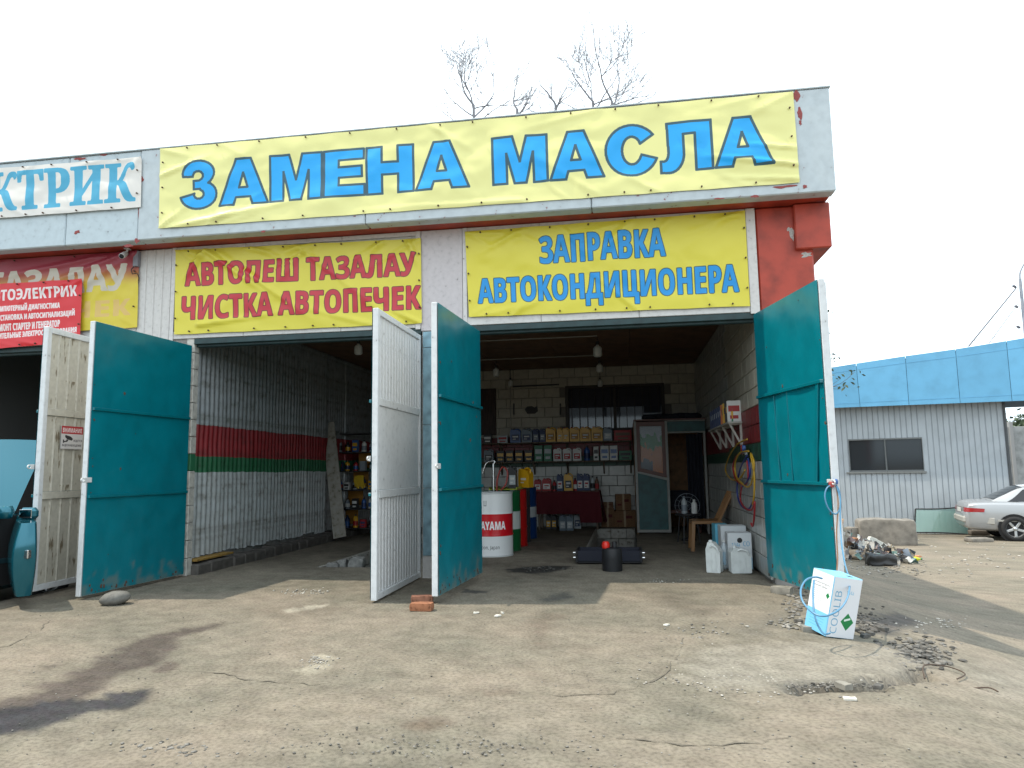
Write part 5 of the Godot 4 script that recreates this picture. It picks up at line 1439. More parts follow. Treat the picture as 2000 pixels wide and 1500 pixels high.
func make_lamps() -> void:
	var glass := mat("bulb_glass", Color(0.62, 0.64, 0.62), 0.3)
	var black := plastic("black", PAINTS.black)
	var spots := [[1167, 683, 1.15, "white lantern bulb hanging on the nearest conduit of the oil shop"], [1171, 717, 1.0, "white bulb on the second ceiling conduit of the oil shop"], [969, 725, 1.0, "white bulb on the ceiling beside the teal door"], [997, 747, 0.8, "small bulb by the upright conduit on the back wall"], [1172, 747, 0.85, "small bulb hanging in front of the barred window"], [700, 680, 1.0, "dim bulb on the ceiling of the corrugated bay"]]
	for s in spots:
		var p := on_y(s[0], s[1], 3.12)
		if p.z < -7.0: p = on_z(s[0], s[1], -6.98)
		var k: float = s[2] * 0.8
		var t := thing("ceiling_lamp", s[3], "lamp", Vector3(p.x, p.y, p.z))
		var m := MB.new(); m.lathe([Vector2(0, -0.13), Vector2(0.055, -0.13), Vector2(0.078, -0.105), Vector2(0.078, 0.02), Vector2(0.055, 0.055), Vector2(0.028, 0.07), Vector2(0.028, 0.09)], 16, Transform3D(Basis().scaled(Vector3.ONE * k), Vector3.ZERO))
		part(t, "bulb", m, glass)
		m = MB.new(); m.lathe([Vector2(0.03, 0.085), Vector2(0.032, 0.15), Vector2(0.032, 0.15), Vector2(0, 0.15)], 10, Transform3D(Basis().scaled(Vector3.ONE * k), Vector3.ZERO))
		part(t, "socket", m, black)
		m = MB.new(); m.tube([Vector3(0, 0.14 * k, 0), Vector3(0, CEIL - 0.002 - p.y, 0)], 0.006, 6)
		part(t, "cord", m, black)
	var pipe := mat("conduit", Color(0.3, 0.29, 0.26), 0.5)
	for q in [[-3.1, -0.38, -3.22, "thin pale conduit on the plywood ceiling leading to the lantern bulb"], [-3.1, -0.42, -5.2, "thin pale conduit on the ceiling leading to the second bulb"]]:
		var m := MB.new(); m.tube([Vector3(q[0], CEIL - 0.06, q[2]), Vector3(q[1], CEIL - 0.06, q[2])], 0.011, 6)
		solo("conduit", m, pipe, q[3], "conduit", "ceiling conduits")
	var m2 := MB.new(); m2.tube([Vector3(-2.4, 1.8, ZB + 0.03), Vector3(-2.4, CEIL - 0.01, ZB + 0.03)], 0.012, 6)
	solo("conduit", m2, pipe, "thin upright conduit on the back wall above the shelf", "conduit")
func make_right_side() -> void:
	# shelf with oil tins along the right wall
	var pale := mat("pale_board", Color(0.42, 0.4, 0.36), 0.6, {tex = "flecked", scale = 0.8})
	var zn := -1.35
	var y := on_z(1440, 823, zn).y
	var xl := on_z(1421, 823, zn).x
	var br := []
	for z in [zn - 0.05, zn - 0.75, zn - 1.45, zn - 2.1]: br.append([Vector3(xl + 0.03, y - 0.025, z), Vector3(XR - 0.03, y - 0.025, z), Vector3(XR - 0.03, y - 0.3, z)])
	board("wall_shelf", "pale shelf on brackets along the right wall with upright tins", Vector3(xl, y - 0.025, zn - 2.2), Vector3(XR - 0.016, y, zn), pale, br)
	var tins := [["white", "red", "white tin with red print at the end of the bracket shelf"], ["black", "yellow", "black and yellow tin beside the white tin on the bracket shelf"], ["yellow", "black", "yellow tin standing edge on upon the bracket shelf"], ["orange", "black", "orange tin standing edge on upon the bracket shelf"]]
	for k in 10:
		var q: Array = tins[k] if k < 4 else ["navy", "pale", "dark tin standing edge on in the row on the bracket shelf"]
		tin(q[2], "dark tins on the bracket shelf" if k >= 4 else "", Vector3(xl + 0.1, y + 0.002, zn - 0.12 - k * 0.21), 0.17, 0.27, 0.1, q[0], q[1], "oil_tin", -0.1)
	flask("green and yellow spray bottle at the near end of the bracket shelf", "", Vector3(XR - 0.12, y + 0.002, zn - 0.12), 0.05, 0.27, "green", "yellow", "white")
	# refrigerant gauges and hoses hung on the wall
	var gx := XR - 0.05
	var t := thing("gauge_manifold", "refrigerant gauge set with yellow red and blue hoses on the right wall", "gauges", on_x(1458, 885, gx))
	var o := t.position
	var hose := func(called: String, c: Color, px: Array, off: float) -> void:
		var pts := []
		for k in range(0, px.size(), 2): pts.append(on_x(px[k], px[k + 1], gx - off) - o)
		var m := MB.new(); m.tube(curve(pts), 0.0105, 8)
		part(t, called, m, plastic("hose_" + str(c), c, 0.4))
	hose.call("yellow_hose", Color(0.45, 0.27, 0.02), [1459, 858, 1440, 868, 1425, 890, 1417, 915, 1422, 930, 1434, 938, 1447, 932, 1455, 918], 0.02)
	hose.call("yellow_hose", Color(0.45, 0.27, 0.02), [1462, 881, 1445, 885, 1436, 905, 1438, 930, 1450, 945, 1462, 951, 1470, 935, 1473, 905, 1466, 886, 1473, 925, 1473, 965, 1470, 985], 0.035)
	hose.call("red_hose", Color(0.3, 0.015, 0.02), [1458, 882, 1440, 890, 1432, 910, 1437, 935, 1452, 948, 1461, 935, 1459, 900], 0.025)
	hose.call("red_hose", Color(0.3, 0.015, 0.02), [1449, 950, 1446, 975, 1455, 992, 1468, 996, 1474, 980, 1473, 1010, 1470, 1028, 1467, 1022], 0.03)
	hose.call("blue_hose", Color(0.015, 0.03, 0.18), [1459, 890, 1446, 915, 1440, 945, 1441, 970, 1448, 988, 1462, 994, 1472, 975], 0.015)
	hose.call("blue_hose", Color(0.015, 0.03, 0.18), [1461, 895, 1465, 925, 1458, 942, 1450, 950], 0.03)
	var m := MB.new(); m.box(Vector3(-0.02, 0.0, 0), Vector3(0.04, 0.05, 0.2), 0.006)
	part(t, "valve_block", m, mat("chrome", Color.WHITE))
	for q in [[0.05, "blue_gauge", Color(0.03, 0.08, 0.25)], [-0.05, "red_gauge", Color(0.35, 0.03, 0.03)]]:
		m = MB.new(); m.lathe([Vector2(0, 0), Vector2(0.036, 0), Vector2(0.036, 0), Vector2(0.036, 0.03), Vector2(0.03, 0.035), Vector2(0.0, 0.035)], 16, Transform3D(Basis(Vector3.BACK, PI / 2), Vector3(-0.02, 0.06, q[0])))
		part(t, q[1], m, plastic(q[1], q[2]))
	# chair, stool and what stands on it
	make_chair(Vector3(1.13, 0, -2.9))
	t = thing("stool", "small dark round stool behind the brown chair", "stool", Vector3(0.95, 0, -3.9))
	m = MB.new(); m.lathe([Vector2(0, 0.43), Vector2(0.19, 0.43), Vector2(0.2, 0.445), Vector2(0.19, 0.46), Vector2(0, 0.46)], 20)
	part(t, "seat", m, plastic("stool_black", Color(0.02, 0.02, 0.022)))
	for k in 4:
		m = MB.new(); var a := k * PI / 2 + 0.5; m.tube([Vector3(cos(a) * 0.14, 0.43, sin(a) * 0.14), Vector3(cos(a) * 0.19, 0.0, sin(a) * 0.19)], 0.013, 6); part(t, "leg", m, plastic("stool_black", Color.BLACK))
	flask("white bottle standing on the dark stool", "", Vector3(1.05, 0.461, -3.85), 0.045, 0.22, "white", "white", "white")
	flask("grey glass bottle standing on the dark stool", "", Vector3(0.9, 0.461, -3.9), 0.045, 0.27, "pale", "grey", "grey")
	t = thing("desk_fan", "round wire fan standing behind the dark stool", "fan", Vector3(0.98, 0, -4.3))
	m = MB.new()
	for rr in [0.2, 0.14, 0.07]:
		var ring := []
		for k in 25: ring.append(Vector3(cos(k * TAU / 24) * rr, 0.56 + sin(k * TAU / 24) * rr, 0))
		m.tube(ring, 0.004, 5)
	for k in 12: m.tube([Vector3(0, 0.56, 0.01), Vector3(cos(k * TAU / 12) * 0.2, 0.56 + sin(k * TAU / 12) * 0.2, 0)], 0.002, 4)
	part(t, "guard", m, plastic("grey", PAINTS.grey))
	m = MB.new(); m.lathe([Vector2(0, 0), Vector2(0.13, 0), Vector2(0.12, 0.03), Vector2(0.02, 0.05), Vector2(0.015, 0.5), Vector2(0.0, 0.5)], 14)
	part(t, "stand", m, plastic("stool_black", Color.BLACK))
	# refrigerant cartons and canisters at the door
	var cyan := mat("carton_cyan", Color(0.12, 0.42, 0.55), 0.6)
	var cw := mat("carton_white", Color(0.55, 0.57, 0.58), 0.6)
	var q4 := [[1424, 1467, 1041, 1116, -0.86, "white refrigerant carton with a round hole behind a dirty canister", cw], [1410, 1456, 1027, 1104, -1.25, "blue and white refrigerant carton behind the white carton", cw], [1398, 1420, 1024, 1092, -1.62, "light blue refrigerant carton farthest from the door", cyan]]
	for k in 3:
		var q: Array = q4[k]
		var r := span_at(q[0], q[1], q[2], q[3], q[4])
		var hh: float = on_z(q[0], q[2], q[4]).y
		t = thing("refrigerant_box", q[5], "box", Vector3(r.get_center().x, 0, q[4] - 0.11), 0.03 * k)
		m = MB.new(); m.box(Vector3(0, hh * 0.5, 0), Vector3(r.size.x, hh, 0.24), 0.004)
		part(t, "carton", m, q[6])
		var im := Image.create_empty(128, 224, false, Image.FORMAT_RGB8)
		im.fill(rgb(196, 200, 202) if k < 2 else rgb(96, 176, 204))
		if k < 2: im.fill_rect(Rect2i(0, 150, 128, 74), rgb(120, 176, 208))
		put_text(im, "134a", Rect2(20, 60, 44, 22), rgb(70, 140, 180), {bold = false})
		put_text(im, "CO", Rect2(82, 50, 36, 30), rgb(80, 150, 190), {bold = false})
		m = MB.new(); m.grid([[Vector3(-r.size.x / 2 + 0.004, hh - 0.004, 0.1215), Vector3(r.size.x / 2 - 0.004, hh - 0.004, 0.1215)], [Vector3(-r.size.x / 2 + 0.004, 0.004, 0.1215), Vector3(r.size.x / 2 - 0.004, 0.004, 0.1215)]])
		part(t, "print", m, print_mat("ref_%d" % k, im, 0.5))
		m = MB.new(); m.lathe([Vector2(0.0, 0.0), Vector2(0.03, 0.0)], 16, Transform3D(Basis(Vector3.RIGHT, PI / 2), Vector3(0, hh * 0.8, 0.1235)))
		part(t, "hand_hole", m, plastic("black", PAINTS.black))
	var spots := [[1398, 1119, 26, 55, -0.35, "clean white plastic canister with a moulded handle", 0.0], [1448, 1120, 37, 48, 0.1, "dirty white canister with oil runs below its rim", 1.0]]
	for s in spots:
		var g := on_y(s[0], s[1], 0.0)
		var k := (8.0 - g.z) / 1400.0
		var w: float = s[2] * k; var h: float = s[3] * k
		t = thing("white_canister", s[5], "canister", g + Vector3(0, 0, -0.07), s[4])
		m = MB.new()
		var out := PackedVector2Array()
		for p in [[-0.5, 0.03], [-0.45, 0.0], [0.45, 0.0], [0.5, 0.03], [0.5, 0.68], [0.42, 0.76], [0.05, 0.98], [-0.1, 1.0], [-0.36, 1.0], [-0.38, 0.92], [-0.5, 0.78]]: out.append(Vector2(p[0] * w, (p[1] if s[6] == 0.0 else minf(p[1], 0.93)) * h))
		m.prism(out, -0.07, 0.07)
		var cm := mat("canister_%d" % s[6], Color(0.68, 0.7, 0.68) if s[6] == 0.0 else Color(0.6, 0.63, 0.62), 0.4, {tex = "paint", scale = 2.0})
		part(t, "body", m, cm)
		m = MB.new(); m.tube(curve([Vector3(w * 0.38, h * 0.68, 0.072), Vector3(w * 0.3, h * 0.82, 0.075), Vector3(0, h * 0.9, 0.075), Vector3(-w * 0.15, h * 0.84, 0.072)]), 0.012, 8)
		part(t, "handle", m, cm)
		m = MB.new(); m.box(Vector3(-w * 0.08, h * 0.35, 0.071), Vector3(w * 0.04, h * 0.6, 0.006), 0.002); m.box(Vector3(w * 0.2, h * 0.35, 0.071), Vector3(w * 0.04, h * 0.6, 0.006), 0.002)
		part(t, "moulded_rib", m, cm)
		m = MB.new(); m.lathe([Vector2(0.022, 0.0), Vector2(0.022, 0.025), Vector2(0.022, 0.025), Vector2(0, 0.025)], 12, Transform3D(Basis(), Vector3(-w * 0.23, h * (0.99 if s[6] == 0.0 else 0.93), 0)))
		part(t, "cap", m, cm)
	m = MB.new(); m.lathe([Vector2(0, 0), Vector2(0.05, 0), Vector2(0.052, 0.02), Vector2(0.05, 0.1), Vector2(0.052, 0.2), Vector2(0.04, 0.25), Vector2(0.016, 0.29), Vector2(0.016, 0.31)], 16)
	t = thing("plastic_bottle", "empty clear plastic bottle beside the white canister", "bottle", on_y(1416, 1110, 0.0))
	part(t, "body", m, mat("clear_plastic", Color(0.6, 0.7, 0.75), 0.08, {alpha = 0.3}))
	m = MB.new(); m.lathe([Vector2(0.018, 0.305), Vector2(0.018, 0.33), Vector2(0.018, 0.33), Vector2(0, 0.33)], 10)
	part(t, "cap", m, plastic("white", PAINTS.white))
func make_chair(at: Vector3) -> void:
	var t := thing("plastic_chair", "brown plastic chair facing the booth doorway", "chair", at, 0.0)
	var pl := plastic("chair_brown", Color(0.24, 0.12, 0.045), 0.35)
	# faces local -x; seat 0.43 high
	var m := MB.new()
	var rows := []
	for i in 9:
		var row := PackedVector3Array()
		for j in 9:
			var u := i / 8.0; var w := j / 8.0
			row.append(Vector3(lerpf(-0.22, 0.18, u), 0.43 - 0.02 * sin(u * PI) * sin(w * PI) - (0.02 if i == 0 else 0.0), lerpf(-0.21, 0.21, w)))
		rows.append(row)
	m.grid(rows)
	m.box(Vector3(-0.02, 0.405, 0.205), Vector3(0.4, 0.045, 0.018), 0.004); m.box(Vector3(-0.02, 0.405, -0.205), Vector3(0.4, 0.045, 0.018), 0.004); m.box(Vector3(-0.215, 0.4, 0), Vector3(0.018, 0.04, 0.39), 0.004)
	part(t, "seat", m, pl)
	for q in [[-0.2, 0.2, -0.03], [-0.2, -0.2, -0.03], [0.17, 0.2, 0.09], [0.17, -0.2, 0.09]]:
		m = MB.new(); m.bar(Vector3(q[0], 0.42, q[1]), Vector3(q[0] + q[2], 0.0, q[1] * 1.08), 0.055, 0.03, 0.006)
		part(t, "leg", m, pl)
	m = MB.new()
	for k in 5: m.bar(Vector3(0.16, 0.44, -0.16 + k * 0.08), Vector3(0.36, 0.84, -0.17 + k * 0.085), 0.05, 0.012, 0.003)
	part(t, "back_slats", m, pl)
	m = MB.new()
	for s in [-1.0, 1.0]: m.bar(Vector3(0.15, 0.42, s * 0.205), Vector3(0.37, 0.86, s * 0.21), 0.04, 0.025, 0.006)
	m.tube(curve([Vector3(0.365, 0.85, -0.215), Vector3(0.375, 0.885, -0.1), Vector3(0.38, 0.89, 0.0), Vector3(0.375, 0.885, 0.1), Vector3(0.365, 0.85, 0.215)]), 0.02, 8)
	part(t, "back_frame", m, pl)
func make_left_bay() -> void:
	# plank leaning on the wall
	var a := on_y(664, 1050, 0.0)
	a = on_z(664, 1050, -4.0)
	var b := on_z(641, 826, -4.35)
	var m := MB.new()
	var ax := Vector3(-5.0, a.y, -4.0)
	var len := a.distance_to(b)
	var y := (b - a).normalized()
	var x := y.cross(Vector3.BACK).normalized()
	m.obox(Transform3D(Basis(x, y, x.cross(y)), (a + b) * 0.5), Vector3(0.235, len, 0.03), 0.004)
	solo("plank", m, mat("grey_plank", Color(0.36, 0.34, 0.3), 0.8, {tex = "grime", scale = 0.9}), "tall pale plank leaning against the corrugated wall", "plank")
	m = MB.new(); m.obox(Transform3D(Basis(Vector3.UP, 0.02), Vector3(-5.23, 0.165, -0.55)), Vector3(0.16, 0.025, 0.85), 0.004)
	solo("yellow_board", m, mat("yellow_board", Color(0.36, 0.22, 0.05), 0.8, {tex = "grime", scale = 1.0}), "short ochre board lying on the kerb under the corrugated wall", "board")
	# rack of goods behind it
	var z := -5.0
	var r := span_at(655, 738, 826, 1048, z)
	var t := thing("goods_rack", "tall dark rack with amber panels crammed with small goods", "rack", Vector3(r.get_center().x, 0, z))
	var dk := mat("rack_dark", Color(0.03, 0.03, 0.03), 0.7)
	var h := 1.95
	for q in [-0.5, 0.5]:
		for s in [-0.16, 0.16]:
			m = MB.new(); m.box(Vector3(q * r.size.x, h * 0.5, s), Vector3(0.035, h, 0.035), 0.003); part(t, "post", m, dk)
	for k in 6:
		m = MB.new(); m.box(Vector3(0, 0.16 + k * 0.35, 0), Vector3(r.size.x - 0.04, 0.02, 0.34), 0.003); part(t, "shelf_board", m, dk)
	for k in 4:
		m = MB.new(); m.box(Vector3(-0.18 + 0.1 * k, 0.36 + k * 0.35, -0.17), Vector3(0.3, 0.28, 0.01)); part(t, "amber_panel", m, plastic("amber_panel", Color(0.3, 0.13, 0.01), 0.6))
	rng.seed = 91
	var paints := ["pale", "navy", "yellow", "red", "grey", "black", "blue", "white"]
	var where := ["bottom", "second", "third", "fourth", "fifth"]
	for k in 5:
		for i in 5:
			var at := t.position + Vector3((i - 2) * r.size.x * 0.19, 0.171 + k * 0.35, rng.randf_range(0.02, 0.09))
			var pn: String = paints[(k * 3 + i) % 8]
			if (i + k) % 3 == 0: tin("%s box on the %s board of the dark rack" % [pn, where[k]], "boxes on the dark rack", at, 0.11, rng.randf_range(0.13, 0.24), 0.09, pn, paints[(k + i * 3) % 8])
			else: flask("%s bottle on the %s board of the dark rack" % [pn, where[k]], "bottles on the dark rack", at, 0.045, rng.randf_range(0.16, 0.26), pn, paints[(k + i * 5 + 1) % 8])
	# yellow gloves hanging on the rack
	m = MB.new()
	for k in 7: m.tube(curve([Vector3(-0.06 + k * 0.02, 0.1, 0), Vector3(-0.08 + k * 0.025, 0.02, 0.03), Vector3(-0.07 + k * 0.027, -0.09 - 0.02 * (k % 3), 0.01)]), 0.02, 6)
	solo("work_gloves", m, plastic("glove_yellow", Color(0.5, 0.33, 0.01), 0.8), "bunch of yellow work gloves hanging on the dark rack", "gloves", "", on_z(704, 768, z + 0.22) * Vector3(1, 0, 1) + Vector3(0, on_z(704, 940, z + 0.22).y, 0))
	# red notice on the back wall
	m = MB.new(); m.box(Vector3.ZERO, Vector3(0.4, 0.5, 0.01), 0.002); m.box(Vector3(0, 0.08, 0.006), Vector3(0.26, 0.08, 0.002))
	solo("notice_board", m, plastic("notice_red", Color(0.3, 0.02, 0.025), 0.5), "red notice fixed to the back wall behind the white door", "notice", "", on_z(730, 875, ZB + 0.04))
	# concrete lumps at the lip of the left pit
	rng.seed = 5
	for q in [[643, 1108, 0.16, 0.09], [662, 1107, 0.11, 0.12], [690, 1107, 0.2, 0.15]]:
		var p := on_y(q[0], q[1], 0.0)
		var c := chunk(Vector3(q[2], q[3], 0.1), int(q[0]), 0.25, 5)
		solo("concrete_lump", c, mat("pale_lump", Color(0.25, 0.245, 0.23), 0.9, {tex = "stone", scale = 2.0}), ["low pale concrete lump at the broken lip of the pit", "narrow upright concrete lump at the broken lip of the pit", "largest pale concrete lump at the broken lip of the pit"][int(q[1]) % 2 + (0 if q[2] != 0.2 else 1)], "lump", "", p + Vector3(0, -0.05, -0.14))

# ---------- yard ----------
func chunk(size: Vector3, seed_: int, jit := 0.12, div := 3) -> MB:   # broken block: subdivided box with noise, base at y = 0
	var f := FastNoiseLite.new(); f.seed = seed_; f.frequency = 1.6 / maxf(size.x, size.y); f.fractal_octaves = 4
	var m := MB.new()
	for a in 3:
		for s in [-1.0, 1.0]:
			var u := (a + 1) % 3; var w := (a + 2) % 3
			var rows := []
			for i in div + 1:
				var row := PackedVector3Array()
				for j in div + 1:
					var p := Vector3.ZERO
					p[a] = s * 0.5; p[u] = (float(i) / div - 0.5) * s; p[w] = float(j) / div - 0.5
					var q := p * size
					var edge := 0
					for k in 3: if absf(p[k]) > 0.499: edge += 1
					var sh := 1.0 - (0.04 if edge >= 2 else 0.0) - (0.05 if edge == 3 else 0.0)
					q *= sh
					q += Vector3(f.get_noise_3dv(q * 1.0), f.get_noise_3dv(q + Vector3(9, 0, 0)), f.get_noise_3dv(q + Vector3(0, 9, 0))) * jit * minf(size.x, size.y)
					row.append(q + Vector3(0, size.y * 0.5, 0))
				rows.append(row)
			m.grid(rows)
	return m
func ellipsoid(size: Vector3, seed_: int, rough := 0.06) -> MB:
	var f := FastNoiseLite.new(); f.seed = seed_; f.frequency = 2.5; f.fractal_octaves = 3
	var m := MB.new()
	var rows := []
	for i in 15:
		var v := lerpf(-PI / 2, PI / 2, i / 14.0)
		var row := PackedVector3Array()
		for k in 24:
			var a := -TAU * k / 24.0
			var d := Vector3(cos(v) * cos(a), sin(v), cos(v) * sin(a))
			d *= 1.0 + rough * f.get_noise_3dv(d)
			row.append(Vector3(d.x * size.x, (d.y * 0.5 + 0.42) * size.y, d.z * size.z) * Vector3(0.5, 1, 0.5))
		rows.append(row)
	m.grid(rows, true)
	return m
func make_yard() -> void:
	var m: MB
	var stone := mat("river_stone", Color(0.16, 0.155, 0.14), 0.8, {tex = "mottle", scale = 2.5})
	var p := on_ground(217, 1183)
	var o := solo("boulder", ellipsoid(Vector3(0.27, 0.135, 0.2), 4), stone, "smooth grey boulder at the foot of the teal door", "stone", "", p + Vector3(0, 0.0, -0.06), 0.35)
	o.rotation.z = 0.12
	# broken bricks under the middle door
	var brick := mat("red_brick", Color(0.27, 0.12, 0.075), 0.9, {tex = "grime", scale = 2.0})
	solo("brick", chunk(Vector3(0.2, 0.07, 0.1), 3, 0.1), brick, "dusty red brick lying flat behind another under the teal door", "brick", "", on_ground(815, 1184) + Vector3(0, 0, -0.16), 0.15)
	solo("brick", chunk(Vector3(0.2, 0.065, 0.11), 9, 0.1), mat("orange_brick", Color(0.34, 0.14, 0.07), 0.9, {tex = "grime", scale = 2.0}), "orange broken brick wedged in front under the teal door", "brick", "", on_ground(824, 1192), 0.05)
	var grey_stone := mat("concrete_scrap", Color(0.3, 0.28, 0.24), 0.95, {tex = "stone", scale = 1.5})
	solo("concrete_scrap", chunk(Vector3(0.2, 0.07, 0.12), 14, 0.15), grey_stone, "flat pale scrap of concrete beside the sunlit door's foot", "stone", "", on_ground(1527, 1160), -0.5)
	make_carton()
	# big concrete block, small one, rubble
	var worn := mat("worn_concrete", Color(0.28, 0.255, 0.22), 0.95, {tex = "stone", scale = 0.7})
	var bp := on_ground(1741, 1066)
	solo("concrete_block", chunk(Vector3(1.3, 0.66, 0.6), 21, 0.06, 12), worn, "large weathered concrete block in front of the ribbed kiosk", "block", "", bp + Vector3(0, -0.03, -0.35), -0.12)
	solo("concrete_block", chunk(Vector3(0.36, 0.45, 0.35), 25, 0.08, 6), worn, "small upright concrete block beside the litter heap", "block", "", on_ground(1672, 1064) + Vector3(0, -0.02, -0.1), 0.2)
	solo("concrete_slab", chunk(Vector3(0.55, 0.1, 0.4), 29, 0.12, 5), worn, "flat concrete slab on the ground by the silver car's bumper", "slab", "", on_ground(1912, 1058), 0.1)
	solo("concrete_slab", chunk(Vector3(0.5, 0.12, 0.35), 31, 0.12, 5), mat("dark_slab", Color(0.13, 0.11, 0.09), 0.95), "dark slab wedged under the silver car's bumper", "slab", "", on_ground(1912, 1046) + Vector3(0.05, 0.02, -0.1), -0.15)
	make_litter()
	make_kiosk()
	# windscreen propped against the kiosk
	var q := []
	for c in [[1786, 1040, 0.0], [1892, 1044, 0.0], [1892, 988, 0.16], [1788, 994, 0.16]]:
		var g := on_ground(c[0], 1046.0)
		q.append(on_z(c[0], c[1], g.z - 0.35 - c[2]))
	var t := thing("windscreen", "loose greenish car windscreen propped against the kiosk wall", "windscreen", (q[0] + q[1]) * 0.5)
	var rows := []
	for i in 9:
		var row := PackedVector3Array()
		for j in 17:
			var u := j / 16.0; var v := i / 8.0
			var s: Vector3 = q[3].lerp(q[2], u).lerp(q[0].lerp(q[1], u), v)
			row.append(s - t.position + Vector3(0, -0.06 * sin(u * PI) * (1.0 - v * 2.0) * 0.5, 0.1 * sin(u * PI)))
		rows.append(row)
	m = MB.new(); m.grid(rows)
	part(t, "glass", m, mat("green_glass", Color(0.2, 0.34, 0.3), 0.06, {alpha = 0.72}))
	m = MB.new(); m.tube(Array(rows[0]), 0.02, 6); m.tube(Array(rows[8]), 0.02, 6)
	var l := []; var r := []
	for row in rows: l.append(row[0]); r.append(row[16])
	m.tube(l, 0.02, 6); m.tube(r, 0.02, 6)
	part(t, "rim", m, mat("black_rubber", Color(0.015, 0.015, 0.016), 0.6))
	# bent reinforcing bars sticking out of the broken paving
	for bar in [[1806, 1322, 1806, 1306, 1850, 1308, 1885, 1322, 1870, 1333], [1888, 1342, 1930, 1350, 1950, 1358]]:
		var pts := []
		for k in range(0, bar.size(), 2): pts.append(on_ground(bar[k], bar[k + 1]) + Vector3(0, 0.02 if k > 0 else -0.01, 0))
		m = MB.new(); m.tube(curve(pts), 0.0045, 6)
		solo("rebar", m, mat("rusty_iron", Color(0.08, 0.055, 0.04), 0.9), "bent rusty bar poking out of the broken paving" if bar.size() > 6 else "short rusty bar lying flat beyond the broken paving", "bar")
	rng.seed = 61
	var kk := 0
	for s in [[1648, 1345, 0.07], [1700, 1240, 0.05], [1725, 1232, 0.06], [1672, 1232, 0.05], [1790, 1268, 0.05], [1812, 1286, 0.05], [1770, 1282, 0.045], [1716, 1345, 0.05], [1560, 1216, 0.05], [1690, 1245, 0.055]]:
		solo("asphalt_lump", chunk(Vector3(s[2] * 1.2, s[2] * 0.45, s[2] * 0.8), 40 + kk, 0.2), mat("asphalt_lump", Color(0.12, 0.115, 0.105), 0.95, {tex = "stone", scale = 3.0}) if kk else grey_stone, "dark lump of broken asphalt beside the cracked hollow" if kk else "pale concrete lump in the cracked hollow", "lump", "lumps of broken asphalt" if kk else "", on_ground(s[0], s[1]), rng.randf() * 3.0)
		kk += 1
	var paper := mat("scrap_paper", Color(0.6, 0.58, 0.52), 0.8)
	kk = 0
	for s in [[930, 1198, 0.03], [972, 1204, 0.035], [981, 1198, 0.02], [1660, 1367, 0.04], [1302, 1222, 0.03]]:
		m = chunk(Vector3(s[2] * 1.6, 0.012, s[2]), 70 + kk, 0.4)
		solo("paper_scrap", m, paper, "tiny pale scrap of paper trodden into the yard", "paper", "paper scraps", on_ground(s[0], s[1]), kk)
		kk += 1
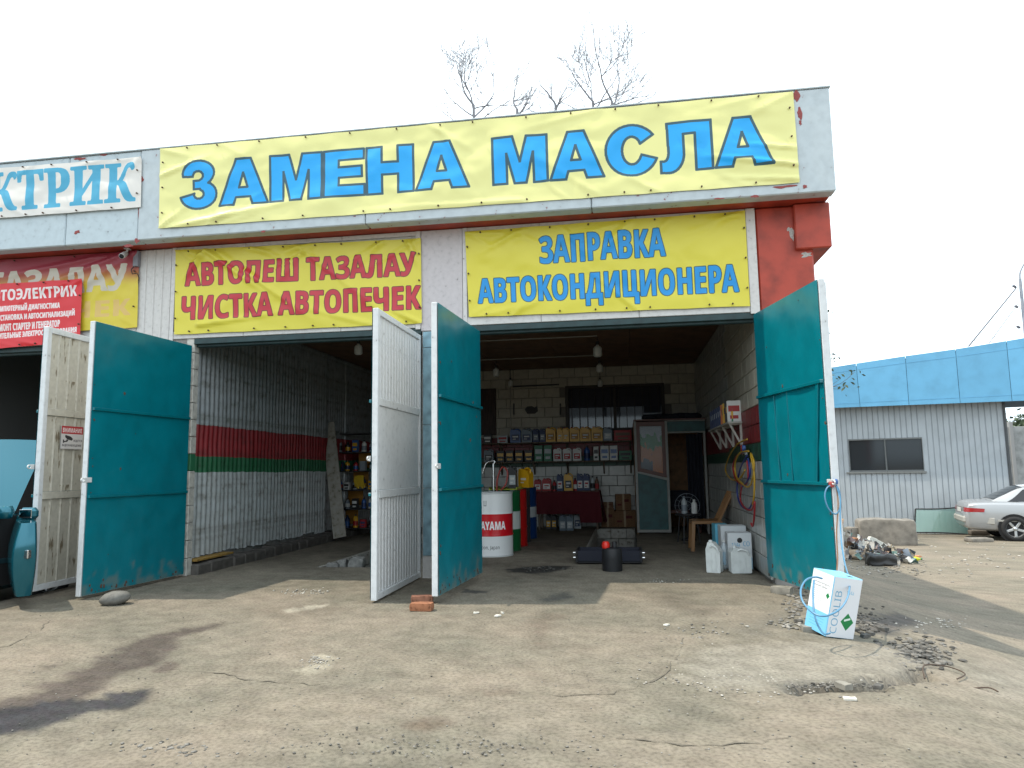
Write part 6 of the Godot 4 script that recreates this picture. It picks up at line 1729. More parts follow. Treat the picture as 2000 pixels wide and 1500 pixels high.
func make_carton() -> void:
	var w := 0.235; var h := 0.43
	var t := thing("refrigerant_box", "tilted white and light blue refrigerant carton standing on the broken paving", "box")
	var toward := Vector3(-sin(deg_to_rad(15.0)), 0, cos(deg_to_rad(15.0)))
	var b := Basis(toward, deg_to_rad(-12.0)) * Basis(Vector3.UP, deg_to_rad(23.0))
	var corner := b * Vector3(-w / 2, 0, w / 2)
	var foot := on_ground(1612, 1247)
	t.transform = Transform3D(b, foot - corner + Vector3(0, 0.012, 0))
	var m := MB.new(); m.box(Vector3(0, h * 0.5, 0), Vector3(w, h, w), 0.004)
	part(t, "carton", m, mat("carton_sky_blue", Color(0.2, 0.5, 0.72), 0.55))
	# right-hand face
	var im := Image.create_empty(256, 464, false, Image.FORMAT_RGB8); im.fill(rgb(214, 216, 220))
	var side := Image.create_empty(420, 90, false, Image.FORMAT_RGB8); side.fill(rgb(214, 216, 220))
	put_text(side, "COOLIB", Rect2(20, 14, 330, 62), rgb(112, 160, 190), {bold = false})
	side.rotate_90(COUNTERCLOCKWISE)
	im.blit_rect(side, Rect2i(0, 0, 90, 420), Vector2i(10, 36))
	put_text(im, "134a", Rect2(128, 96, 66, 30), rgb(120, 176, 206), {bold = false})
	fill_contours(im, [[Vector2(172, 270), Vector2(232, 338), Vector2(172, 406), Vector2(112, 338)]], rgb(24, 120, 66))
	fill_contours(im, [[Vector2(140, 322), Vector2(196, 304), Vector2(202, 318), Vector2(146, 336)]], rgb(210, 222, 214))
	var e := 0.004
	m = MB.new(); m.grid([[Vector3(-w / 2 + e, h - e, w / 2 + 0.001), Vector3(w / 2 - e, h - e, w / 2 + 0.001)], [Vector3(-w / 2 + e, e, w / 2 + 0.001), Vector3(w / 2 - e, e, w / 2 + 0.001)]])
	part(t, "print", m, print_mat("carton_right", im, 0.5))
	im = Image.create_empty(256, 464, false, Image.FORMAT_RGB8); im.fill(rgb(224, 226, 230))
	im.fill_rect(Rect2i(0, 300, 256, 164), rgb(120, 190, 232))
	put_text(im, "Automotive Refrigerant", Rect2(30, 80, 190, 16), rgb(90, 92, 98))
	put_text(im, "Repairable Cylinder", Rect2(30, 106, 170, 16), rgb(90, 92, 98))
	for k in 6: im.fill_rect(Rect2i(30, 140 + k * 16, 100 + (k * 37) % 50, 4), rgb(170, 172, 178))
	fill_contours(im, [[Vector2(216, 140), Vector2(238, 165), Vector2(216, 190), Vector2(194, 165)]], rgb(24, 120, 66))
	for k in 5: im.fill_rect(Rect2i(40, 330 + k * 22, 120 + (k * 53) % 60, 4), rgb(90, 165, 212))
	m = MB.new(); m.grid([[Vector3(-w / 2 - 0.001, h - e, -w / 2 + e), Vector3(-w / 2 - 0.001, h - e, w / 2 - e)], [Vector3(-w / 2 - 0.001, e, -w / 2 + e), Vector3(-w / 2 - 0.001, e, w / 2 - e)]])
	part(t, "print", m, print_mat("carton_left", im, 0.5))
	m = MB.new(); m.lathe([Vector2(0.0, 0.0), Vector2(0.022, 0.0)], 14, Transform3D(Basis(), Vector3(0.05, h + 0.0015, 0.06)))
	part(t, "hand_hole", m, plastic("black", PAINTS.black))
	var lowest := t.transform * Vector3(-w / 2, 0, -w / 2)
	solo("concrete_scrap", chunk(Vector3(0.12, maxf(0.05, lowest.y - terrain(lowest.x, lowest.z) + 0.01), 0.1), 17, 0.12), mat("concrete_scrap", Color.WHITE), "stone wedged under the tilted refrigerant carton", "stone", "", Vector3(lowest.x + 0.03, terrain(lowest.x, lowest.z) - 0.008, lowest.z + 0.03))
	# charging hose from the valve on the door edge to the carton
	t = thing("charging_hose", "light blue charging hose looped from the door edge to the carton", "hose", on_z(1627, 945, 1.5))
	var o := t.position
	var hz := func(px: Array) -> Array:
		var pts := []
		for k in range(0, px.size(), 3): pts.append(on_z(px[k], px[k + 1], px[k + 2]) - o)
		return curve(pts)
	var hm := mat("hose_light_blue", Color(0.09, 0.24, 0.38), 0.35)
	m = MB.new(); m.tube(hz.call([1630, 946, 1.5, 1616, 952, 1.52, 1611, 970, 1.53, 1618, 993, 1.53, 1632, 1004, 1.53, 1641, 990, 1.53, 1640, 962, 1.52, 1633, 948, 1.5, 1641, 975, 1.56, 1641, 1010, 1.6, 1643, 1055, 1.7, 1650, 1100, 1.95, 1659, 1135, 2.35, 1656, 1165, 2.7, 1640, 1190, 2.98, 1612, 1203, 3.06, 1588, 1197, 3.02, 1568, 1175, 2.95, 1564, 1152, 2.85, 1574, 1133, 2.75, 1592, 1127, 2.68, 1606, 1130, 2.66]), 0.0065, 8)
	part(t, "blue_hose", m, hm)
	m = MB.new(); m.tube(hz.call([1590, 1134, 2.72, 1588, 1160, 2.86, 1590, 1195, 2.95, 1598, 1222, 2.99, 1610, 1238, 3.02, 1622, 1236, 3.03]), 0.0065, 8)
	part(t, "blue_hose", m, hm)
	m = MB.new(); m.tube(hz.call([1633, 950, 1.5, 1637, 985, 1.52, 1634, 1040, 1.54, 1636, 1090, 1.56, 1634, 1130, 1.58, 1640, 1156, 1.6]), 0.006, 8)
	part(t, "tan_hose", m, plastic("hose_tan", Color(0.3, 0.17, 0.1), 0.5))
	m = MB.new(); m.box(on_z(1624, 946, 1.5) - o, Vector3(0.04, 0.05, 0.04), 0.008)
	part(t, "red_valve", m, plastic("valve_red", Color(0.4, 0.06, 0.05)))
	m = MB.new(); m.lathe([Vector2(0.0, 0), Vector2(0.02, 0), Vector2(0.024, 0.03), Vector2(0.016, 0.045), Vector2(0, 0.045)], 12, Transform3D(Basis(), on_z(1632, 946, 1.5) - o))
	part(t, "blue_valve", m, plastic("valve_blue", Color(0.05, 0.12, 0.32)))
func make_litter() -> void:
	# a heap nobody could count: crumpled bags, wrappers and rags over a low mound
	rng.seed = 404
	var m := MB.new()
	var cols := [Color(0.5, 0.5, 0.48), Color(0.16, 0.2, 0.26), Color(0.03, 0.03, 0.035), Color(0.35, 0.3, 0.22), Color(0.24, 0.14, 0.08), Color(0.45, 0.44, 0.4), Color(0.3, 0.3, 0.3), Color(0.16, 0.12, 0.12), Color(0.25, 0.27, 0.28), Color(0.2, 0.17, 0.13), Color(0.5, 0.5, 0.48), Color(0.14, 0.24, 0.22)]
	for k in 260:
		var u := rng.randf()
		var px := 1640 + 135 * u + rng.randfn(0, 8)
		var py := lerpf(1086, 1097, u) + rng.randfn(0, 5)
		var g := on_ground(px, py)
		var up := rng.randf() * 0.42 * (1.0 - u) * exp(-pow(u, 2.0)) + rng.randf() * 0.12
		m.col = cols[rng.randi() % cols.size()]
		var s := rng.randf_range(0.05, 0.12) * (2.0 if k % 5 == 0 else 1.0)
		var b := Basis.from_euler(Vector3(rng.randf() * 6.0, rng.randf() * 6.0, rng.randf() * 6.0))
		var rows := []
		for i in 4:
			var row := PackedVector3Array()
			for j in 4: row.append(g + Vector3(0, up + 0.02, 0) + b * Vector3((i / 3.0 - 0.5) * s, rng.randf_range(-0.3, 0.3) * s, (j / 3.0 - 0.5) * s * 1.3))
			rows.append(row)
		m.grid(rows)
	m.col = Color(0.16, 0.14, 0.11)
	for u in [0.0, 0.15, 0.3, 0.5, 0.7]:
		var g := on_ground(1640 + 135 * u, lerpf(1088, 1097, u))
		var e := ellipsoid(Vector3(1.0 - u * 0.6, 0.42 - 0.4 * u, 0.6), int(u * 100), 0.4)
		var s := m.v.size()
		for k in e.v.size(): m._p(e.v[k] + g - Vector3(0, 0.08, 0), e.n[k])
		for k in e.idx: m.idx.append(k + s)
	var o := part(self, "litter_heap", m, mat("litter", Color.WHITE, 0.7, {vc = true}))
	tag(o, "heap of crumpled bags, rags and wrappers beside the concrete block", "litter", "", "stuff")
	var g := on_ground(1722, 1104)
	solo("rubbish_bag", chunk(Vector3(0.5, 0.2, 0.3), 66, 0.3, 9), mat("black_bag", Color(0.02, 0.021, 0.022), 0.35), "crumpled black rubbish bag at the edge of the litter heap", "bag", "", g)
	var t: Node3D
	solo("cardboard_piece", chunk(Vector3(0.3, 0.34, 0.06), 53, 0.2, 5), mat("brown_card", Color(0.3, 0.14, 0.07), 0.9), "crumpled brown cardboard standing in the litter heap", "cardboard", "", on_ground(1662, 1088) + Vector3(0, 0.05, 0.1), 0.4)
	solo("cardboard_piece", chunk(Vector3(0.26, 0.3, 0.05), 54, 0.2, 5), mat("tan_card", Color(0.4, 0.25, 0.14), 0.9), "torn tan cardboard on top of the litter behind the door edge", "cardboard", "", on_ground(1646, 1066) + Vector3(0, 0.35, -0.3), -0.3)
	solo("fallen_beam", chunk(Vector3(0.14, 0.9, 0.12), 57, 0.1, 6), mat("pale_beam", Color(0.4, 0.38, 0.33), 0.9, {tex = "grime", scale = 1.0}), "pale broken beam leaning across the litter heap", "beam", "", on_ground(1672, 1090) + Vector3(0, 0.12, -0.1)).rotation = Vector3(0.1, 0.2, 0.55)
	solo("polystyrene", chunk(Vector3(0.42, 0.24, 0.1), 58, 0.15, 5), mat("dirty_foam", Color(0.55, 0.55, 0.5), 0.9), "dirty white foam sheet lying on the litter heap", "foam", "", on_ground(1706, 1082) + Vector3(0, 0.08, 0), 0.2).rotation.z = -0.5
	g = on_ground(1783, 1097)
	t = thing("drink_bottle", "yellow green drink bottle lying past the litter heap", "bottle", g + Vector3(0, 0.05, 0))
	t.rotation = Vector3(0, 0.1, -PI / 2)
	m = MB.new(); m.lathe([Vector2(0, -0.16), Vector2(0.045, -0.16), Vector2(0.048, -0.13), Vector2(0.048, 0.06), Vector2(0.03, 0.11), Vector2(0.014, 0.14), Vector2(0.014, 0.16)], 14)
	part(t, "body", m, plastic("lime", Color(0.5, 0.55, 0.02)))
	m = MB.new(); m.lathe([Vector2(0.017, 0.15), Vector2(0.017, 0.18), Vector2(0.017, 0.18), Vector2(0, 0.18)], 10)
	part(t, "cap", m, plastic("green", PAINTS.green))
	m = MB.new(); m.lathe([Vector2(0.05, -0.11), Vector2(0.05, 0.0)], 14)
	part(t, "label", m, plastic("white", PAINTS.white))
	solo("wrapper", chunk(Vector3(0.16, 0.03, 0.1), 63, 0.5, 4), plastic("wrapper_orange", Color(0.6, 0.25, 0.1), 0.5), "orange snack wrapper beside the lime bottle", "wrapper", "", on_ground(1790, 1088), 0.3)
func on_plane(px: float, py: float, p0: Vector3, nn: Vector3) -> Vector3:
	var r := ray(px, py)
	return EYE + r * ((p0 - EYE).dot(nn) / r.dot(nn))
func make_kiosk() -> void:
	var a := on_z(1600, 1036, -16.2); var b := on_z(1983, 1036, -14.6)
	a.y = 0; b.y = 0
	var d := (b - a).normalized()
	var nn := Vector3(-d.z, 0, d.x)
	if nn.z < 0: nn = -nn
	var t := thing("metal_kiosk", "grey ribbed metal kiosk with a bright blue sheet fascia and dark window", "kiosk", a)
	var ribs := mat("ribbed_grey", Color(0.4, 0.44, 0.47), 0.45, {tex = "paint", scale = 0.3})
	var turn := atan2(-d.z, d.x)
	var wall_len := a.distance_to(b)
	var base_y := -1.3
	var top := on_plane(1800, 789, a, nn).y + 0.3
	# wall in local axes: x along the wall, z towards the yard; opening left for the window
	var toloc := func(p: Vector3) -> Vector3: return Basis(Vector3.UP, -turn) * (p - a)
	t.rotation.y = turn
	var w0: Vector3 = toloc.call(on_plane(1656, 858, a, nn)); var w1: Vector3 = toloc.call(on_plane(1806, 920, a, nn))
	var m := MB.new()
	ribbed(m, -3.5, w0.x, base_y, top, 0.0, 0.15, -0.022, 0.2); ribbed(m, w1.x, wall_len, base_y, top, 0.0, 0.15, -0.022, 0.2)
	ribbed(m, w0.x, w1.x, base_y, w1.y, 0.0, 0.15, -0.022, 0.2); ribbed(m, w0.x, w1.x, w0.y, top, 0.0, 0.15, -0.022, 0.2)
	part(t, "ribbed_wall", m, ribs)
	m = MB.new(); m.span(Vector3(-3.5, base_y, -4.0), Vector3(wall_len, top, -3.9)); m.span(Vector3(wall_len - 0.02, base_y, -3.9), Vector3(wall_len + 0.02, top, -0.04)); m.span(Vector3(-3.52, base_y, -3.9), Vector3(-3.48, top, -0.04))
	part(t, "side_wall", m, ribs)
	m = MB.new(); m.box(Vector3(wall_len + 0.01, (base_y + top) * 0.5, 0.01), Vector3(0.06, top - base_y, 0.06), 0.006)
	part(t, "corner_post", m, mat("kiosk_post", Color(0.06, 0.065, 0.07), 0.5))
	var fr := mat("kiosk_frame", Color(0.16, 0.17, 0.17), 0.6)
	var mid: float = toloc.call(on_plane(1730, 890, a, nn)).x
	for k in 2:
		var x0: float = w0.x if k == 0 else mid; var x1: float = mid if k == 0 else w1.x
		m = MB.new(); m.span(Vector3(x0 + 0.03, w1.y + 0.04, -0.05), Vector3(x1 - 0.03, w0.y - 0.04, -0.04))
		var pane := part(t, "window_pane", m, mat("kiosk_glass", Color(0.02, 0.024, 0.028), 0.06))
		m = MB.new()
		for q in [[Vector3(x0, w1.y, -0.07), Vector3(x0 + 0.018, w0.y, 0.015)], [Vector3(x1 - 0.018, w1.y, -0.07), Vector3(x1, w0.y, 0.015)], [Vector3(x0 + 0.018, w1.y, -0.07), Vector3(x1 - 0.018, w1.y + 0.04, 0.015)], [Vector3(x0 + 0.018, w0.y - 0.045, -0.07), Vector3(x1 - 0.018, w0.y, 0.015)]]: m.span(q[0], q[1], 0.004)
		part(pane, "frame", m, fr)
	m = MB.new(); m.span(Vector3(w0.x - 0.1, w1.y - 0.06, 0.0), Vector3(w1.x + 0.05, w1.y - 0.005, 0.05), 0.006)
	part(t, "window_sill", m, fr)
	# blue fascia sheets, overhanging
	var pf := a + nn * 0.45
	var blue := []
	for k in 3: blue.append(mat("kiosk_blue_%d" % k, Color(0.13, 0.39, 0.62) * [1.0, 0.95, 1.04][k], 0.45, {tex = "paint", scale = 0.3}))
	var bx := [1540.0, 1617.0, 1680.0, 1775.4, 1875.5, 1976.8, 2085.0, 2200.0]
	var tx := [1530.0, 1612.0, 1672.0, 1768.0, 1866.0, 1965.5, 2072.0, 2185.0]
	var ty := [733.0, 719.5, 710.0, 695.5, 682.0, 666.0, 648.0, 630.0]
	for k in 7:
		m = MB.new()
		var q := []
		for e in [[bx[k], 797.0 - (bx[k] - 1617.0) * 0.038], [bx[k + 1], 797.0 - (bx[k + 1] - 1617.0) * 0.038], [tx[k + 1], ty[k + 1]], [tx[k], ty[k]]]: q.append(toloc.call(on_plane(e[0], e[1], pf, nn)))
		var gap := Vector3(0.006, 0, 0)
		q[0] += gap; q[3] += gap; q[1] -= gap; q[2] -= gap
		var poly := PackedVector2Array()
		for e in q: poly.append(Vector2(e.x, e.y))
		m.prism(poly, q[0].z - 0.02, q[0].z)
		var sh := part(t, "fascia_sheet", m, blue[k % 3])
		for v in [0.1, 0.86]:   # pressed creases
			m = MB.new()
			m.bar(q[0].lerp(q[3], v) + Vector3(0.02, 0, 0.002), q[1].lerp(q[2], v) + Vector3(-0.02, 0, 0.002), 0.012, 0.006)
			part(sh, "crease", m, blue[(k + 1) % 3])
	m = MB.new()
	var bp := PackedVector2Array()
	for e in [[1542, 799.0], [2195, 774.0], [2180, 634.0], [1532, 737.0]]:
		var l: Vector3 = toloc.call(on_plane(e[0], e[1], pf, nn))
		bp.append(Vector2(l.x, l.y))
	m.prism(bp, 0.36, 0.42)
	part(t, "fascia_backing", m, mat("kiosk_seam", Color(0.03, 0.08, 0.15), 0.8))
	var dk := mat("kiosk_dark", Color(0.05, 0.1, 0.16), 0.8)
	m = MB.new()
	var e0: Vector3 = toloc.call(on_plane(1540, 801, pf, nn)); var e1: Vector3 = toloc.call(on_plane(2200, 775, pf, nn))
	m.span(Vector3(e0.x, e0.y + 0.05, -4.0), Vector3(e1.x, e0.y + 0.1, 0.42))
	part(t, "soffit", m, dk)
	# distant concrete fence, bushes
	t = thing("concrete_fence", "far grey concrete panel fence beyond the kiosk", "fence", on_z(1990, 930, -32.0))
	for k in 14:
		m = MB.new(); m.box(Vector3(-4.0 + k * 2.52, 0.0, 0.0), Vector3(2.46, 5.0, 0.14), 0.02)
		part(t, "panel", m, mat("fence_concrete", Color(0.3, 0.31, 0.31), 0.9, {tex = "mottle", scale = 0.3}))
		m = MB.new(); m.box(Vector3(-5.25 + k * 2.52, 0.1, 0.05), Vector3(0.18, 5.3, 0.22), 0.02)
		part(t, "post", m, mat("fence_post", Color(0.26, 0.26, 0.26), 0.9))

# ---------- cars ----------
func wheel(parent: Node, at: Vector3, r: float, out: float) -> void:   # axle along local z; out = +1/-1 side that faces outwards
	var t := Transform3D(Basis(Vector3.RIGHT, out * PI / 2), at)
	var m := MB.new()
	m.lathe([Vector2(r * 0.64, -0.1), Vector2(r * 0.9, -0.1), Vector2(r * 0.98, -0.07), Vector2(r, -0.03), Vector2(r, 0.03), Vector2(r * 0.98, 0.07), Vector2(r * 0.92, 0.1), Vector2(r * 0.8, 0.108), Vector2(r * 0.66, 0.1), Vector2(r * 0.64, 0.07)], 36, t)
	var w := part(parent, "wheel", m, mat("tyre", Color(0.018, 0.018, 0.019), 0.85))
	m = MB.new()
	m.lathe([Vector2(r * 0.66, 0.1), Vector2(r * 0.64, 0.085), Vector2(r * 0.6, 0.06), Vector2(r * 0.58, 0.0)], 30, t)
	for k in 5:
		var a := TAU * k / 5.0 + 0.3
		var p := Vector3(cos(a), 0, sin(a))
		m.bar(t * (p * r * 0.1 + Vector3(0, 0.07, 0)), t * (p * r * 0.62 + Vector3(0, 0.075, 0)), r * 0.2, 0.03, 0.01)
	m.lathe([Vector2(r * 0.17, 0.06), Vector2(r * 0.16, 0.092), Vector2(0, 0.095)], 14, t)
	part(w, "rim", m, mat("alloy", Color(0.5, 0.51, 0.52), 0.3, {metal = 0.8}))
	m = MB.new(); m.lathe([Vector2(r * 0.6, 0.02), Vector2(0, 0.02)], 24, t)
	part(w, "brake_disc", m, mat("hub_dark", Color(0.02, 0.02, 0.022), 0.6))
func make_car(label: String, at: Vector3, turn: float, paint: StandardMaterial3D, trim: StandardMaterial3D) -> Node3D:
	# local x forward, origin on the ground under the rear axle
	var t := thing("parked_car", label, "car", at, turn)
	var st := [[-1.07, 0.46, 0.62, 0.62, 0.6], [-1.05, 0.36, 0.7, 0.72, 0.7], [-1.0, 0.3, 0.84, 0.9, 0.77], [-0.95, 0.28, 0.93, 0.985, 0.81], [-0.75, 0.26, 0.955, 1.02, 0.85], [-0.4, 0.24, 0.965, 1.03, 0.875], [0.0, 0.22, 0.96, 1.03, 0.885], [0.6, 0.21, 0.95, 1.02, 0.89], [1.5, 0.2, 0.935, 1.0, 0.89], [2.3, 0.2, 0.91, 0.98, 0.88], [2.7, 0.21, 0.88, 0.95, 0.875], [3.2, 0.24, 0.8, 0.87, 0.85], [3.5, 0.28, 0.7, 0.76, 0.8], [3.6, 0.36, 0.6, 0.62, 0.72], [3.62, 0.44, 0.54, 0.54, 0.64]]
	var ring := func(s: Array, grow: float) -> PackedVector3Array:
		var hw: float = s[4] + grow; var yb: float = s[1]; var ys: float = s[2]; var yt: float = s[3]
		var half := [[0.0, yb], [hw * 0.86, yb], [hw * 0.965, yb + 0.1 * (ys - yb)], [hw * 0.99, lerpf(yb, ys, 0.35)], [hw, lerpf(yb, ys, 0.62)], [hw * 0.985, ys - 0.05], [hw * 0.95, ys], [hw * 0.82, lerpf(ys, yt, 0.7)], [hw * 0.4, yt], [0.0, yt]]
		var row := PackedVector3Array()
		for p in half: row.append(Vector3(s[0], p[1], p[0]))
		for k in range(half.size() - 2, 0, -1): row.append(Vector3(s[0], half[k][1], -half[k][0]))
		return row
	var rows := []
	for s in st: rows.append(ring.call(s, 0.0))
	var m := MB.new(); m.grid(rows, true)
	m.face(Array(rows[0]), Vector3(1, 0.5, 0)); m.face(Array(rows[rows.size() - 1]), Vector3(1, 0.5, 0))
	part(t, "body", m, paint)
	# glasshouse as dark glass, roof and pillars painted
	var gh := [[-0.42, 1.02, 0.74, 0.7], [-0.1, 1.19, 0.76, 0.62], [0.2, 1.35, 0.78, 0.58], [0.42, 1.405, 0.79, 0.57], [0.9, 1.43, 0.8, 0.58], [1.35, 1.415, 0.8, 0.58], [1.62, 1.36, 0.8, 0.58], [2.0, 1.17, 0.79, 0.64], [2.32, 0.99, 0.76, 0.7]]
	rows = []
	for g in gh:
		var row := PackedVector3Array()
		for p in [[g[2] + 0.02, 0.93], [g[2], 0.97], [lerpf(g[2], g[3], 0.85), lerpf(0.97, g[1], 0.85)], [g[3] * 0.9, g[1]], [0.0, g[1] + 0.015], [-g[3] * 0.9, g[1]], [-lerpf(g[2], g[3], 0.85), lerpf(0.97, g[1], 0.85)], [-g[2], 0.97], [-g[2] - 0.02, 0.93]]: row.append(Vector3(g[0], p[1], p[0]))
		rows.append(row)
	m = MB.new(); m.grid(rows)
	part(t, "roof", m, paint)
	var gm := mat("car_glass", Color(0.02, 0.022, 0.025), 0.04)
	var at_ring := func(x: float, k: float) -> Vector3:   # point of the shell at length x and ring position 0..8
		var i := 0
		while i < gh.size() - 2 and gh[i + 1][0] < x: i += 1
		var fx: float = clampf((x - gh[i][0]) / (gh[i + 1][0] - gh[i][0]), 0.0, 1.0)
		var j := mini(int(k), 7)
		var pa: Vector3 = rows[i][j].lerp(rows[i][j + 1], k - j)
		var pb: Vector3 = rows[i + 1][j].lerp(rows[i + 1][j + 1], k - j)
		return pa.lerp(pb, fx)
	for q in [["rear_window", -0.36, 0.3, -0.36, 0.3, 2.75, 5.25], ["windscreen", 1.66, 2.26, 1.66, 2.26, 2.75, 5.25], ["side_window", -0.1, 0.88, 0.3, 0.84, 1.1, 1.95], ["side_window", 0.96, 2.0, 0.93, 1.66, 1.1, 1.95], ["side_window", -0.1, 0.88, 0.3, 0.84, 6.9, 6.05], ["side_window", 0.96, 2.0, 0.93, 1.66, 6.9, 6.05]]:
		var gr := []
		for i in 7:
			var row := PackedVector3Array()
			for j in 7:
				var kk := lerpf(q[5], q[6], j / 6.0)
				var x := lerpf(lerpf(q[1], q[3], j / 6.0), lerpf(q[2], q[4], j / 6.0), i / 6.0)
				if q[0] != "side_window": x = lerpf(q[1], q[2], i / 6.0)
				var p: Vector3 = at_ring.call(x, kk)
				row.append(p + (p - Vector3(clampf(x, 0.3, 1.5), 0.85, 0)).normalized() * 0.012)
			gr.append(row)
		m = MB.new(); m.grid(gr)
		part(t, q[0], m, gm)
	for s in [-1.0, 1.0]:
		for x in [0.0, 2.67]:
			m = MB.new(); m.lathe([Vector2(0.37, 0.0), Vector2(0.0, 0.0)], 28, Transform3D(Basis(Vector3.RIGHT, s * PI / 2), Vector3(x, 0.32, s * 0.897)))
			part(t, "wheel_arch", m, mat("arch_black", Color(0.012, 0.012, 0.013), 0.9))
			wheel(t, Vector3(x, 0.315, s * 0.835), 0.315, s)
		m = MB.new()   # tail lamp wrapping the corner
		var lr := []
		for i in 6:
			var row := PackedVector3Array()
			for j in 3:
				var k := i / 5.0
				var x := lerpf(-1.025, -0.62, maxf(0.0, (k - 0.3) / 0.7)) if k > 0.3 else -1.03
				var zz := lerpf(0.5, 0.775, k / 0.3) if k <= 0.3 else lerpf(0.79, 0.873, (k - 0.3) / 0.7)
				row.append(Vector3(x - 0.02 * (1.0 - j * 0.5), lerpf(0.73, 0.85 - 0.03 * k, j / 2.0), s * zz))
			lr.append(row)
		m.grid(lr)
		part(t, "tail_lamp", m, mat("tail_red", Color(0.3, 0.02, 0.02), 0.15))
		m = MB.new(); m.lathe([Vector2(0, -0.06), Vector2(0.07, -0.06), Vector2(0.1, 0.0), Vector2(0.07, 0.06), Vector2(0, 0.06)], 14, Transform3D(Basis().scaled(Vector3(0.7, 1.0, 1.0)), Vector3(2.0, 0.98, s * 0.98)))
		part(t, "mirror", m, paint)
	m = MB.new(); m.box(Vector3(-1.035, 0.8, 0), Vector3(0.03, 0.11, 0.96), 0.01)
	part(t, "rear_panel", m, mat("rear_panel_grey", Color(0.2, 0.2, 0.2), 0.4))
	m = MB.new(); m.box(Vector3(-1.06, 0.76, 0.0), Vector3(0.012, 0.11, 0.5), 0.003)
	part(t, "number_plate", m, mat("plate_white", Color(0.6, 0.6, 0.58), 0.5))
	m = MB.new(); m.box(Vector3(-1.03, 0.53, 0), Vector3(0.14, 0.2, 1.42), 0.05)
	for s in [-1.0, 1.0]: m.bar(Vector3(-1.02, 0.53, s * 0.71), Vector3(-0.42, 0.5, s * 0.88), 0.16, 0.03, 0.01)
	part(t, "rear_bumper", m, trim)
	m = MB.new()
	for s in [-1.0, 1.0]: m.bar(Vector3(-0.36, 0.52, s * 0.892), Vector3(2.3, 0.5, s * 0.898), 0.05, 0.012, 0.003)
	part(t, "side_moulding", m, trim)
	m = MB.new()
	for s in [-1.0, 1.0]:
		for q in [[0.42, 0.45, 0.36, 0.95], [1.28, 0.26, 1.28, 0.95], [2.2, 0.26, 2.26, 0.93]]: m.bar(Vector3(q[0], q[1], s * 0.893), Vector3(q[2], q[3], s * 0.868), 0.008, 0.012)
	part(t, "door_gap", m, mats["arch_black"])
	return t
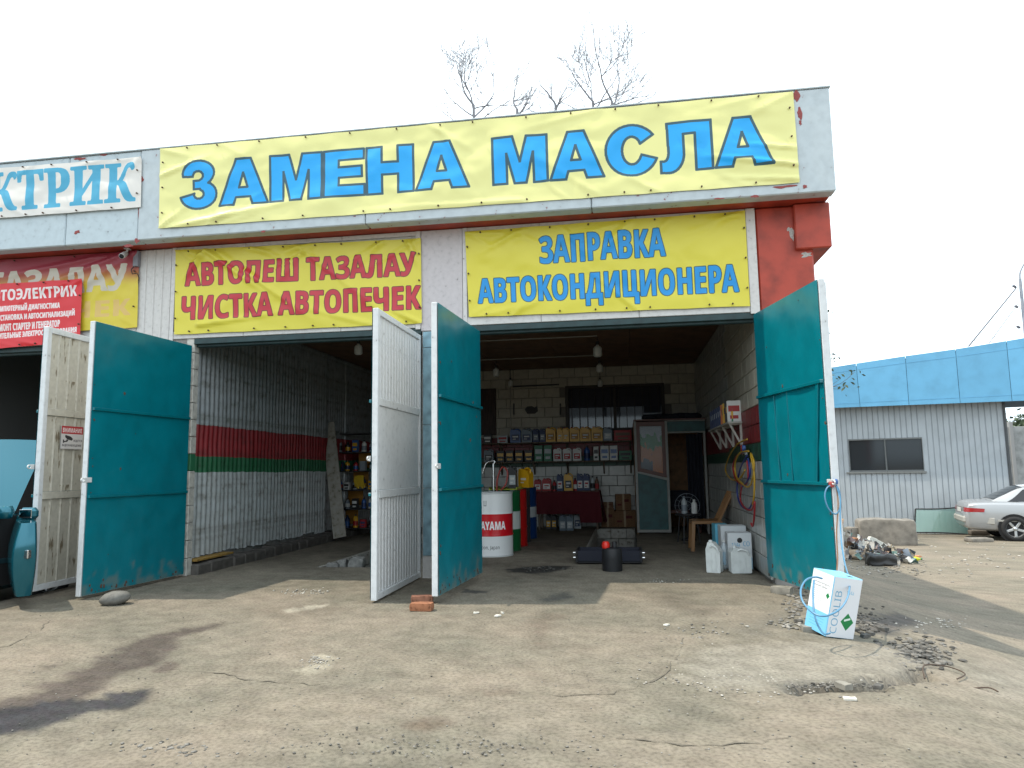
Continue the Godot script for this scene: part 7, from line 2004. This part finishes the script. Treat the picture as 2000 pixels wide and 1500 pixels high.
func make_cars() -> void:
	var silver := mat("silver_paint", Color(0.4, 0.41, 0.42), 0.3, {metal = 0.4, coat = 0.6})
	var beige := mat("dull_bumper", Color(0.36, 0.35, 0.32), 0.5)
	var p := on_ground(1990, 1057)
	make_car("silver saloon car parked tail first beside the ribbed kiosk", p + Vector3(0.12, 0, -0.8), atan2(-0.235, 0.972), silver, beige)
	# teal car nosed into the neighbouring bay, bonnet up and door open
	var teal := mat("teal_car_paint", Color(0.006, 0.12, 0.165), 0.14, {metal = 0.5, coat = 0.6})
	var gy := terrain(-7.2, 1.0)
	var t := make_car("teal saloon car nosed into the bay with bonnet raised and door open", Vector3(-7.0, gy, 3.75), PI / 2, teal, mat("teal_trim", Color(0.02, 0.05, 0.06), 0.4))
	# bonnet: hinged at the cowl (local x 2.35), raised
	var m := MB.new()
	var rows := []
	for i in 9:
		var row := PackedVector3Array()
		for j in 13:
			var u := i / 8.0; var w := (j / 12.0 - 0.5) * 2.0
			row.append(Vector3(2.36 + u * 0.42, 1.0 + u * 0.74 - 0.03 * w * w + 0.02 * sin(u * PI), w * (0.76 - 0.04 * u)))
		rows.append(row)
	m.grid(rows)
	part(t, "bonnet", m, teal)
	m = MB.new(); m.bar(Vector3(2.4, 0.98, 0.45), Vector3(2.74, 1.62, 0.1), 0.02, 0.02, 0.004)
	part(t, "bonnet_prop", m, mats["black_rubber"])
	m = MB.new(); m.box(Vector3(1.85, 0.6, 0.897), Vector3(0.95, 0.68, 0.006), 0.002)  # black sheet on the closed side, painting the dark interior
	part(t, "dark_opening", m, mats["arch_black"])
	# open door, hinged at local (2.25, z 0.88): shell, trim, window frame
	var door := MB.new()
	var hinge := Vector3(2.3, 0.0, 0.84)
	var dirv := Vector3(-cos(deg_to_rad(46.0)), 0, sin(deg_to_rad(46.0)))
	var nrm := Vector3(dirv.z, 0, -dirv.x)
	rows = []
	for i in 9:
		var row := PackedVector3Array()
		var v := i / 8.0
		for q in [[0.0, 0.0], [0.25, 0.02], [0.6, 0.03], [0.95, 0.02], [1.0, 0.0], [1.0, -0.09], [0.95, -0.11], [0.5, -0.12], [0.0, -0.11]]:
			var bulge := 0.05 * sin(v * PI) * (1.0 if q[1] >= 0 else 0.3)
			row.append(hinge + dirv * (q[0] * (0.93 + 0.07 * sin(v * 2.4))) - nrm * (q[1] + bulge * signf(q[1] + 0.001)) + Vector3(0, lerpf(0.3, 0.9, v) - 0.06 * q[0] * (1.0 - v), 0))
		rows.append(row)
	door.grid(rows, true)
	door.face(Array(rows[8]), hinge + Vector3(0, 0.5, 0)); door.face(Array(rows[0]), hinge + Vector3(0, 0.5, 0))
	var od := part(t, "open_door", door, teal)
	m = MB.new(); m.box(hinge + dirv * 0.99 + nrm * 0.05 + Vector3(0, 0.62, 0), Vector3(0.05, 0.08, 0.05), 0.008)
	part(od, "latch", m, mats["chrome"])
	var mp := on_z(57, 1003, 1.55)
	var ml := Vector3(3.75 - mp.z, mp.y - gy, mp.x + 7.0)
	m = MB.new(); m.box(ml, Vector3(0.1, 0.12, 0.19), 0.035); m.bar(ml + Vector3(0.02, -0.03, -0.08), ml + Vector3(0.06, -0.06, -0.2), 0.05, 0.04, 0.01)
	var mi := part(od, "mirror", m, teal)
	m = MB.new(); m.box(ml + Vector3(-0.052, 0, 0.005), Vector3(0.006, 0.085, 0.14), 0.002)
	part(mi, "mirror_glass", m, mat("mirror_glass", Color(0.8, 0.8, 0.8), 0.03, {metal = 1.0}))

# ---------- trees, lamp post, wires ----------
func grow(m: MB, p: Vector3, d: Vector3, length: float, r: float, depth: int, tips: Array, g: RandomNumberGenerator, up := 0.25) -> void:
	var pts := [p]
	var q := p
	var dir := d.normalized()
	var n := 5
	for i in n:
		dir = (dir + Vector3(g.randfn(0, 0.12), g.randfn(0, 0.08) + up * 0.12, g.randfn(0, 0.12))).normalized()
		q += dir * length / n
		pts.append(q)
	m.tube(pts, maxf(r, 0.0065), 6 if r > 0.03 else 4, 0.6)
	if depth == 0:
		tips.append(q); return
	var kids := 2 + (g.randi() % 2) + (1 if depth > 3 else 0)
	for k in kids:
		var at: Vector3 = pts[n] if k == 0 else pts[2 + g.randi() % 3]
		var side := Vector3(g.randfn(0, 1), g.randfn(0, 0.35), g.randfn(0, 1)).normalized()
		var nd: Vector3 = (dir * (0.95 if k == 0 else 0.75) + side * (0.3 if k == 0 else 0.62)).normalized()
		grow(m, at, nd, length * g.randf_range(0.6, 0.85), r * (0.6 if k == 0 else 0.45), depth - 1, tips, g, up)
func bare_tree(label: String, px: float, base_py: float, top_py: float, z: float, seed_: int, lean: float, stems: int) -> void:
	var top := on_z(px, top_py, z); var fork := on_z(px, base_py, z)
	var base := Vector3(fork.x - lean * 0.5, -0.9, z)
	var t := thing("bare_tree", label, "tree", base)
	var g := RandomNumberGenerator.new(); g.seed = seed_
	var bark := mat("hazed_bark", Color(0.22, 0.22, 0.24), 0.9)  # haze and sky glare are put into this pale grey
	var f := fork - base
	var h := top.y - fork.y
	var m := MB.new()
	m.tube(curve([Vector3.ZERO, Vector3(f.x * 0.3, f.y * 0.4, 0.1), f]), 0.1, 8, 0.5)
	part(t, "trunk", m, bark)
	var c := MB.new(); var tips := []
	for k in stems: grow(c, f - Vector3(0, 0.25 * k, 0), Vector3(lean * 0.5 + (k - (stems - 1) * 0.5) * 0.85, 1.0, g.randfn(0, 0.25)), h * g.randf_range(0.4, 0.54), 0.042 - 0.005 * k, 4 if h < 1.6 else 5, tips, g, 0.45)
	for k in 5: grow(c, f - Vector3(0, 0.15 + 0.3 * k, 0), Vector3([1.0, -1.0, 0.8, -0.8, 1.0][k], 0.35, g.randfn(0, 0.4)), h * 0.4, 0.03, 3, tips, g, 0.35)
	part(t, "crown", c, bark)
func leafy_tree(label: String, called: String, base: Vector3, h: float, rad: float, leaves: int, size: float, seed_: int, leaf: Material, reach := 0.2) -> void:
	var t := thing(called, label, "tree", base)
	var g := RandomNumberGenerator.new(); g.seed = seed_
	var bark := mat("bark", Color(0.1, 0.09, 0.095), 0.9)
	var m := MB.new()
	m.tube(curve([Vector3.ZERO, Vector3(0.1, h * 0.25, 0), Vector3(0.0, h * 0.5, 0)]), h * 0.02, 8, 0.7)
	part(t, "trunk", m, bark)
	var c := MB.new(); var tips := []
	for k in 5: grow(c, Vector3(0, h * (0.35 + 0.04 * k), 0), Vector3(cos(k * 1.3), 1.1, sin(k * 1.3)), h * reach, h * 0.04 * reach, 3, tips, g, 0.4)
	part(t, "limbs", c, bark)
	var lf := MB.new()
	for k in leaves:
		var tip: Vector3 = tips[g.randi() % tips.size()]
		var p := tip + Vector3(g.randfn(0, rad * 0.16), g.randfn(0, rad * 0.14), g.randfn(0, rad * 0.16))
		var a := Vector3(g.randfn(0, 1), g.randfn(0, 1), g.randfn(0, 1)).normalized()
		var b := a.cross(Vector3(g.randfn(0, 1), g.randfn(0, 1), g.randfn(0, 1))).normalized()
		var s := size * g.randf_range(0.6, 1.3)
		lf.face([p - a * s, p + b * s * 0.45, p + a * s, p - b * s * 0.45], p - a.cross(b))
	part(t, "crown", lf, leaf)
func make_far() -> void:
	bare_tree("tallest bare tree with a forked trunk behind the roof", 925, 205, 84, -17.0, 12, -0.15, 3)
	bare_tree("low twiggy bare tree with a broken limb behind the roof", 1010, 214, 158, -15.0, 8, 0.3, 2)
	bare_tree("slender bare tree with upright twin stems behind the roof", 1158, 198, 80, -19.0, 21, -0.2, 3)
	bare_tree("bare tree leaning away at the end of the row behind the roof", 1195, 198, 80, -18.0, 35, 0.35, 2)
	bare_tree("thin pale bare sapling between the taller trees behind the roof", 1085, 205, 140, -18.0, 44, -0.3, 2)
	var leaf := mat("leaf", Color(0.05, 0.075, 0.035), 0.7)
	var p := on_z(1596, 700, -13.0)
	leafy_tree("sparse leafy tree whose twigs show past the sunlit door", "leafy_tree", Vector3(p.x - 0.75, -0.9, -13.0), p.y + 4.6, 0.8, 600, 0.06, 6, leaf, 0.14)
	var b := on_z(1985, 880, -38.0)
	for k in 4: leafy_tree(["round green tree over the far concrete fence", "broad green tree over the far concrete fence beside the kiosk corner", "dark green tree farther along the far concrete fence", "tall green tree at the end of the far concrete fence"][k], "green_tree", Vector3(b.x - 1.5 + k * 3.4, -2.0, -38.0 - k), 5.6 + 0.5 * (k % 2), 2.4, 3000, 0.16, 50 + k, leaf)
	# lamp post with bracket arm and cables
	var z := -20.0
	var top := on_z(1992, 545, z)
	var t := thing("lamp_post", "grey street lamp post with a curved arm behind the kiosk", "lamp post", Vector3(top.x, -0.9, z))
	var post := mat("post_grey", Color(0.3, 0.32, 0.36), 0.6)
	var m := MB.new(); m.tube([Vector3.ZERO, Vector3(0, top.y + 0.9, 0)], 0.085, 10, 0.6)
	part(t, "pole", m, post)
	var y := top.y + 0.9
	m = MB.new(); m.tube(curve([Vector3(0, y - 0.1, 0), Vector3(0.05, y + 0.3, 0), Vector3(0.4, y + 0.75, 0), Vector3(1.2, y + 1.0, 0)]), 0.032, 8)
	part(t, "arm", m, post)
	m = MB.new(); m.box(Vector3(1.5, y + 1.02, 0), Vector3(0.7, 0.12, 0.24), 0.04)
	part(t, "lamp_head", m, post)
	for k in 3:
		m = MB.new(); m.lathe([Vector2(0.02, 0), Vector2(0.06, 0.03), Vector2(0.03, 0.06), Vector2(0.06, 0.09), Vector2(0.02, 0.14)], 10, Transform3D(Basis(Vector3.BACK, 1.0), Vector3(-0.15, y - 0.3 - k * 0.75, 0)))
		part(t, "insulator", m, mat("insulator", Color(0.12, 0.12, 0.14), 0.3))
	var wire := mat("wire", Color(0.09, 0.09, 0.1), 0.7)
	for w in [[1985, 562, 1892, 676, "thick cable slanting from the lamp post to the kiosk roof", 0.022], [1989, 592, 1932, 670, "thin cable slanting from the lamp post to the kiosk roof", 0.012]]:
		m = MB.new(); m.tube([on_z(w[0], w[1], z), on_z(w[2], w[3], -16.0)], w[5], 5)
		solo("cable", m, wire, w[4], "cable")
	m = MB.new()
	var pts := []
	for k in 13: pts.append(on_z(1560 + k * 36.0, 694 - 46.0 * pow(k / 12.0, 2.0), z + 0.5))
	m.tube(pts, 0.009, 5)
	solo("cable", m, wire, "slack thin wire sagging across the sky over the kiosk", "cable")
	m = MB.new(); m.tube([on_z(1385, 194, 0.3), on_z(1384, 178, 0.3)], 0.004, 5)
	solo("roof_rod", m, wire, "short thin wire rod sticking up from the fascia", "rod")

func _ready() -> void:
	set_stage()
	make_textures()
	make_ground()
	make_shell()
	make_pits()
	make_doors()
	make_pebbles()
	make_banners()
	make_shop()
	make_yard()
	make_cars()
	make_far()
